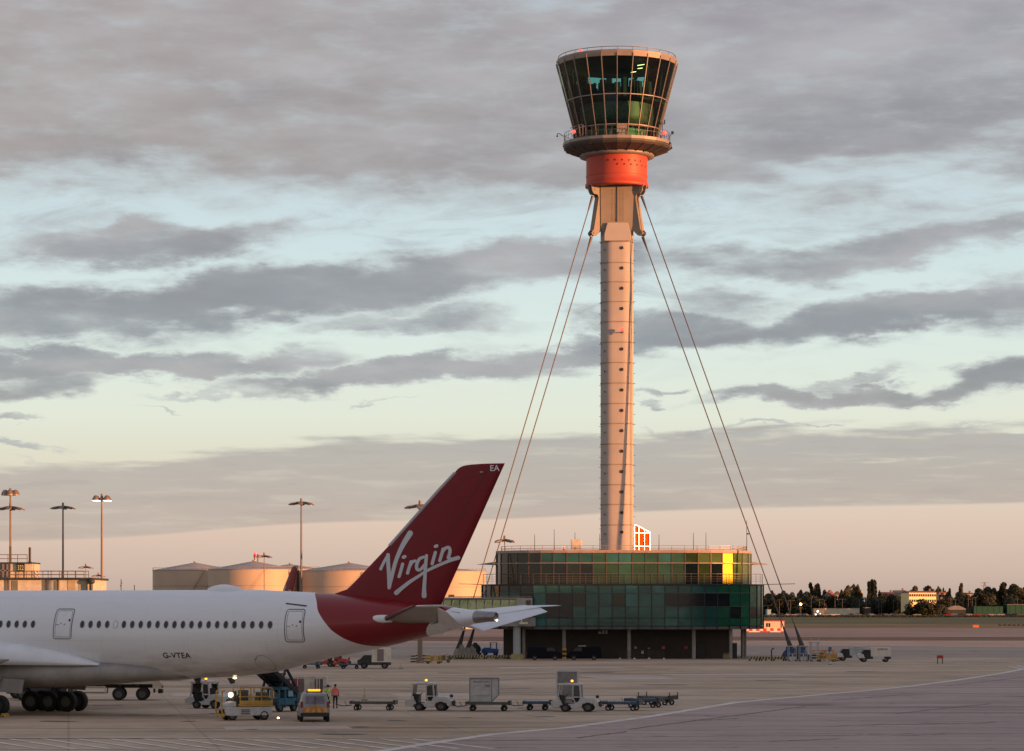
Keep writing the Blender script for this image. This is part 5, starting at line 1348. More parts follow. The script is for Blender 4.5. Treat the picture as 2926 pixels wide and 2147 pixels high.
# ---------------------------------------------------------------- glazed air bridge to the glass building
BY = 388.6
AB = thing('link_bridge', 'raised green-glazed walkway joining the glass building from the left', 'walkway')
bx = lambda u: (u - CU) * BY / FPX
bz = lambda v: CAMH + (HV - v) * BY / FPX
gb_m = gglass('glass_bridge', (.40, .46, .22), .45, .1)
q = MB(); q.b2((bx(1000), BY - 1.6, bz(1713)), (bx(1497), BY + 1.6, bz(1708))); q.b2((bx(1000), BY - 1.4, bz(1790)), (bx(1530), BY + 1.4, bz(1781))); q.b2((bx(1000), BY - 1.35, bz(1781)), (bx(1530), BY + 1.35, bz(1765))); q.build('deck', mid_metal, AB)
for k in range(20):
    u0 = 1010 + k * 23.4
    q = MB(); q.b2((bx(u0 + 1), BY - 1.45, bz(1764)), (bx(u0 + 22.4), BY - 1.40, bz(1714))); w_ = q.build('window', gb_m, AB)
    q = MB(); q.beam((bx(u0), BY - 1.5, bz(1735)), (bx(u0 + 8), BY - 1.5, bz(1716)), .12); q.build('brace', cream, w_)
q = MB(); q.b2((bx(1476), BY - 1.7, bz(1764)), (bx(1521), BY + 1.5, bz(1709))); hd = q.build('end_wall', mat('bridge_white', (.33, .32, .29), .6, var=.15), AB)
q = MB(); q.b2((bx(1503), BY - 1.8, bz(1757)), (bx(1516), BY - 1.7, bz(1716))); q.build('window', glass_d, hd)
q = MB(); q.b2((bx(1000), BY + 1.3, bz(1764)), (bx(1476), BY + 1.45, bz(1713))); q.build('rear_wall', cream, AB)
q = MB(); q.beam((bx(1280), BY - 1.2, bz(1706)), (bx(1520), BY - 1.2, bz(1705)), .1); q.box((bx(1290), BY, bz(1703)), (.8, .8, .35)); q.build('roof_pipe', pole_m, AB)
q = MB(); q.smooth = True; q.cyl((bx(1477), BY - .3, .6), (bx(1477), BY - .3, bz(1781)), .52, .52, 20); q.build('pylon', mat('pylon_pale', (.34, .37, .38), .6, var=.12, vs=.5), AB)
q = MB(); q.loft([[Vector((bx(1477) + sx_, BY - .3 + sy_, z)) for sx_, sy_ in ((-w, -.9), (w, -.9), (w, .9), (-w, .9))] for z, w in ((0, .92), (.35, .92), (.75, .7))]); q.build('pylon_base', mat('dull_yellow', (.34, .29, .13), .7, var=.25), AB)
q = MB(); q.box((bx(1496), BY - 1.9, bz(1781)), (1.2, .4, .3)); q.box((bx(1490), BY - 1.9, bz(1769)), (.2, .3, .9)); q.build('service_box', cream, AB)

# ---------------------------------------------------------------- far side of the airfield
ZF = 2.9
def far(u, v, Y): p = at(u, v, Y); return p
leaf_cols = [mat('foliage_dark', (.030, .036, .018), .8, var=.35, vs=.8), mat('foliage_mid', (.050, .052, .024), .8, var=.35, vs=.8), mat('foliage_olive', (.075, .066, .030), .8, var=.3, vs=.8)]
bark = mat('bark', (.07, .05, .035), .85, var=.3)
def tree_proto(kind, seed):
    rr = random.Random(seed); q_ = MB()
    H = 1.0
    lobes = []
    if kind == 'round':
        for k in range(9): a = rr.uniform(0, 6.28); r_ = rr.uniform(0, .27); lobes.append((Vector((r_ * math.cos(a), r_ * math.sin(a), rr.uniform(.38, .80))), rr.uniform(.12, .21)))
        lobes.append((Vector((rr.uniform(-.08, .08), 0, .86)), .12))
    elif kind == 'poplar':
        for k in range(12): z = .16 + .07 * k; lobes.append((Vector((rr.uniform(-.03, .03), rr.uniform(-.03, .03), z)), .085 * (1 - abs(z - .45) * .9) + .02))
    elif kind == 'spread':
        for k in range(12): a = rr.uniform(0, 6.28); r_ = rr.uniform(.1, .5); lobes.append((Vector((r_ * math.cos(a), r_ * math.sin(a), rr.uniform(.35, .78) - r_ * .25)), rr.uniform(.12, .2)))
        lobes.append((Vector((.05, 0, .84)), .14))
    if kind == 'bush':
        for k in range(16): a = rr.uniform(0, 6.28); r_ = rr.uniform(0, .42); lobes.append((Vector((r_ * math.cos(a), r_ * math.sin(a), rr.uniform(.12, .80 - r_ * .6))), rr.uniform(.13, .2)))
    n_leaf = {'poplar': 1300, 'bush': 2200}.get(kind, 2100)
    for i in range(n_leaf):
        c, r_ = rr.choice(lobes)
        d = Vector((rr.gauss(0, 1), rr.gauss(0, 1), rr.gauss(0, 1))).normalized() * r_ * rr.uniform(.55, 1.12) ** .7
        p = c + Vector((d.x, d.y, d.z * (1.25 if kind == 'poplar' else .85)))
        s_ = rr.uniform(.016, .040)
        a = Vector((rr.gauss(0, 1), rr.gauss(0, 1), rr.gauss(0, 1))).normalized(); b = a.orthogonal().normalized()
        q_.cur = rr.choice((0, 0, 1))
        q_.add([p - a * s_ - b * s_ * .7, p + a * s_ - b * s_ * .5, p + a * s_ * .8 + b * s_, p - a * s_ + b * s_ * .8], [(0, 1, 2, 3)])
    t_ = MB(); t_.smooth = True
    t_.cyl((0, 0, 0), (0, 0, .45), .028, .016, 8)
    for c, r_ in lobes[:7]: t_.cyl((0, 0, rr.uniform(.2, .4)), c, .012, .005, 5)
    return q_, t_
protos = {}
def tree(u, vtop, w_px, Y, kind, seed, label, col=0, group='trees on the far side of the airfield'):
    p = far(u, vtop, Y); h = p.z - ZF
    key = (kind, seed % 4, col)
    T = thing('tree', label, 'tree', (p.x, Y, ZF - .2), (seed * 1.7) % 6.28, group)
    if key not in protos:
        c_, t_ = tree_proto(kind, seed % 4 + {'round': 0, 'poplar': 10, 'spread': 20, 'bush': 30}[kind])
        co = c_.build('crown', [leaf_cols[col], leaf_cols[min(2, col + 1)]], T, fix=False); to = t_.build('trunk', bark, T)
        protos[key] = (co.data, to.data)
    else:
        for nm_, d_ in zip(('crown', 'trunk'), protos[key]):
            o = bpy.data.objects.new(nm_, d_); COL.objects.link(o); o.parent = T
    base_w = {'round': .56, 'poplar': .17, 'spread': .95, 'bush': .8}[kind]
    wm = w_px * Y / FPX
    T.scale = (wm / base_w, wm / base_w, h * (1.22 if kind == 'bush' else 1.06))
    return T
def tr_label(i, a): return a
TL = [(2196, 1697, 40, 1500, 'round', 1, 'dark tree directly right of the glass building behind the stay cables', 0), (2208, 1689, 18, 1520, 'round', 2, 'ragged small-topped tree seen between the two right stay cables', 1),
      (2237, 1689, 26, 1510, 'round', 3, 'bushy tree right of the outer stay cable', 0), (2262, 1693, 44, 1500, 'spread', 4, 'wide low dome-shaped tree left of the amber lamp', 0), (2290, 1687, 20, 1520, 'round', 5, 'thin open-topped tree above the amber lamp', 1),
      (2318, 1671, 11, 1520, 'poplar', 6, 'first narrow poplar left of the pink roofed house', 1), (2329, 1677, 8, 1525, 'poplar', 7, 'slimmest of three poplars left of the pink roofed house', 1), (2338, 1674, 13, 1520, 'poplar', 8, 'third poplar, nearest the pink roofed house on its left', 1),
      (2358, 1685, 34, 1530, 'spread', 9, 'slanting bushy tree behind the pink roofed house', 1), (2405, 1687, 18, 1505, 'round', 10, 'pointed dark tree right of the pink roofed house', 0), (2421, 1674, 26, 1530, 'round', 11, 'rounded tree left of the flat pale roof', 1),
      (2440, 1671, 18, 1540, 'round', 12, 'upright tree above the flat pale roof, left of a pair', 1), (2453, 1672, 18, 1540, 'round', 13, 'upright tree above the flat pale roof, right of a pair', 1),
      (2484, 1668, 10, 1500, 'poplar', 14, 'left stem of the tall dark poplar clump', 0), (2491, 1663, 13, 1502, 'poplar', 15, 'tallest middle poplar of the dark clump', 0), (2499, 1665, 11, 1500, 'poplar', 16, 'right stem of the tall dark poplar clump', 0),
      (2514, 1688, 14, 1510, 'round', 17, 'small olive tree right of the poplar clump', 2), (2612, 1677, 34, 1620, 'round', 18, 'tree behind the left half of the sunlit building', 1), (2652, 1675, 36, 1620, 'round', 19, 'tree behind the right half of the sunlit building', 1),
      (2682, 1677, 16, 1540, 'round', 20, 'narrow tree just right of the sunlit building', 1), (2696, 1681, 12, 1540, 'round', 21, 'second narrow tree right of the sunlit building', 1), (2712, 1683, 16, 1520, 'round', 22, 'small pointed tree above the dark container', 0),
      (2738, 1692, 52, 1500, 'spread', 23, 'broad dark tree below the lone poplar', 0), (2746, 1673, 10, 1530, 'poplar', 24, 'lone narrow poplar midway between sunlit building and pylon', 1), (2795, 1683, 44, 1500, 'round', 25, 'big dark tree left of the pylon', 0),
      (2818, 1679, 48, 1510, 'round', 26, 'big dark tree right under the pylon', 0), (2842, 1681, 26, 1510, 'round', 27, 'dark tree on the right flank of the pylon trees', 0), (2865, 1671, 18, 1500, 'poplar', 28, 'stout poplar left of the biggest tree at the right edge', 0),
      (2892, 1671, 50, 1505, 'round', 29, 'biggest rounded tree near the right edge of the photo', 0), (2924, 1680, 26, 1520, 'round', 30, 'tree cut by the right edge of the photo', 0)]
for (u, v, w_, Y, k, s_, lb, c_) in TL: tree(u, v, w_, Y, k, s_, lb, c_)
rr = random.Random(21)
for i in range(52):                   # lower dark growth in front of and between the houses
    u = 2178 + i * 14.6 + rr.uniform(-6, 6)
    if 2590 < u < 2680: vt = rr.uniform(1706, 1728)
    else: vt = rr.uniform(1695, 1710)
    tree(u, vt, rr.uniform(36, 58), (1452 if 2590 < u < 2680 else 1492) + rr.uniform(-6, 10) * (0.2 if 2590 < u < 2680 else 1), 'bush', i + 40, 'low dark scrubby tree in the continuous belt in front of the far houses', 0, 'low trees in front of the far houses')
# the same belt carries on behind the glass building
q = MB()
for i in range(34):
    c_, t_ = tree_proto('bush', 60 + i % 5); Y = 1500 + rr.uniform(-8, 8); x = (1250 + i * 27.5 - CU) * Y / FPX; h = rr.uniform(9, 14); wd = rr.uniform(10, 14)
    c_.v, c_.f = c_.v[::1][:4 * 900], c_.f[:900]
    q.add([(x + v.x * wd, Y + v.y * wd, ZF + v.z * h) for v in c_.v], c_.f)
tag(q.build('distant_wood', leaf_cols[0], fix=False), 'dark distant wood continuing behind the glass building', 'wood', kind='stuff')
# houses
brick = mat('house_brick', (.22, .11, .08), .8, var=.2, vs=.5); rend = mat('house_render', (.42, .38, .34), .8, var=.1, vs=.3); tile = mat('roof_tile', (.24, .09, .07), .8, var=.2); tile_g = mat('roof_slate', (.12, .11, .11), .8, var=.2)
def house(u0, u1, vt, ve, Y, label, wm_=rend, rm=tile, nw=4, gable=False, flat=False, depth=9):
    a, b = far(u0, ve, Y), far(u1, ve, Y); zt = far(u0, vt, Y).z
    Hh = thing('house', label, 'house')
    q_ = MB(); q_.b2((a.x, Y, ZF - .2), (b.x, Y + depth, a.z)); w_ = q_.build('wall', wm_, Hh)
    q_ = MB()
    if flat: q_.b2((a.x - .2, Y - .2, a.z), (b.x + .2, Y + depth, zt))
    elif gable: q_.prism([(a.x - .3, a.z), (b.x + .3, a.z), ((a.x + b.x) / 2, zt)], Y - .3, Y + depth)
    else: q_.prism([(Y - .4, a.z), (Y + depth + .4, a.z), (Y + depth / 2, zt)], a.x - .3, b.x + .3, 'x')
    q_.build('roof', rm, Hh)
    n = nw
    for row in range(2):
        for k in range(n):
            x = a.x + (b.x - a.x) * (k + .5) / n; z = a.z - 1.4 - row * 2.8
            if z < ZF + .8: continue
            g_ = MB(); g_.box((x, Y - .04, z), (1.0, .1, 1.3)); g_.build('window', glass_d, w_)
    if not flat and not gable: g_ = MB(); g_.box((b.x - 1.5, Y + depth / 2, zt + .3), (.9, .9, 1.6)); g_.build('chimney', brick, Hh)
    return Hh
house(2364, 2384, 1686, 1700, 1515, 'house with a pink tiled gable roof between the poplars', rend, mat('pink_roof', (.40, .16, .14), .8, var=.15), 2, gable=True)
house(2386, 2404, 1690, 1700, 1518, 'grey house right of the pink roofed house', rend, tile_g, 2, gable=True)
house(2435, 2466, 1690, 1694, 1545, 'flat roofed building with a pale lit roof edge under two trees', rend, cream, 5, flat=True)
house(2519, 2556, 1692, 1699, 1530, 'pale house row with brown roofs right of the poplar clump', rend, tile, 6)
house(2556, 2590, 1687, 1697, 1535, 'white gabled house touching the left end of the sunlit building', rend, tile_g, 5)
LB = house(2593, 2680, 1689, 1694, 1466, 'long cream building blazing yellow in the low sun', mat('sunlit_render', (.85, .70, .36), .6, var=.06, spec=.6), tile, 12)  # yellow of the low sun put into the wall colour
c_ = far(2636, 1690, 1466); LB.rotation_euler.z = R(20); LB.scale = (1.0, 1, 1); rv = Matrix.Rotation(R(20), 3, 'Z') @ Vector((c_.x, c_.y, 0)); LB.location = (c_.x - rv.x, c_.y - rv.y, 0)
house(2684, 2716, 1692, 1696, 1530, 'pale building continuing right of the sunlit one', rend, tile, 5, flat=True)
house(2757, 2782, 1694, 1698, 1540, 'small house with a reddish roof left of the pylon trees', rend, tile, 3)
house(2846, 2866, 1696, 1701, 1540, 'small house with an orange lit wall right of the pylon trees', rend, tile, 2)
# sheds, containers, walls behind the perimeter
def shed(u0, u1, vt, Y, label, m_, cat='shed', nm='shed', roof=None, depth=10, curved=False):
    a, b = far(u0, vt, Y), far(u1, vt, Y); T = thing(nm, label, cat)
    q_ = MB()
    if curved:
        n = 12; pts = [(a.x + (b.x - a.x) * k / n, a.z - 1.6 + 1.6 * math.sin(math.pi * k / n)) for k in range(n + 1)]
        q_.prism([(a.x, a.z - 2.2)] + pts + [(b.x, a.z - 2.2)], Y, Y + depth); q_.build('roof', m_, T)
        q_ = MB(); q_.b2((a.x, Y + .4, ZF - .2), (b.x, Y + depth - .3, a.z - 2.2)); q_.build('wall', dark_metal, T)
    else:
        q_.b2((a.x, Y, ZF - .2), (b.x, Y + depth, a.z - .25)); q_.build('wall', m_, T)
        q_ = MB(); q_.b2((a.x - .15, Y - .15, a.z - .25), (b.x + .15, Y + depth, a.z)); q_.build('roof', roof or m_, T)
        g_ = MB()
        n = int((b.x - a.x) / 3)
        for k in range(n): g_.box((a.x + 1.5 + k * 3, Y - .04, (ZF + a.z) / 2), (.12, .12, a.z - ZF - .3))
        if n: g_.build('wall_ribs', m_, T)
    return T
shed(2325, 2356, 1739, 1470, 'grey low shed behind the bright headlights', mid_metal)
shed(2357, 2456, 1738.5, 1472, 'long low cream trailer shed lit pink along its top', cream, roof=mat('pink_lit_edge', (.62, .42, .30), .6, var=.1))  # pink sunlight along the top painted as roof colour
shed(2472, 2488, 1736, 1468, 'small cabin with an orange lit roof edge beside the poplar foot', dark_metal, 'cabin', 'cabin', roof=mat('orange_lit_edge', (.65, .28, .14), .6, var=.1))  # orange of the sunlit edge is in the roof colour itself
shed(2706, 2760, 1731, 1475, 'pale arched shelter roof in the far car park', mid_metal, curved=True)
gs = mat('green_sheet', (.014, .075, .045), .5, var=.2)
shed(2783, 2866, 1733, 1474, 'green roofed store behind the parked cars', gs); shed(2878, 2960, 1727, 1476, 'taller green roofed store at the right edge', gs, roof=mid_metal)
shed(2672, 2693, 1716, 1490, 'dark grey stacked container left of the reddish one', dark_metal, 'container', 'container'); shed(2694, 2714, 1716, 1488, 'reddish brown stacked container beside the dark one', brick, 'container', 'container')
shed(2760, 2789, 1724, 1492, 'flat brown cabin right of the arched shelter', pole_m, 'cabin', 'cabin')
shed(2193, 2203, 1742, 1460, 'tiny pale blue cabin beside the stay cables', mat('pale_blue', (.35, .50, .55), .6), 'cabin', 'cabin')
# parked cars
car_cols = [mat('car_' + n, c, .3, metal=.2, var=.05) for n, c in (('silver', (.30, .31, .33)), ('white', (.62, .62, .60)), ('black', (.03, .03, .035)), ('blue', (.05, .08, .16)), ('red', (.28, .03, .03)), ('grey', (.12, .12, .13)))]
def small_car(label, loc, rz, col, group, van=False):
    C_ = thing('parked_car' if not van else 'parked_van', label, 'car' if not van else 'van', loc, rz, group)
    q_ = MB()
    body = [(-2.15, .35), (2.15, .35), (2.2, .75), (1.9, .92), (1.05, 1.0), (.45, 1.45), (-1.1, 1.48), (-1.9, 1.0), (-2.2, .9)] if not van else [(-2.4, .35), (2.4, .35), (2.45, .85), (2.2, 1.1), (1.7, 1.25), (1.2, 1.85), (-2.3, 1.9), (-2.42, 1.0)]
    q_.prism(body, -.85, .85); q_.build('body', col, C_, bevel=.08)
    g_ = MB()
    if van: g_.prism([(1.55, 1.25), (1.15, 1.75), (.3, 1.75), (.3, 1.25)], -.87, .87)
    else: g_.prism([(.95, 1.02), (.42, 1.38), (-1.05, 1.40), (-1.75, 1.02)], -.87, .87)
    g_.build('window', glass_d, C_)
    for x in (-1.35, 1.4):
        for y in (-.8, .8): wheel(C_, (x, y, .33), .33, .22)
    h_ = MB(); h_.box((2.17, .6, .72), (.12, .3, .16)); h_.build('headlight', lamp_lens, C_); h_ = MB(); h_.box((2.17, -.6, .72), (.12, .3, .16)); h_.build('headlight', lamp_lens, C_)
    return C_
cars = [small_car('', (0, -50 - k * 5, 0), 0, c_, 'cars in the far car park', False) for k, c_ in enumerate(car_cols)]
names = ['silver', 'white', 'black', 'dark blue', 'red', 'grey']
rr = random.Random(8)
used = set()
for i in range(34):
    u = 2212 + i * 21.5 + rr.uniform(-4, 4); Y = 1452 + rr.uniform(-3, 3)
    if 2318 < u < 2350: continue
    k = rr.choice((0, 0, 1, 2, 3, 5, 5, 4 if 2600 < u < 2800 else 0))
    x = (u - CU) * Y / FPX; rz = rr.choice((0, math.pi)) + rr.uniform(-.1, .1)
    side = 'in front of the cream shed' if u < 2460 else 'between the poplars and the sunlit building' if u < 2600 else 'below the sunlit building' if u < 2700 else 'below the arched shelter' if u < 2780 else 'by the green stores'
    lb = f'{names[k]} parked car {side} in the far car park'
    if k not in used: c = cars[k]; c['label'] = lb; c.location = (x, Y, ZF); c.rotation_euler.z = rz; used.add(k)
    else: dup(cars[k], lb, (x, Y, ZF), rz)
for k in range(6):
    if k not in used: cars[k]['label'] = f'{names[k]} parked car at the right end of the far car park'; cars[k].location = ((2930 - CU) * 1448 / FPX + 6 * k, 1448, ZF)
# perimeter masts, hedge, vehicle with headlights, amber lamp, pylon
fm = mat('far_mast', (.13, .12, .105), .6, metal=.2, var=.1)
def far_mast(u, vt, Y, label, arm=1.6):
    p = far(u, vt, Y); T = thing('street_lamp', label, 'street lamp', (p.x, Y, ZF), 0, 'street lamps along the perimeter road')
    h = p.z - ZF; q_ = MB(); q_.cyl((0, 0, 0), (0, 0, h), .12, .08, 8); q_.build('pole', fm, T)
    q_ = MB(); q_.beam((-arm, 0, h), (arm, 0, h), .09); q_.box((-arm, 0, h - .05), (.7, .3, .14)); q_.box((arm, 0, h - .05), (.7, .3, .14)); q_.build('lamp_arm', fm, T)
lu = [(2194, 1731), (2227, 1714), (2252, 1716), (2259, 1716), (2285, 1712), (2318, 1709), (2341, 1713), (2356, 1715), (2386, 1702), (2407, 1712), (2456, 1714), (2475, 1715), (2511, 1712), (2519, 1712), (2553, 1716), (2565, 1712), (2585, 1713), (2655, 1715), (2717, 1711), (2730, 1714), (2767, 1712), (2778, 1709), (2788, 1708), (2907, 1712)]
for i, (u, v) in enumerate(lu):
    where = ['behind the stay cables', 'left of the amber lamp', 'above the cream trailer shed', 'near the poplar clump', 'left of the sunlit building', 'right of the sunlit building', 'near the green stores'][0 if u < 2230 else 1 if u < 2290 else 2 if u < 2440 else 3 if u < 2530 else 4 if u < 2600 else 5 if u < 2760 else 6]
    far_mast(u, v, 1478, f'thin grey street lamp {where} on the perimeter road', .6 if i % 3 else 1.7)
p = far(2288, 1727, 1466); T = thing('lit_lamp', 'glowing amber lamp on a short pole among the far trees', 'lamp', (p.x, p.y, ZF))
q = MB(); q.cyl((0, 0, 0), (0, 0, p.z - ZF), .15, .12, 8); q.beam((0, 0, p.z - ZF), (2.6, 0, p.z - ZF + .7), .2); q.build('pole', fm, T); q = MB(); q.sph((0, 0, p.z - ZF), .65, 10, 8); q.build('bulb', lampmat('amber_lamp', (1, .6, .12), 6), T)
V_ = small_car('vehicle with two bright white headlights facing the camera across the airfield', ((2335 - CU) * 1448 / FPX, 1448, ZF), R(-90), car_cols[5], None, True); V_['category'] = 'van'
for x, y, z, r in ((.0, -2.7, 2.5, .55), (-1.1, -2.7, .9, .42), (1.4, -2.7, 1.3, .25)):
    q = MB(); q.sph((2.6, x + .0 + (-.0), z) if False else (2.6, {0.0: 0.0, -1.1: -1.0, 1.4: 1.3}[x], z), r, 10, 6); q.build('headlight', white_lamp, V_)
p = far(2813, 1664, 1800); q = MB(); hb = p.z
for s_ in (-1, 1):
    q.beam((s_ * 2.2, 0, 0), (s_ * .3, 0, hb), .25)
for k in range(8): z = hb * k / 8; wd = 2.2 - 1.9 * k / 8; q.beam((-wd, 0, z), (wd - .24, 0, z + hb / 8), .15); q.beam((wd, 0, z), (-wd + .24, 0, z + hb / 8), .15)
for z in (hb * .8, hb * .9, hb * .985): q.beam((-2.6, 0, z), (2.6, 0, z), .2)
o = q.build('electricity_pylon', fm); o.location = (p.x, p.y, 0); tag(o, 'small lattice pylon rising above the dark trees near the right edge', 'pylon')
# long hedge and fence line at the airfield edge
q = MB(); rr = random.Random(2)
x = (2175 - CU) * 1440 / FPX; xe = (2960 - CU) * 1440 / FPX
for k in range(2600):
    px = rr.uniform(x, xe); z = ZF + rr.uniform(0, .55); y = 1440 + rr.uniform(-.7, .7); s_ = rr.uniform(.25, .6)
    q.box((px, y, z - .15), (s_ * 1.6, s_, s_ * .8), rz=rr.uniform(0, 3), ry=rr.uniform(-.5, .5))
tag(q.build('hedge', leaf_cols[0], fix=False), 'long low dark hedge along the far edge of the grass', 'hedge', kind='stuff')
# checkered runway hut
HY = 811.0; hx = lambda u: (u - CU) * HY / FPX; hzz = lambda v: CAMH + (HV - v) * HY / FPX
RH = thing('runway_hut', 'small orange lit airfield hut on a red and white checkered base behind the glass building', 'hut')
rw = mat('marker_white', (.80, .72, .62), .6, var=.05); rd = mat('marker_red', (.65, .05, .03), .6, var=.05)
q = MB(); n = 12; u0, u1 = 2120, 2241
for k in range(n):
    q.cur = k % 2
    a, b = hx(u0 + (u1 - u0) * k / n), hx(u0 + (u1 - u0) * (k + 1) / n)
    q.b2((a, HY, hzz(1803.5)), (b, HY + 3, hzz(1796))); 
    q.cur = 1 - k % 2 if k % 3 else k % 2
    q.b2((a, HY + .01, hzz(1807)), (b, HY + 2.9, hzz(1803.5)))
q.build('checkered_base', [rd, rw], RH)
q = MB(); q.b2((hx(2177), HY + .3, hzz(1796)), (hx(2241), HY + 2.8, hzz(1775))); hb_ = q.build('cabin', mat('hut_cream', (.80, .60, .42), .6, var=.08), RH, bevel=.05)
for u in (2190, 2197): q = MB(); q.b2((hx(u), HY + .22, hzz(1792)), (hx(u + 4.5), HY + .3, hzz(1781))); q.build('window', glass_d, hb_)
q = MB(); q.b2((hx(2232), HY + .2, hzz(1797)), (hx(2235), HY + .4, hzz(1773))); q.b2((hx(2175), HY + .2, hzz(1776)), (hx(2243), HY + 2.9, hzz(1774))); q.build('roof', rd, RH)
# small airfield signs and markers
def box_sign(u0, u1, vt, vb, Y, label, m_, zb=None, legs=2, cat='sign'):
    a, b = at(u0, vt, Y), at(u1, vb, Y); T = thing('airfield_sign', label, cat, ((a.x + b.x) / 2, Y, 0 if Y < 1180 else far_z(Y)))
    z0 = T.location.z; h = a.z - z0; w_ = b.x - a.x; hb2 = max(.1, b.z - z0)
    q_ = MB(); q_.b2((-w_ / 2, -.12, hb2), (w_ / 2, .12, h)); q_.build('board', m_, T, bevel=.02)
    for k in range(legs): x = (-w_ / 2 + .1) + (w_ - .2) * (k / max(1, legs - 1)); q_ = MB(); q_.beam((x, 0, 0), (x, 0, hb2 + .05), .1); q_.build('leg', dark_metal, T)
    return T
box_sign(2677, 2695, 1873, 1882, 357, 'red board sign on two white legs standing alone on the apron at the right', red_p)
box_sign(2367, 2376, 1849, 1862, 372, 'small blue grey information board on a post beside the yellow dollies', mat('board_blue', (.10, .12, .20), .5), legs=1)
box_sign(2780, 2797, 1786, 1794, 985, 'orange airfield marker box on the dry grass', orange_m)
T0 = box_sign(2853, 2862, 1784.5, 1788.5, 1080, 'small black marker board in the row beside the runway at the right edge', black); T0['group'] = 'black marker boards by the runway'
for k in range(1, 6): c = dup(T0, T0['label'], (T0.location.x + k * 1.8, T0.location.y, 0))

# ---------------------------------------------------------------- ground vehicles
# local frames: x forward, y left, z up
def face(rz): return rz
LEFT = math.pi                         # vehicles drive towards the left of the picture
def beacon(par, p, m_=amber, r=.09):
    q_ = MB(); q_.smooth = True; q_.cyl((p[0], p[1], p[2] - .02), (p[0], p[1], p[2] + .08), r * .8, r * .8, 10); b_ = q_.build('beacon_base', black, par)
    q_ = MB(); q_.smooth = True; q_.sph((p[0], p[1], p[2] + .08 + r * .8), r, 10, 8, (1, 1, 1.1)); q_.build('beacon', m_, b_)
def baggage_tug(label, u, v, rz, beac=True, body=white_paint):
    p = gd(u, v); T = thing('baggage_tug', label, 'baggage tug', (p.x, p.y, 0), rz, 'baggage tugs'); T.scale = (1, 1, .91)
    q_ = MB()   # chassis with low step, wheel arches
    q_.prism([(-1.62, .42), (-1.5, .95), (-.35, 1.02), (-.25, .78), (.15, .55), (.85, .55), (1.0, .9), (1.35, .9), (1.55, .7), (1.6, .35), (1.05, .3), (1.0, .5), (.35, .5), (.25, .3), (-.45, .3), (-.55, .62), (-1.25, .62), (-1.4, .35)], -.62, .62)
    ch = q_.build('chassis', body, T, bevel=.02)
    q_ = MB(); q_.prism([(-1.55, .9), (-.35, .98), (-.4, 1.12), (-1.35, 1.08)], -.55, .55); q_.build('hood', body, T, bevel=.03)
    q_ = MB()   # cab posts and roof
    for y in (-.58, .58):
        q_.beam((1.18, y, .85), (1.02, y, 2.02), .07); q_.beam((.12, y, .9), (.12, y, 2.02), .07); q_.beam((-.42, y, 1.0), (-.36, y, 2.02), .09)
        q_.beam((1.02, y, 2.02), (-.36, y, 2.02), .07); q_.beam((-.42, y, 1.12), (.12, y, 1.12), .07); q_.beam((1.55, y, .45), (1.6, y, .75), .08)
        q_.beam((.12, y, 1.1), (-.05, y, .66), .06); q_.beam((-.4, y, 1.1), (-.3, y, .66), .06); q_.beam((-.05, y, .66), (-.3, y, .66), .06)
    q_.build('cab_frame', body, T)
    q_ = MB(); q_.b2((-.48, -.66, 2.0), (1.2, .66, 2.1)); q_.b2((-.35, -.5, 2.1), (.8, .5, 2.15)); q_.build('roof', body, T, bevel=.03)
    q_ = MB(); q_.prism([(-.34, 1.16), (.07, 1.16), (.07, 1.92), (-.3, 1.92)], -.6, -.57); q_.prism([(-.34, 1.16), (.07, 1.16), (.07, 1.92), (-.3, 1.92)], .57, .6)
    q_.prism([(1.08, 1.1), (1.11, 1.1), (1.0, 1.95), (.97, 1.95)], -.52, .52); q_.build('window', mat('tug_glass', (.06, .06, .055), .1, var=.2, spec=.8), T)
    q_ = MB(); q_.b2((-.3, -.35, .75), (.2, .3, 1.05)); q_.prism([(-.3, 1.0), (-.15, 1.0), (-.25, 1.6), (-.38, 1.6)], -.3, .3); q_.b2((.7, -.45, .6), (1.05, .45, 1.25)); q_.beam((.68, .1, 1.15), (.5, .1, 1.35), .05); q_.build('seat_and_dash', black, T)
    for x, r in ((-.9, .36), (.65, .31)):
        for y in (-.55, .55): wheel(T, (x, y, r), r, .24)
    q_ = MB(); q_.b2((-1.8, -.15, .4), (-1.58, .15, .75)); q_.cyl((-1.72, 0, .35), (-1.72, 0, .85), .04, .04, 6); q_.sph((-1.45, -.42, 1.12), .13, 8, 6); q_.build('hitch', dark_metal, T)
    q_ = MB(); q_.sph((1.6, -.42, .72), .08, 8, 6); q_.build('headlight', lamp_lens, T); q_ = MB(); q_.sph((1.6, .42, .72), .08, 8, 6); q_.build('headlight', lamp_lens, T)
    q_ = MB(); q_.b2((-1.64, -.6, .5), (-1.6, -.35, .75)); q_.build('tail_light', tail_red, T)
    if beac: beacon(T, (.25, 0, 2.15))
    return T
baggage_tug('white baggage tug with amber beacon left of the yellow lift', 597, 2025, LEFT - R(28))
baggage_tug('white baggage tug pulling the white container dolly', 1228, 2031, LEFT - R(10))
T3 = baggage_tug('white baggage tug with a framed rear screen above its roof, rightmost tug', 1645, 2034, LEFT - R(8))
q = MB()
p = at(1592, 1939, 198.5); 
pb = gd(1640, 2024)
SC = thing('open_container', 'empty white framed container top standing behind the rightmost tug', 'container', (pb.x - .45, pb.y + 1.0, 0), 0)
q = MB()
for x in (-.75, .75):
    for y in (-.6, .6): q.beam((x, y, .7), (x, y, 2.62), .07)
for z in (.7, 2.62):
    for y in (-.6, .6): q.beam((-.75, y, z), (.75, y, z), .08)
    for x in (-.75, .75): q.beam((x, -.6, z), (x, .6, z), .08)
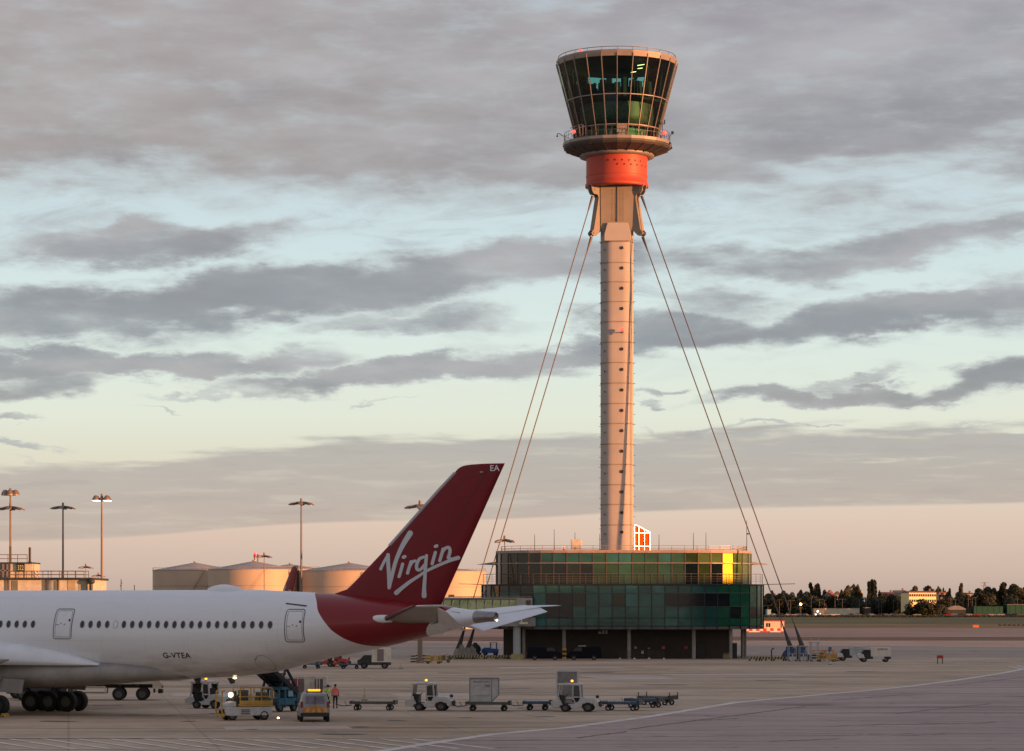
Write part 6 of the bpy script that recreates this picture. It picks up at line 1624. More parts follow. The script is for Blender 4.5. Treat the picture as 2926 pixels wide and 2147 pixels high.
q.build('frame', white_paint, SC); q = MB(); q.b2((-.7, .55, .75), (.7, .58, 2.58)); q.b2((-.7, -.56, .2), (.7, .56, .72)); q.build('panel', mid_metal, SC)
def dolly(label, u, v, rz, m_=mid_metal, L=2.9, bar=True, posts=False, group='baggage dollies'):
    p = gd(u, v); T = thing('baggage_dolly', label, 'baggage dolly', (p.x, p.y, 0), rz, group)
    q_ = MB(); h = .52
    for y in (-.72, .72): q_.beam((-L / 2, y, h), (L / 2, y, h), .12, .14)
    for k in range(9): x = -L / 2 + L * k / 8; q_.beam((x, -.72, h), (x, .72, h), .06, .08)
    q_.build('deck', m_, T)
    q_ = MB(); q_.smooth = True
    for k in range(12): x = -L / 2 + .15 + (L - .3) * k / 11; q_.cyl((x, -.62, h + .08), (x, .62, h + .08), .04, .04, 6)
    q_.build('roller', dark_metal, T)
    for x in (-L / 2 + .42, L / 2 - .42):
        for y in (-.6, .6): wheel(T, (x, y, .2), .2, .14, rim=False)
    q_ = MB()
    for x in (-L / 2 + .42, L / 2 - .42): q_.beam((x, -.6, .22), (x, .6, .22), .07); q_.box((x, 0, .35), (.3, .5, .22))
    q_.b2((-L / 2 - .05, -.75, .42), (-L / 2 + .12, .75, .72)); q_.b2((L / 2 - .12, -.75, .45), (L / 2 + .05, .75, .66)); q_.build('undercarriage', dark_metal, T)
    if bar:
        q_ = MB(); q_.tube([(L / 2, 0, .36), (L / 2 + .6, 0, .30), (L / 2 + 1.15, 0, .42)], .035, 6); q_.tube([(L / 2 + .35, 0, .32), (L / 2 + .5, 0, .65)], .02, 5); q_.build('drawbar', dark_metal, T)
    if posts:
        q_ = MB()
        for x in (-L / 2, L / 2):
            for y in (-.7, .7): q_.beam((x, y, .5), (x, y, .95), .06)
        q_.build('corner_post', m_, T)
    return T
blue_d = mat('dolly_blue', (.035, .09, .17), .6, var=.3)
olive_d = mat('dolly_olive', (.10, .10, .075), .6, var=.3)
dolly('empty dark flat dolly between the people and the middle tug', 1068, 2030, LEFT - R(5), olive_d, 3.1)
dolly('flat dolly carrying the white container', 1396, 2032, LEFT - R(4), olive_d, 3.0)
dolly('empty blue dolly hitched in front of the rightmost tug', 1536, 2030, LEFT - R(4), blue_d, 1.9)
dolly('nearest blue dolly of the row behind the rightmost tug', 1778, 2031, LEFT - R(14), blue_d, 2.6, True, False)
dolly('middle dolly of the row behind the rightmost tug', 1842, 2022, LEFT - R(22), blue_d, 2.5)
dolly('farthest dark dolly of the row behind the rightmost tug', 1880, 2015, LEFT - R(28), olive_d, 2.5, True, True)
# cargo containers
def ld_container(label, loc, rz, L=1.95, W=1.5, H=1.6, m_=white_paint, panels=(), chamf=True, group=None, em=None):
    T = thing('cargo_container', label, 'cargo container', loc, rz, group)
    prof = [(-L / 2, 0), (L / 2 - (.5 if chamf else 0), 0), (L / 2, .5 if chamf else 0), (L / 2, H), (-L / 2, H)]
    q_ = MB(); q_.prism(prof, -W / 2, W / 2); q_.build('shell', m_, T, bevel=.02)
    e = .03; q_ = MB()
    for y in (-W / 2 - .005, W / 2 + .005):
        for a, b in zip(prof, prof[1:] + prof[:1]): q_.beam((a[0], y, a[1]), (b[0], y, b[1]), .07)
        q_.beam((L / 2 - .5, y, 0), (L / 2 - .5, y, H), .05)
    q_.build('edge_frame', em or mid_metal, T)
    for (x0, x1, z0, z1, mm) in panels:
        q_ = MB(); q_.b2((x0, -W / 2 - .02, z0), (x1, -W / 2 + .01, z1)); q_.build('panel', mm, T)
        q_ = MB(); q_.b2((x0, W / 2 - .01, z0), (x1, W / 2 + .02, z1)); q_.build('panel', mm, T)
    return T
grey_pr = mat('faded_print', (.30, .29, .33), .6, var=.3, vs=3)
cp = gd(1384, 2031)
CTN = ld_container('white cargo container with a chamfered lower corner riding on the dolly', (cp.x, cp.y, .62), 0, 2.0, 1.55, 1.62, white_paint, [(-.75, .35, 1.35, 1.45, grey_pr), (-.7, -.3, 1.1, 1.14, grey_pr), (.02, .4, 1.02, 1.2, grey_pr), (-.72, .38, .42, .46, grey_pr)])
# container train in red and white behind the blue loader
cream_box = mat('box_cream', (.66, .60, .51), .55, var=.15); red_box = mat('box_red', (.30, .05, .045), .6, var=.15); dk_box = mat('box_dark_grey', (.11, .10, .10), .7, var=.2); tan_box = mat('box_tan', (.22, .17, .15), .7, var=.15)  # dark grey serves the curtain and doorway panels
p0 = gd(860, 2013)
for k, (u0, u1, lb, pans) in enumerate([(784, 832, 'grey curtained box trailer behind the blue loader, left end of the train', [(-.85, .85, .15, 1.5, dk_box)]), (833, 873, 'box trailer with dark red side panel in the container train', [(-.62, .1, .1, 1.5, red_box), (.1, .7, .1, 1.5, tan_box)]),
                                        (874, 906, 'cream box trailer right of the red panelled one', [(-.1, .1, .3, 1.3, cream)]), (907, 935, 'box trailer with a dark doorway at the right end of the train', [(-.5, .1, .1, 1.5, dk_box), (.15, .6, .9, 1.0, mid_metal), (.15, .6, .5, .6, mid_metal)])]):
    Y = 203.0 - k * .4; x0, x1 = (u0 - CU) * Y / FPX, (u1 - CU) * Y / FPX
    ld_container(lb, ((x0 + x1) / 2, Y, .5), 0, x1 - x0 - .03, 1.5, 1.62, cream_box, pans, False, 'box trailers behind the blue loader', cream_box)
q = MB(); 
for k in range(4):
    x0 = (785 + k * 38 - CU) * 203 / FPX
    D = dolly('low trailer chassis under the red and cream boxes', 803 + k * 38, 2018, LEFT, olive_d, 1.4, False, False, 'chassis under the box trailers'); D.location.y = 203 - k * .4; D.location.x = (808 + k * 34 - CU) * 203 / FPX
# yellow and white lift vehicle with its headlight on
def lift_vehicle():
    p = gd(700, 2058); T = thing('platform_lift_truck', 'yellow railed platform truck with white body, headlight on, in front of the blue loader', 'lift truck', (p.x, p.y, 0), LEFT + R(24))
    q_ = MB(); q_.prism([(-1.55, .3), (1.0, .3), (1.1, .28), (1.5, .35), (1.55, .6), (1.5, .85), (-1.55, .85)], -.72, .72); q_.build('chassis', white_paint, T, bevel=.03)
    q_ = MB(); q_.prism([(.75, .85), (1.5, .82), (1.45, 1.05), (.95, 1.22), (.75, 1.2)], -.6, .6); q_.build('hood', white_paint, T, bevel=.06)
    q_ = MB(); q_.b2((1.5, -.5, .42), (1.58, .5, .72)); q_.b2((.6, -.735, .38), (.05, -.73, .45)); q_.b2((-.1, .725, .4), (.5, .735, .46)); q_.b2((-.1, .725, .52), (.5, .735, .58)); q_.b2((-.1, .725, .64), (.5, .735, .70)); q_.build('grille', black, T)
    q_ = MB(); q_.b2((-1.6, -.75, .88), (.6, .75, 1.05)); q_.b2((-1.6, .7, 1.0), (.6, .78, 1.25)); q_.build('platform', yellow, T, bevel=.02)
    q_ = MB()
    for y in (-.72, .72):
        for x in (-1.55, -.85, -.15, .55): q_.beam((x, y, 1.0), (x, y, 2.05), .06)
        for z in (1.5, 2.05): q_.beam((-1.55, y, z), (.55, y, z), .06)
    for x in (-1.55, .55):
        for z in (1.5, 2.05): q_.beam((x, -.72, z), (x, .72, z), .06)
    q_.build('railing', yellow, T)
    q_ = MB(); q_.b2((-1.4, -.6, 1.06), (-.9, .5, 1.75)); q_.b2((-.75, -.3, 1.06), (-.3, .55, 1.55)); q_.b2((-.2, -.5, 1.06), (.3, .1, 1.9)); q_.build('equipment_crates', mat('crate_grey_green', (.12, .13, .10), .7, var=.4, vs=3), T)
    q_ = MB(); q_.b2((-.45, .3, 1.06), (-.1, .6, 1.7)); q_.build('crate', cream, T)
    q_ = MB()
    for y in (-.6, .6): q_.tube([(1.62, y, .2), (1.75, y, .7), (1.7, y, 1.85), (1.55, y, 1.9)], .05, 6)
    q_.beam((1.75, -.6, .7), (1.75, .6, .7), .08); q_.beam((1.65, -.65, .35), (1.65, .65, .35), .22, .16); q_.tube([(1.72, -.6, 1.2), (1.72, .6, 1.2)], .04, 6); q_.build('front_guard', yellow, T)
    q_ = MB(); q_.cyl((.75, .1, 1.2), (.72, .1, 1.85), .16, .12, 10); q_.b2((.35, -.25, 1.05), (.7, .4, 1.6)); q_.build('seat_and_column', dark_metal, T)
    q_ = MB(); q_.smooth = True; q_.sph((1.0, .15, 1.62), .16, 12, 8); q_.build('headlight', lampmat('headlight_on', (1.0, .60, .32), 4), T)
    for x, y in ((-1.05, -.62), (-1.05, .62), (1.05, -.6), (1.05, .6)): wheel(T, (x, y, .3), .3, .22)
lift_vehicle()
# blue belt loader raised to the rear hold
def belt_loader():
    p = gd(768, 2036) + Vector((0, .3, 0)); T = thing('belt_loader', 'light blue loader with dark raised conveyor reaching up to the airliner hold', 'belt loader', (p.x + .7, p.y + 1.2, 0), R(238))
    q_ = MB(); q_.b2((-1.0, -.75, .45), (1.3, .75, .95)); q_.b2((-.95, -.7, .95), (-.55, .7, 1.55)); q_.build('body', cyan_p, T, bevel=.04)
    q_ = MB()
    for y in (-.72, .72):
        for x in (-.9, .5, 1.2): q_.beam((x, y, .3), (x, y, 1.62), .13)
    for x in (-.9, .5, 1.2): q_.beam((x, -.72, 1.62), (x, .72, 1.62), .16, .2)
    for y in (-.72, .72): q_.beam((-.9, y, 1.62), (1.2, y, 1.62), .16, .2)
    q_.b2((-.45, .66, 1.0), (.1, .76, 1.5)); q_.build('support_frame', cyan_p, T)
    q_ = MB(); q_.b2((-.3, .74, 1.05), (.2, .8, 1.45)); q_.build('side_panel', mat('pale_blue_panel', (.22, .42, .50), .5, var=.2), T)
    for x in (-.6, .95):
        for y in (-.62, .62): wheel(T, (x, y, .3), .3, .24)
    q_ = MB()        # conveyor: long inclined box girder with rails and cross members
    M = Matrix.Translation(Vector((1.0, 0, 2.35))) @ Matrix.Rotation(R(-30), 4, 'Y'); q_.M = M
    for y in (-.8, -.45, .45, .8): q_.beam((-2.1, y, 0), (2.3, y, 0), .1, .3)
    for x in (-2.0, -1.3, -.6, .1, .8, 1.5, 2.2): q_.beam((x, -.8, 0), (x, .8, 0), .1, .24)
    q_.b2((-2.1, -.44, -.06), (2.3, .44, .02)); q_.build('conveyor', mat('conveyor_dark', (.02, .026, .035), .5, metal=.3, var=.3), T)
    q_ = MB()
    for y in (-.75, .75): q_.beam((-.8, y, 1.6), (.9, y, 3.6), .14); q_.beam((1.1, y, 1.5), (.2, y, 3.6), .12); q_.beam((.1, y, 3.62), (1.0, y, 3.62), .1)
    for z in (2.6, 3.1, 3.6): q_.beam((.45, -.75, z), (.45, .75, z), .1)
    q_.build('scissor_frame', mat('navy_steel', (.018, .035, .07), .45, metal=.2, var=.3), T)
    q_ = MB(); q_.prism([(-1.9, 1.0), (-1.05, .9), (-1.05, .5), (-2.1, .45)], -.6, .6); q_.build('rear_step', cyan_p, T, bevel=.03)
    q_ = MB(); q_.b2((1.32, -.6, .5), (1.45, .6, .7)); q_.build('bumper', dark_metal, T)
belt_loader()
# silver van seen from behind
def van():
    p = gd(889, 2064); T = thing('service_van', 'silver service van seen from behind with orange chevrons and roof beacon', 'van', (p.x, p.y + 1.9, 0), R(90 + 7))
    def ring(x, w0, w1, z0, zs, zt):
        return [Vector((x, -w0, z0)), Vector((x, w0, z0)), Vector((x, w0 * 1.0, zs)), Vector((x, w1, zt - .12)), Vector((x, w1 - .14, zt)), Vector((x, -(w1 - .14), zt)), Vector((x, -w1, zt - .12)), Vector((x, -w0, zs))]
    q_ = MB(); q_.smooth = False
    q_.loft([ring(-2.0, .86, .68, .42, 1.02, 1.70), ring(-1.92, .92, .75, .34, 1.05, 1.78), ring(-.5, .93, .78, .32, 1.05, 1.84), ring(.5, .93, .76, .32, 1.02, 1.82), ring(1.15, .92, .86, .32, .95, 1.12), ring(2.0, .88, .8, .36, .8, .98), ring(2.18, .7, .6, .45, .7, .8)])
    q_.build('body', white_van, T, bevel=.05)
    q_ = MB(); q_.loft([[Vector((-2.0, y, z)) for y, z in ((-.60, 1.14), (.60, 1.14), (.55, 1.62), (-.55, 1.62))], [Vector((-2.035, y, z)) for y, z in ((-.60, 1.14), (.60, 1.14), (.55, 1.62), (-.55, 1.62))]]); q_.build('rear_window', mat('rear_glass', (.16, .16, .20), .12, var=.25, vs=2, spec=.8), T)
    q_ = MB(); q_.b2((-2.06, -.02, .55), (-2.02, .02, 1.6)); q_.build('door_gap', black, T)
    ch_y = mat('chevron_yellow', (.62, .36, .06), .5, var=.1); ch_r = mat('chevron_orange', (.60, .14, .03), .5, var=.1)
    q_ = MB()
    for k in range(8):
        q_.cur = k % 2; y = -.80 + k * .2; s_ = .09 if y < -.05 else -.09
        q_.add([(-2.075, y, .62), (-2.075, y + .2, .62), (-2.075, y + .2 + s_, .88), (-2.075, y + s_, .88)], [(0, 1, 2, 3)])
    q_.build('chevrons', [ch_y, ch_r], T, fix=False)
    q_ = MB(); q_.b2((-2.1, -.9, .34), (-1.9, .9, .58)); q_.build('bumper', black, T, bevel=.03)
    for s_ in (-1, 1):
        q_ = MB(); q_.b2((-2.04, s_ * .74, .9), (-1.9, s_ * .90, 1.28)); q_.build('tail_light', tail_red, T, bevel=.02)
        q_ = MB(); q_.b2((.9, s_ * .95, 1.05), (1.05, s_ * 1.12, 1.25)); q_.build('mirror', black, T)
        q_ = MB(); q_.prism([(-.4, 1.1), (1.0, 1.1), (.6, 1.66), (-.4, 1.70)], s_ * .87, s_ * .90); q_.build('window', glass_d, T)
        for x in (-1.3, 1.35): wheel(T, (x, s_ * .82, .32), .32, .22)
    q_ = MB(); q_.b2((-2.08, -.26, .92), (-2.05, .26, 1.03)); q_.build('number_plate', yellow, T)
    q_ = MB(); q_.b2((-1.15, -.5, 1.84), (-.85, .5, 1.9)); bb = q_.build('light_bar_base', black, T); q_ = MB(); q_.b2((-1.1, -.38, 1.9), (-.9, .38, 2.02)); q_.build('light_bar', lampmat('amber_bar', (1, .28, .01), 1.6), bb, bevel=.02)
    q_ = MB(); q_.sph((1.2, -1.02, 1.2), .05, 6, 4); q_.build('marker_lamp', white_lamp, T)
van()
# flatbed trailer behind the landing gear
def flatbed():
    p = gd(345, 2001); T = thing('flatbed_trailer', 'long cream flatbed truck trailer behind the airliner wheels', 'trailer', (p.x - 2.2, p.y, 0), LEFT + R(4))
    q_ = MB(); q_.b2((-5.3, -1.2, 1.32), (6.5, 1.2, 1.5)); q_.b2((-5.3, -1.24, 1.42), (6.5, -1.2, 1.62)); q_.b2((-5.3, 1.2, 1.25), (6.5, 1.24, 1.62)); q_.build('bed', cream, T, bevel=.02)
    q_ = MB(); q_.b2((-5.1, -.5, .95), (6.4, .5, 1.3))
    for k in range(9): q_.b2((-5 + k * 1.35, -1.2, 1.12), (-4.8 + k * 1.35, 1.2, 1.32))
    q_.build('chassis_beam', dark_metal, T)
    q_ = MB()
    for y in (1.15, -1.15):
        for a, b in (((-1.1, 1.05), (1.8, 1.05)), ((-1.1, .55), (1.8, .55)), ((-1.1, .55), (-1.1, 1.05)), ((1.8, .55), (1.8, 1.05))): q_.beam((a[0], y, a[1]), (b[0], y, b[1]), .1)
    q_.b2((-5.4, -1.2, .95), (-5.25, 1.2, 1.35)); q_.b2((-5.3, .9, .9), (-4.7, 1.26, 1.3)); q_.build('side_guard', cream, T)
    for x in (-3.9, -2.1, 5.2):
        for y in (-1.0, 1.0): wheel(T, (x, y, .5), .5, .34)
    q_ = MB(); q_.b2((-5.5, .7, .98), (-5.4, 1.2, 1.15)); q_.build('tail_light', tail_red, T); q_ = MB(); q_.b2((-5.45, -.2, .55), (-5.1, 1.1, .85)); q_.b2((-4.9, .95, .6), (-4.75, 1.2, 1.0)); q_.build('mudflap', black, T)
    q_ = MB()
    for x, y in ((-4.4, .2), (-2.5, -.3), (-.5, .1), (1.5, -.2)): q_.b2((x, y, 1.5), (x + 1.1, y + .5, 1.66))
    q_.build('pallet_load', dark_metal, T)
flatbed()
# dark tug and equipment behind the gear
def dark_truck():
    p = gd(120, 1996); T = thing('pushback_tractor', 'low dark tractor with an amber marker light behind the landing gear', 'tractor', (p.x, p.y, 0), LEFT)
    q_ = MB(); q_.prism([(-2.6, .4), (2.6, .4), (2.7, 1.0), (2.2, 1.25), (-.2, 1.3), (-.3, 1.9), (-1.6, 1.95), (-1.9, 1.3), (-2.6, 1.2)], -1.1, 1.1); q_.build('body', mat('tractor_dark', (.05, .055, .06), .5, var=.2), T, bevel=.05)
    q_ = MB(); q_.prism([(-.35, 1.35), (-.4, 1.82), (-1.5, 1.86), (-1.75, 1.35)], -1.12, 1.12); q_.build('window', glass_d, T)
    q_ = MB(); q_.b2((-.3, -1.15, 1.92), (-1.7, 1.15, 2.0)); q_.b2((-2.65, -1.13, 1.0), (2.6, 1.13, 1.06)); q_.build('trim', white_paint, T)
    for x in (-1.8, 1.8):
        for y in (-.95, .95): wheel(T, (x, y, .55), .55, .4)
    q_ = MB(); q_.sph((.9, 1.15, 1.95 - .9), .1, 8, 6); q_.build('marker_light', amber, T)
dark_truck()
# people
def person(label, u, v, rz, vest_m, trous_m, reach=0.0, skin_m=None, hair_m=None, H=1.74):
    p = gd(u, v); T = thing('person', label, 'person', (p.x, p.y, 0), rz); T['label'] = label
    # one connected skeleton grown with the skin modifier; +x is where the person faces
    V_, E_, R_ = [], [], []
    def node(pos, r, par=None):
        V_.append(pos); R_.append(r)
        if par is not None: E_.append((par, len(V_) - 1))
        return len(V_) - 1
    pel = node((0, 0, .96), (.15, .13)); bel = node((.0, 0, 1.12), (.145, .115), pel); che = node((0, 0, 1.34), (.17, .125), bel); nek = node((.01, 0, 1.50), (.06, .06), che)
    hd0 = node((.03, 0, 1.60), (.085, .09), nek); hd1 = node((.03, 0, 1.70), (.075, .075), hd0)
    for s_, st in ((-1, .10), (1, -.08)):
        hip = node((0, s_ * .10, .90), (.095, .095), pel); kn = node((st * .5 + .03, s_ * .11, .50), (.065, .065), hip); an = node((st, s_ * .12, .10), (.042, .042), kn); ft_ = node((st + .13, s_ * .13, .045), (.042, .038), an)
        sh = node((0, s_ * .19, 1.42), (.06, .06), che); 
        if reach and s_ == 1: el = node((.16, .30, 1.30), (.043, .043), sh); wr = node((.36, .27, 1.42), (.03, .03), el); dirn = Vector((1, -.1, .45)).normalized()
        else: el = node((-.03, s_ * .25, 1.15), (.043, .043), sh); wr = node((.06, s_ * .25, .92), (.03, .03), el); dirn = Vector((.25, 0, -1)).normalized()
        wp = Vector(V_[wr]); pm = node(tuple(wp + dirn * .07), (.036, .018), wr); side = Vector((0, 1, 0)) if abs(dirn.z) < .9 else Vector((1, 0, .2)).normalized()
        pmv = Vector(V_[pm])
        for k, (o_, L_) in enumerate(((-.03, .062), (-.01, .075), (.01, .07), (.03, .055))):
            f1 = node(tuple(pmv + side * o_ + dirn * .02), (.010, .010), pm); f2 = node(tuple(pmv + side * o_ + dirn * (.02 + L_) + Vector((.015, 0, 0))), (.008, .008), f1)
        node(tuple(wp + dirn * .06 - side * .055), (.011, .011), wr)
    me = bpy.data.meshes.new('person'); me.from_pydata(V_, E_, []); o = bpy.data.objects.new('body', me); COL.objects.link(o)
    md = o.modifiers.new('s', 'SKIN'); md.use_smooth_shade = True; 
    for i, r in enumerate(R_): me.skin_vertices[0].data[i].radius = r
    me.skin_vertices[0].data[0].use_root = True
    sb = o.modifiers.new('u', 'SUBSURF'); sb.levels = 1; sb.render_levels = 1
    dg = bpy.context.evaluated_depsgraph_get(); nm_ = bpy.data.meshes.new_from_object(o.evaluated_get(dg)); COL.objects.unlink(o)
    nm_.materials.clear()
    for m_ in (trous_m, skin_m, vest_m): nm_.materials.append(m_)
    for f in nm_.polygons:
        c = f.center
        f.material_index = 1 if (c.z > 1.5 or (abs(c.y) > .2 and (c.z < .93 or c.x > .33))) and c.z > .7 or c.z > 1.5 else (2 if c.z > 1.0 else 0)
    b_ = bpy.data.objects.new('body', nm_); COL.objects.link(b_); b_.parent = T; s_ = H / 1.78; b_.scale = (s_, s_, s_)
    q_ = MB(); q_.smooth = True; q_.sph((.0, 0, 1.70), .105, 12, 8, (1.05, .95, .9)); o = q_.build('hair', hair_m, T); o.scale = (s_, s_, s_)
    q_ = MB(); q_.smooth = True
    q_.loft([[Vector((rx * math.cos(a), ry * math.sin(a), z)) for a in [2 * math.pi * k / 16 for k in range(16)]] for z, rx, ry in ((.95, .165, .215), (1.15, .16, .205), (1.35, .165, .235), (1.45, .13, .20), (1.48, .09, .12))], caps=False); vo = q_.build('vest', vest_m, T); vo.scale = (s_, s_, s_)
    q_ = MB(); q_.smooth = True
    for z in (1.05, 1.2): q_.loft([[Vector((.17 * math.cos(a), .22 * math.sin(a), z + dz)) for a in [2 * math.pi * k / 16 for k in range(16)]] for dz in (0, .05)], caps=False)
    o = q_.build('reflective_band', mat('reflective_tape', (.6, .6, .58), .3, var=0), vo)
    q_ = MB()
    q_.box((.125, 0, 1.63), (.03, .03, .05)); q_.box((.115, .035, 1.655), (.02, .025, .015)); q_.box((.115, -.035, 1.655), (.02, .025, .015)); q_.box((.115, 0, 1.585), (.02, .05, .012)); o = q_.build('face', mat('face_shade', (.20, .10, .07), .6, var=0), T); o.scale = (s_, s_, s_)
    for y_, x_ in ((-.12, .16), (.12, -.02)):
        q_ = MB(); q_.box((x_ + .02, y_, .05), (.28, .1, .1)); o = q_.build('shoe', black, T, bevel=.02); o.scale = (s_, s_, s_)
skin_t = mat('skin', (.38, .22, .15), .55, var=.05); hair_d = mat('hair_dark', (.02, .015, .012), .7, var=.1)
navy = mat('navy_trousers', (.018, .02, .03), .8, var=.2); hiviz = mat('hi_vis_yellow', (.50, .75, .06), .5, var=.05); coral = mat('hi_vis_coral', (.75, .14, .09), .5, var=.05)
person('person in a yellow high-visibility vest reaching to the box trailer', 937, 2028, R(160), hiviz, navy, 1.0, skin_t, hair_d)
person('person in a coral red vest standing right of the one in yellow', 958, 2025, R(95), coral, navy, 0, skin_t, hair_d, 1.72)
# cones
def cone(label, u, v, h=.95):
    p = gd(u, v); T = thing('traffic_cone', label, 'traffic cone', (p.x, p.y, 0), 0, 'traffic cones')
    q_ = MB(); q_.smooth = True; q_.cyl((0, 0, .05), (0, 0, h), .17, .035, 16); q_.build('cone_body', mat('cone_cream', (.50, .42, .24), .6, var=.2), T)
    q_ = MB(); q_.smooth = True; q_.cyl((0, 0, h * .45), (0, 0, h * .65), .12, .092, 16); q_.build('band', white_paint, T)
    q_ = MB(); q_.box((0, 0, .03), (.5, .5, .06)); q_.build('base', black, T, bevel=.015)
cone('pale cone with black base behind the empty flat dolly', 1042, 2002); cone('small pale cone right of the box truck under the tail', 1146, 1912, .85); cone('small pale cone far right of the middle tug', 2372, 1900, .5)

# ---- mid distance: under the tail and at the glass building
def box_truck(label, u, v, rz, box_m, cab_m_, L=3.4, Hb=2.0, pans=(), text=None, group=None, cab_h=1.75, s=1.0, hood=False):
    p = gd(u, v); T = thing('box_truck', label, 'box truck', (p.x, p.y, 0), rz, group); T.scale = (s, s, s)
    q_ = MB(); q_.b2((-L / 2 - .2, -.8, .75), (L / 2 - .3, .8, .75 + Hb)); bx_ = q_.build('box_body', box_m, T, bevel=.04)
    q_ = MB(); q_.b2((-L / 2 - .2, -.7, .42), (L / 2 + 1.2, .7, .74)); q_.build('chassis', dark_metal, T)
    q_ = MB(); q_.prism([(L / 2 - .2, .5), (L / 2 + 1.35, .5), (L / 2 + 1.4, 1.0), (L / 2 + 1.05, 1.15), (L / 2 + .6, cab_h), (L / 2 - .2, cab_h)], -.78, .78); q_.build('cab', cab_m_, T, bevel=.04)
    q_ = MB(); q_.prism([(L / 2 - .05, 1.12), (L / 2 + .98, 1.12), (L / 2 + .58, cab_h - .1), (L / 2 - .05, cab_h - .1)], -.8, .8); q_.build('window', glass_d, T)
    for x in (-L / 2 + .5, L / 2 + .6):
        for y in (-.68, .68): wheel(T, (x, y, .38), .38, .25)
    for (x0, x1, z0, z1, m_) in pans:
        q_ = MB(); q_.b2((x0, .79, z0), (x1, .83, z1)); q_.build('side_panel', m_, bx_)
    q_ = MB(); q_.b2((L / 2 + 1.36, -.6, .7), (L / 2 + 1.42, -.35, .85)); q_.build('headlight', lamp_lens, T)
    if hood: q_ = MB(); q_.prism([(L / 2 + .5, .55), (L / 2 + 1.44, .5), (L / 2 + 1.48, 1.02), (L / 2 + 1.1, 1.2), (L / 2 + .75, 1.1)], -.82, .82); q_.build('hood', white_paint, T, bevel=.03)
    q_ = MB(); q_.b2((L / 2 + 1.36, .35, .7), (L / 2 + 1.42, .6, .85)); q_.build('headlight', lamp_lens, T)
    return T, bx_
box_truck('white box truck with brown side panel and dark cab under the airliner tail', 1084, 1911, LEFT, cream_box, mat('cab_dark_green', (.02, .03, .02), .5, var=.3), 2.3, 1.7, [(-.55, .2, .9, 2.3, tan_box), (.25, .6, .95, 2.3, cream)], cab_h=1.6)
for (u, v, lb, m_) in ((890, 1911, 'blue flat dolly under the rear of the fuselage, left one', blue_d), (1000, 1912, 'blue flat dolly beside the dark truck cab under the fuselage', blue_d), (925, 1905, 'dark low dolly between the two blue ones under the fuselage', olive_d)):
    dolly(lb, u, v, LEFT, m_, 2.4, True, False, 'dollies parked under the tail')
T4 = baggage_tug('small red and white tug parked under the tail behind the dollies', 962, 1906, LEFT - R(15), False, red_p)
def striped(u, v, label, n=3):
    p = gd(u, v); T = thing('striped_bollard', label, 'bollard', (p.x, p.y, 0), 0, 'striped guard hoops by the mast foot')
    q_ = MB(); q_.smooth = True
    for k in range(6):
        q_.cur = k % 2; q_.cyl((0, -.05, .18 * k), (0, -.05, .18 * (k + 1)), .32, .32, 14)
    q_.build('post', [black, cream], T)
    q_ = MB(); q_.cyl((0, -.05, 0), (0, -.05, .03), .5, .5, 14); q_.build('base', dark_metal, T)
striped(1180, 1893, 'left striped black and cream guard bollard beside the mast foot'); striped(1193, 1891, 'striped black and cream guard bollard directly left of the mast foot'); striped(1213, 1892, 'striped black and cream guard bollard right of the mast foot'); striped(1226, 1893, 'rightmost striped black and cream guard bollard near the yellow trolley')
def trolley(u, v, label, m_, L=2.0, Hh=.95):
    p = gd(u, v); T = thing('equipment_trolley', label, 'trolley', (p.x, p.y, 0), R(8), 'equipment trolleys')
    q_ = MB(); q_.b2((-L / 2, -.5, .3), (L / 2, .5, .42)); q_.beam((-L / 2, 0, .35), (-L / 2 - .7, 0, .2), .07); q_.build('deck', m_, T)
    q_ = MB()
    for x in (-L / 2 + .05, 0, L / 2 - .05):
        for y in (-.45, .45): q_.beam((x, y, .4), (x, y, Hh), .08)
    for y in (-.45, .45): q_.beam((-L / 2, y, Hh), (L / 2, y, Hh), .1)
    for z in (.6, .78): q_.beam((-L / 2, -.45, z), (L / 2, -.45, z), .08)
    q_.build('rail', m_, T)
    for x in (-L / 2 + .3, L / 2 - .3):
        for y in (-.45, .45): wheel(T, (x, y, .17), .17, .1, rim=False)
    q_ = MB(); q_.smooth = True; q_.cyl((.2, -.3, .42), (.2, -.3, 1.15), .22, .22, 12); q_.cyl((-.3, .1, .42), (-.3, .1, 1.0), .2, .2, 12); q_.build('cylinder', mat('gas_cylinder', (.45, .34, .18), .5, var=.2), T)
trolley(1238, 1897, 'yellow equipment trolley with cylinders under the airliner tail', yellow); trolley(1270, 1894, 'dark olive equipment trolley right of the yellow one', olive_d, 1.6, .8)
trolley(2362, 1891, 'yellow trolley in front of the orange one beside the white steps', yellow, 2.6, .9); trolley(2352, 1884, 'orange brown trolley behind the yellow one', orange_m, 3.0, 1.2); trolley(2386, 1889, 'short yellow trolley at the right end of the group', yellow, 1.4, .8)
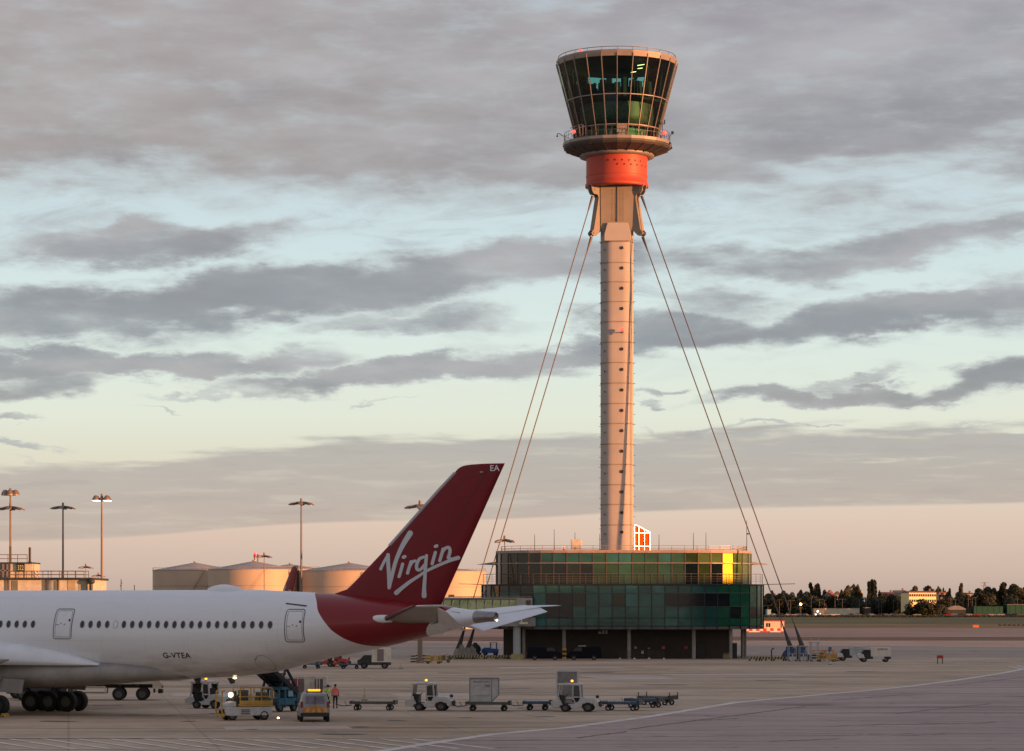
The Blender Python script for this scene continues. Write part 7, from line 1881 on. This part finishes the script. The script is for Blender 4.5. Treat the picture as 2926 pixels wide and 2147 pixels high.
# yellow and black barrier rails
ylb = mat('barrier_yellow', (.42, .32, .09), .6, var=.2)
def barrier(u, v, label, grp, L=1.55, rz=0):
    p = gd(u, v); T = thing('barrier', label, 'barrier', (p.x, p.y, 0), rz, grp)
    q_ = MB(); n = 8
    for k in range(n):
        q_.cur = k % 2; x0, x1 = -L / 2 + L * k / n, -L / 2 + L * (k + 1) / n
        q_.add([(x0, -.1, .25), (x1, -.1, .25), (x1 + .08, -.1, .55), (x0 + .08, -.1, .55), (x0, .1, .25), (x1, .1, .25), (x1 + .08, .1, .55), (x0 + .08, .1, .55)], [(0, 1, 2, 3), (7, 6, 5, 4), (0, 4, 5, 1), (3, 2, 6, 7), (0, 3, 7, 4), (1, 5, 6, 2)])
    q_.build('plank', [ylb, black], T)
    for x in (-L / 2 + .12, L / 2 - .12): q_ = MB(); q_.b2((x - .1, -.2, 0), (x + .1, .2, .25)); q_.build('foot', black, T)
    return T
b0 = barrier(1270, 1884, 'yellow and black barrier in the row left of the bridge pylon', 'barrier row left of the glass building')
for k in range(1, 7): dup(b0, b0['label'], b0.location + Vector((1.62 * k, 0, 0)))
b1 = barrier(2156, 1889, 'yellow and black barrier in the row right of the glass building', 'barrier row right of the glass building')
for k in range(1, 4): dup(b1, b1['label'], b1.location + Vector((1.62 * k, 0, 0)))
b1b = barrier(2156, 1889, '', 'barrier row right of the glass building')

b1b['label'] = 'yellow and black barrier in the row right of the glass building'; b1b.location = b1.location + Vector((1.0, 1.6, 0))
# dark vans at the foot of the building
small_car('dark van parked under the glass building facing right', ((1556 - CU) * 380 / FPX, 380.5, 0), 0, mat('van_navy', (.005, .006, .010), .6, var=.05, spec=.12), 'dark vans under the glass building', True)
small_car('dark van parked under the glass building facing left', ((1669 - CU) * 380 / FPX, 380.8, 0), math.pi, mat('van_black', (.004, .005, .008), .6, var=.05, spec=.12), 'dark vans under the glass building', True)
for o in [x for x in bpy.data.objects if x.type == 'EMPTY' and x.get('group') == 'dark vans under the glass building']:
    q = MB(); q.b2((2.35, .4, .72), (2.46, .8, .9)); q.build('lamp', white_paint, o); q = MB(); q.b2((-2.45, -.85, .7), (-2.38, -.7, 1.1)); q.build('tail_light', tail_red, o)
# machines between tail and building
p = gd(1358, 1874); T = thing('ground_power_unit', 'round dark wheeled machine left of the blue tractor', 'power unit', (p.x, p.y, 0), 0)
q = MB(); q.smooth = True; q.M = Matrix.Translation(Vector((0, 0, .95))) @ Matrix.Rotation(R(90), 4, 'X'); q.lathe([(.1, -.7), (.75, -.65), (.85, -.4), (.85, .4), (.75, .65), (.1, .7)], 24); q.build('drum', mat('machine_dark', (.028, .032, .032), .6, var=.3), T)
q = MB(); q.b2((-.95, -.6, .25), (.95, .6, .45)); q.beam((.9, 0, .4), (1.5, 0, 1.3), .08); q.b2((-.3, -.7, 1.6), (.3, .3, 1.95)); q.build('frame', dark_metal, T)
for x in (-.7, .7):
    for y in (-.6, .6): wheel(T, (x, y, .22), .22, .14)
p = gd(1402, 1873); T = thing('tow_tractor', 'bright blue tow tractor with an orange sunlit top, left of the bridge pylon', 'tractor', (p.x, p.y, 0), R(175))
q = MB(); q.prism([(-1.2, .35), (1.3, .35), (1.35, .9), (.9, 1.15), (.1, 1.2), (0, 1.05), (-1.2, 1.0)], -.65, .65); q.build('body', mat('bright_blue', (.03, .14, .45), .4, var=.15), T, bevel=.05)
q = MB(); q.beam((-.9, -.5, 1), (-.9, -.5, 1.9), .08); q.beam((-.9, .5, 1), (-.9, .5, 1.9), .08); q.beam((0, .5, 1.1), (0, .5, 1.9), .08); q.beam((0, -.5, 1.1), (0, -.5, 1.9), .08); q.build('posts', blue_p, T)
q = MB(); q.b2((-1.05, -.6, 1.88), (.15, .6, 1.98)); q.build('canopy', mat('canopy_cream', (.62, .50, .34), .5), T)
for x in (-.75, .8):
    for y in (-.55, .55): wheel(T, (x, y, .33), .33, .22)
# white service steps and stands at the right anchor
def steps(u, v, label, tall=False):
    p = gd(u, v); T = thing('service_stand', label, 'service stand', (p.x, p.y, 0), R(5), 'white service stands by the right anchor')
    h = 2.55 if tall else 2.0; w_ = .5; q_ = MB()
    for x in (-w_, w_):
        for y in (-.5, .5): q_.beam((x, y, .1), (x * .95, y, h), .09)
    for z in (h, h * .5): 
        for y in (-.5, .5): q_.beam((-w_, y, z), (w_, y, z), .09)
    q_.b2((-w_ - .15, -.6, h - .05), (w_ + .15, .6, h + .06)); q_.build('frame', mat('stand_grey_white', (.36, .37, .36), .5, var=.2), T)
    q_ = MB()
    if tall:
        for k in range(7): q_.b2((-w_, -.62, .3 + k * .33), (w_, -.45, .38 + k * .33))
        q_.beam((-w_, -.55, h), (-w_, -.55, h + .5), .06); q_.beam((w_, -.55, h), (w_, -.55, h + .5), .06)
    else: q_.prism([(-.12, .1), (.12, .1), (.05, .95), (-.05, .95)], -.55, -.35); q_.b2((-.42, -.55, .2), (.42, -.4, .62))
    q_.build('tread' if tall else 'jack', white_paint, T)
    for x in (-w_, w_): wheel(T, (x, -.45, .16), .16, .1, rim=False)
steps(2263, 1890, 'leftmost white framed service stand in front of the blue anchor'); steps(2294, 1890, 'white framed service stand in the middle in front of the blue anchor'); steps(2327, 1891, 'taller white stepped stand right of the blue anchor', True)
q = MB()
for k in range(4):
    p = gd(2279 + k * 24, 1889); T = thing('equipment_cart', ['dark cart between the first two white stands', 'dark cart between the middle stand and the tall steps', 'dark cart right of the tall white steps', 'dark low cart behind the yellow trolley'][k], 'cart', (p.x, p.y + (.4 if k < 3 else 1.2), 0), 0, 'dark carts among the stands')
    q = MB(); q.prism([(-.42, .2), (.42, .2), (.45, .8), (.1, 1.05), (-.4, .95)], -.4, .4); q.build('body', dark_metal, T, bevel=.05)
    for x in (-.3, .3): wheel(T, (x, -.42, .16), .16, .1, rim=False)
# pair of white box carts
box_truck('white box truck with ribbed side, left of the pair at the right', 2447, 1889, LEFT, mat('box_pale_blue', (.40, .43, .44), .5, var=.1), black, 2.7, 1.2, [(-.7, .6, 1.0 + k * .3, 1.04 + k * .3, mid_metal) for k in range(4)] + [(-1.15, .7, .36, .78, white_paint)], s=.95, cab_h=1.7, hood=True)
Tb, bxb = box_truck('white box truck with small black lettering, right of the pair at the right', 2510, 1892, LEFT, mat('box_white_cream', (.62, .57, .50), .5, var=.08), black, 2.9, 1.28, [(-.7, .85, .36, .78, white_paint)], s=.95, cab_h=1.7, hood=True)
lettering('DELTA', .34, lambda x, y: Vector((-.62 - x, .825, 1.78 + y)), black, bxb, 'lettering', sx=1.15)
q = MB(); q.add([(.22 + .0, .826, 1.66), (-.0 + .02, .826, 1.66), (.12, .826, 1.92)], [(0, 1, 2)]); q.build('triangle_emblem', red_p, bxb, fix=False)
# barriers and signs under the building
def hurdle(u, label):
    p = gd(u, 1886.5); T = thing('crowd_barrier', label, 'barrier', (p.x, p.y, 0), 0, 'light barriers under the glass building')
    q_ = MB(); 
    for z in (.5, .85, 1.2): q_.beam((-1.0, 0, z), (1.0, 0, z), .05)
    for x in (-1, 1): q_.beam((x, 0, .1), (x, 0, 1.2), .06)
    q_.build('frame', dark_metal, T)
    for x in (-1, 1): q_ = MB(); q_.sph((x, -.1, .15), .16, 8, 6); q_.build('foot', white_paint, T)
for u, lb in ((1792, 'light barrier with white feet left of the red notices'), (1833, 'light barrier with white feet under the notices'), (1876, 'light barrier with white feet beside the red notice board')): hurdle(u, lb)
def notice(u, v, w_, h, m_, label, Y=393.3):
    p = at(u, v, Y); q_ = MB(); q_.box((0, 0, 0), (w_, .06, h)); o = q_.build('notice_board', m_, None, bevel=.01); o.location = p; tag(o, label, 'notice board', 'notices on the ground floor wall')
notice(1896, 1851, .5, .45, mat('notice_red', (.45, .08, .07), .6), 'red notice right of the white sheet on the dark wall'); notice(1960, 1851, .5, .4, mat('notice_red2', (.30, .06, .06), .6), 'single dull red notice further right on the dark wall')
notice(1836, 1864, .35, .45, white_paint, 'white sheet pinned low on the dark wall'); notice(1816, 1851, .4, .35, mid_metal, 'grey notice left of the white sheet'); notice(1854, 1853, .35, .2, mat('notice_pink', (.4, .2, .2), .6), 'pinkish notice above the barriers')
notice(1663, 1848, 1.1, .35, white_paint, 'white panel on the wall above the right dark van')
for u in (1714, 1724, 1733): notice(u, 1806 if u > 1715 else 1808, .3 if u > 1715 else .45, .55 if u > 1715 else .35, mat('lamp_housing_white', (.45, .45, .45), .5), 'small white lamp housing high under the soffit')
p = gd(2076, 1882); q = MB(); q.b2((-.6, -.35, 0), (.6, .35, .65)); q.b2((-.5, -.36, .68), (.5, .3, .8)); o = q.build('grit_bin', mat('grit_yellow', (.35, .27, .12), .6, var=.2), None, bevel=.04); o.location = (p.x, p.y - .5, 0); tag(o, 'dull yellow bin by the right door under the glass building', 'bin')
p = gd(2206, 1886); q = MB(); q.smooth = True; q.tube([(0, 0, 0), (0, 0, 1.3), (.12, 0, 1.5), (.35, 0, 1.55)], .09, 8); o = q.build('hydrant_pipe', dark_metal); o.location = (p.x, p.y + .8, 0); tag(o, 'dark hooked pipe rising behind the right barrier row', 'pipe')
p = gd(1614, 1885); q = MB()
for k in range(5): q.cur = k % 2; q.cyl((0, 0, k * .3), (0, 0, k * .3 + .3), .33, .33, 12)
o = q.build('column_guard', [yellow, black]); o.location = (p.x, 389.9, 0); tag(o, 'yellow and black column guard between the two dark vans', 'column guard')
# low amber light on the apron
p = gd(795, 2057); q = MB(); q.smooth = True; q.cyl((0, 0, 0), (0, 0, .06), .16, .12, 12); o = q.build('apron_light', black); o.location = p; tag(o, 'small glowing light on the ground left of the silver van', 'ground light'); q = MB(); q.sph((0, 0, .10), .08, 10, 6); q.build('lens', warmlamp, o)

# ---------------------------------------------------------------- labels: what only its place in a row tells apart says so
tops = [o for o in bpy.data.objects if o.parent is None and o.get('category')]
by = {}
for o in tops: by.setdefault(o['label'], []).append(o)
ORD = ['leftmost', 'second', 'third', 'fourth', 'fifth', 'sixth', 'seventh', 'eighth', 'ninth', 'tenth', 'eleventh', 'twelfth']
for lb, os_ in by.items():
    if 1 < len(os_) <= 12:
        os_.sort(key=lambda o: o.location.x)
        for k, o in enumerate(os_):
            if k == len(os_) - 1: o['label'] = 'rightmost ' + lb
            elif k == 0: o['label'] = 'leftmost ' + lb
            else: o['label'] = lb + ', ' + ORD[k] + ' from left'
            w_ = o['label'].split()
            if len(w_) > 16: o['label'] = ' '.join(w_[:12] + w_[-4:]) if k not in (0, len(os_) - 1) else ' '.join(w_[:16])
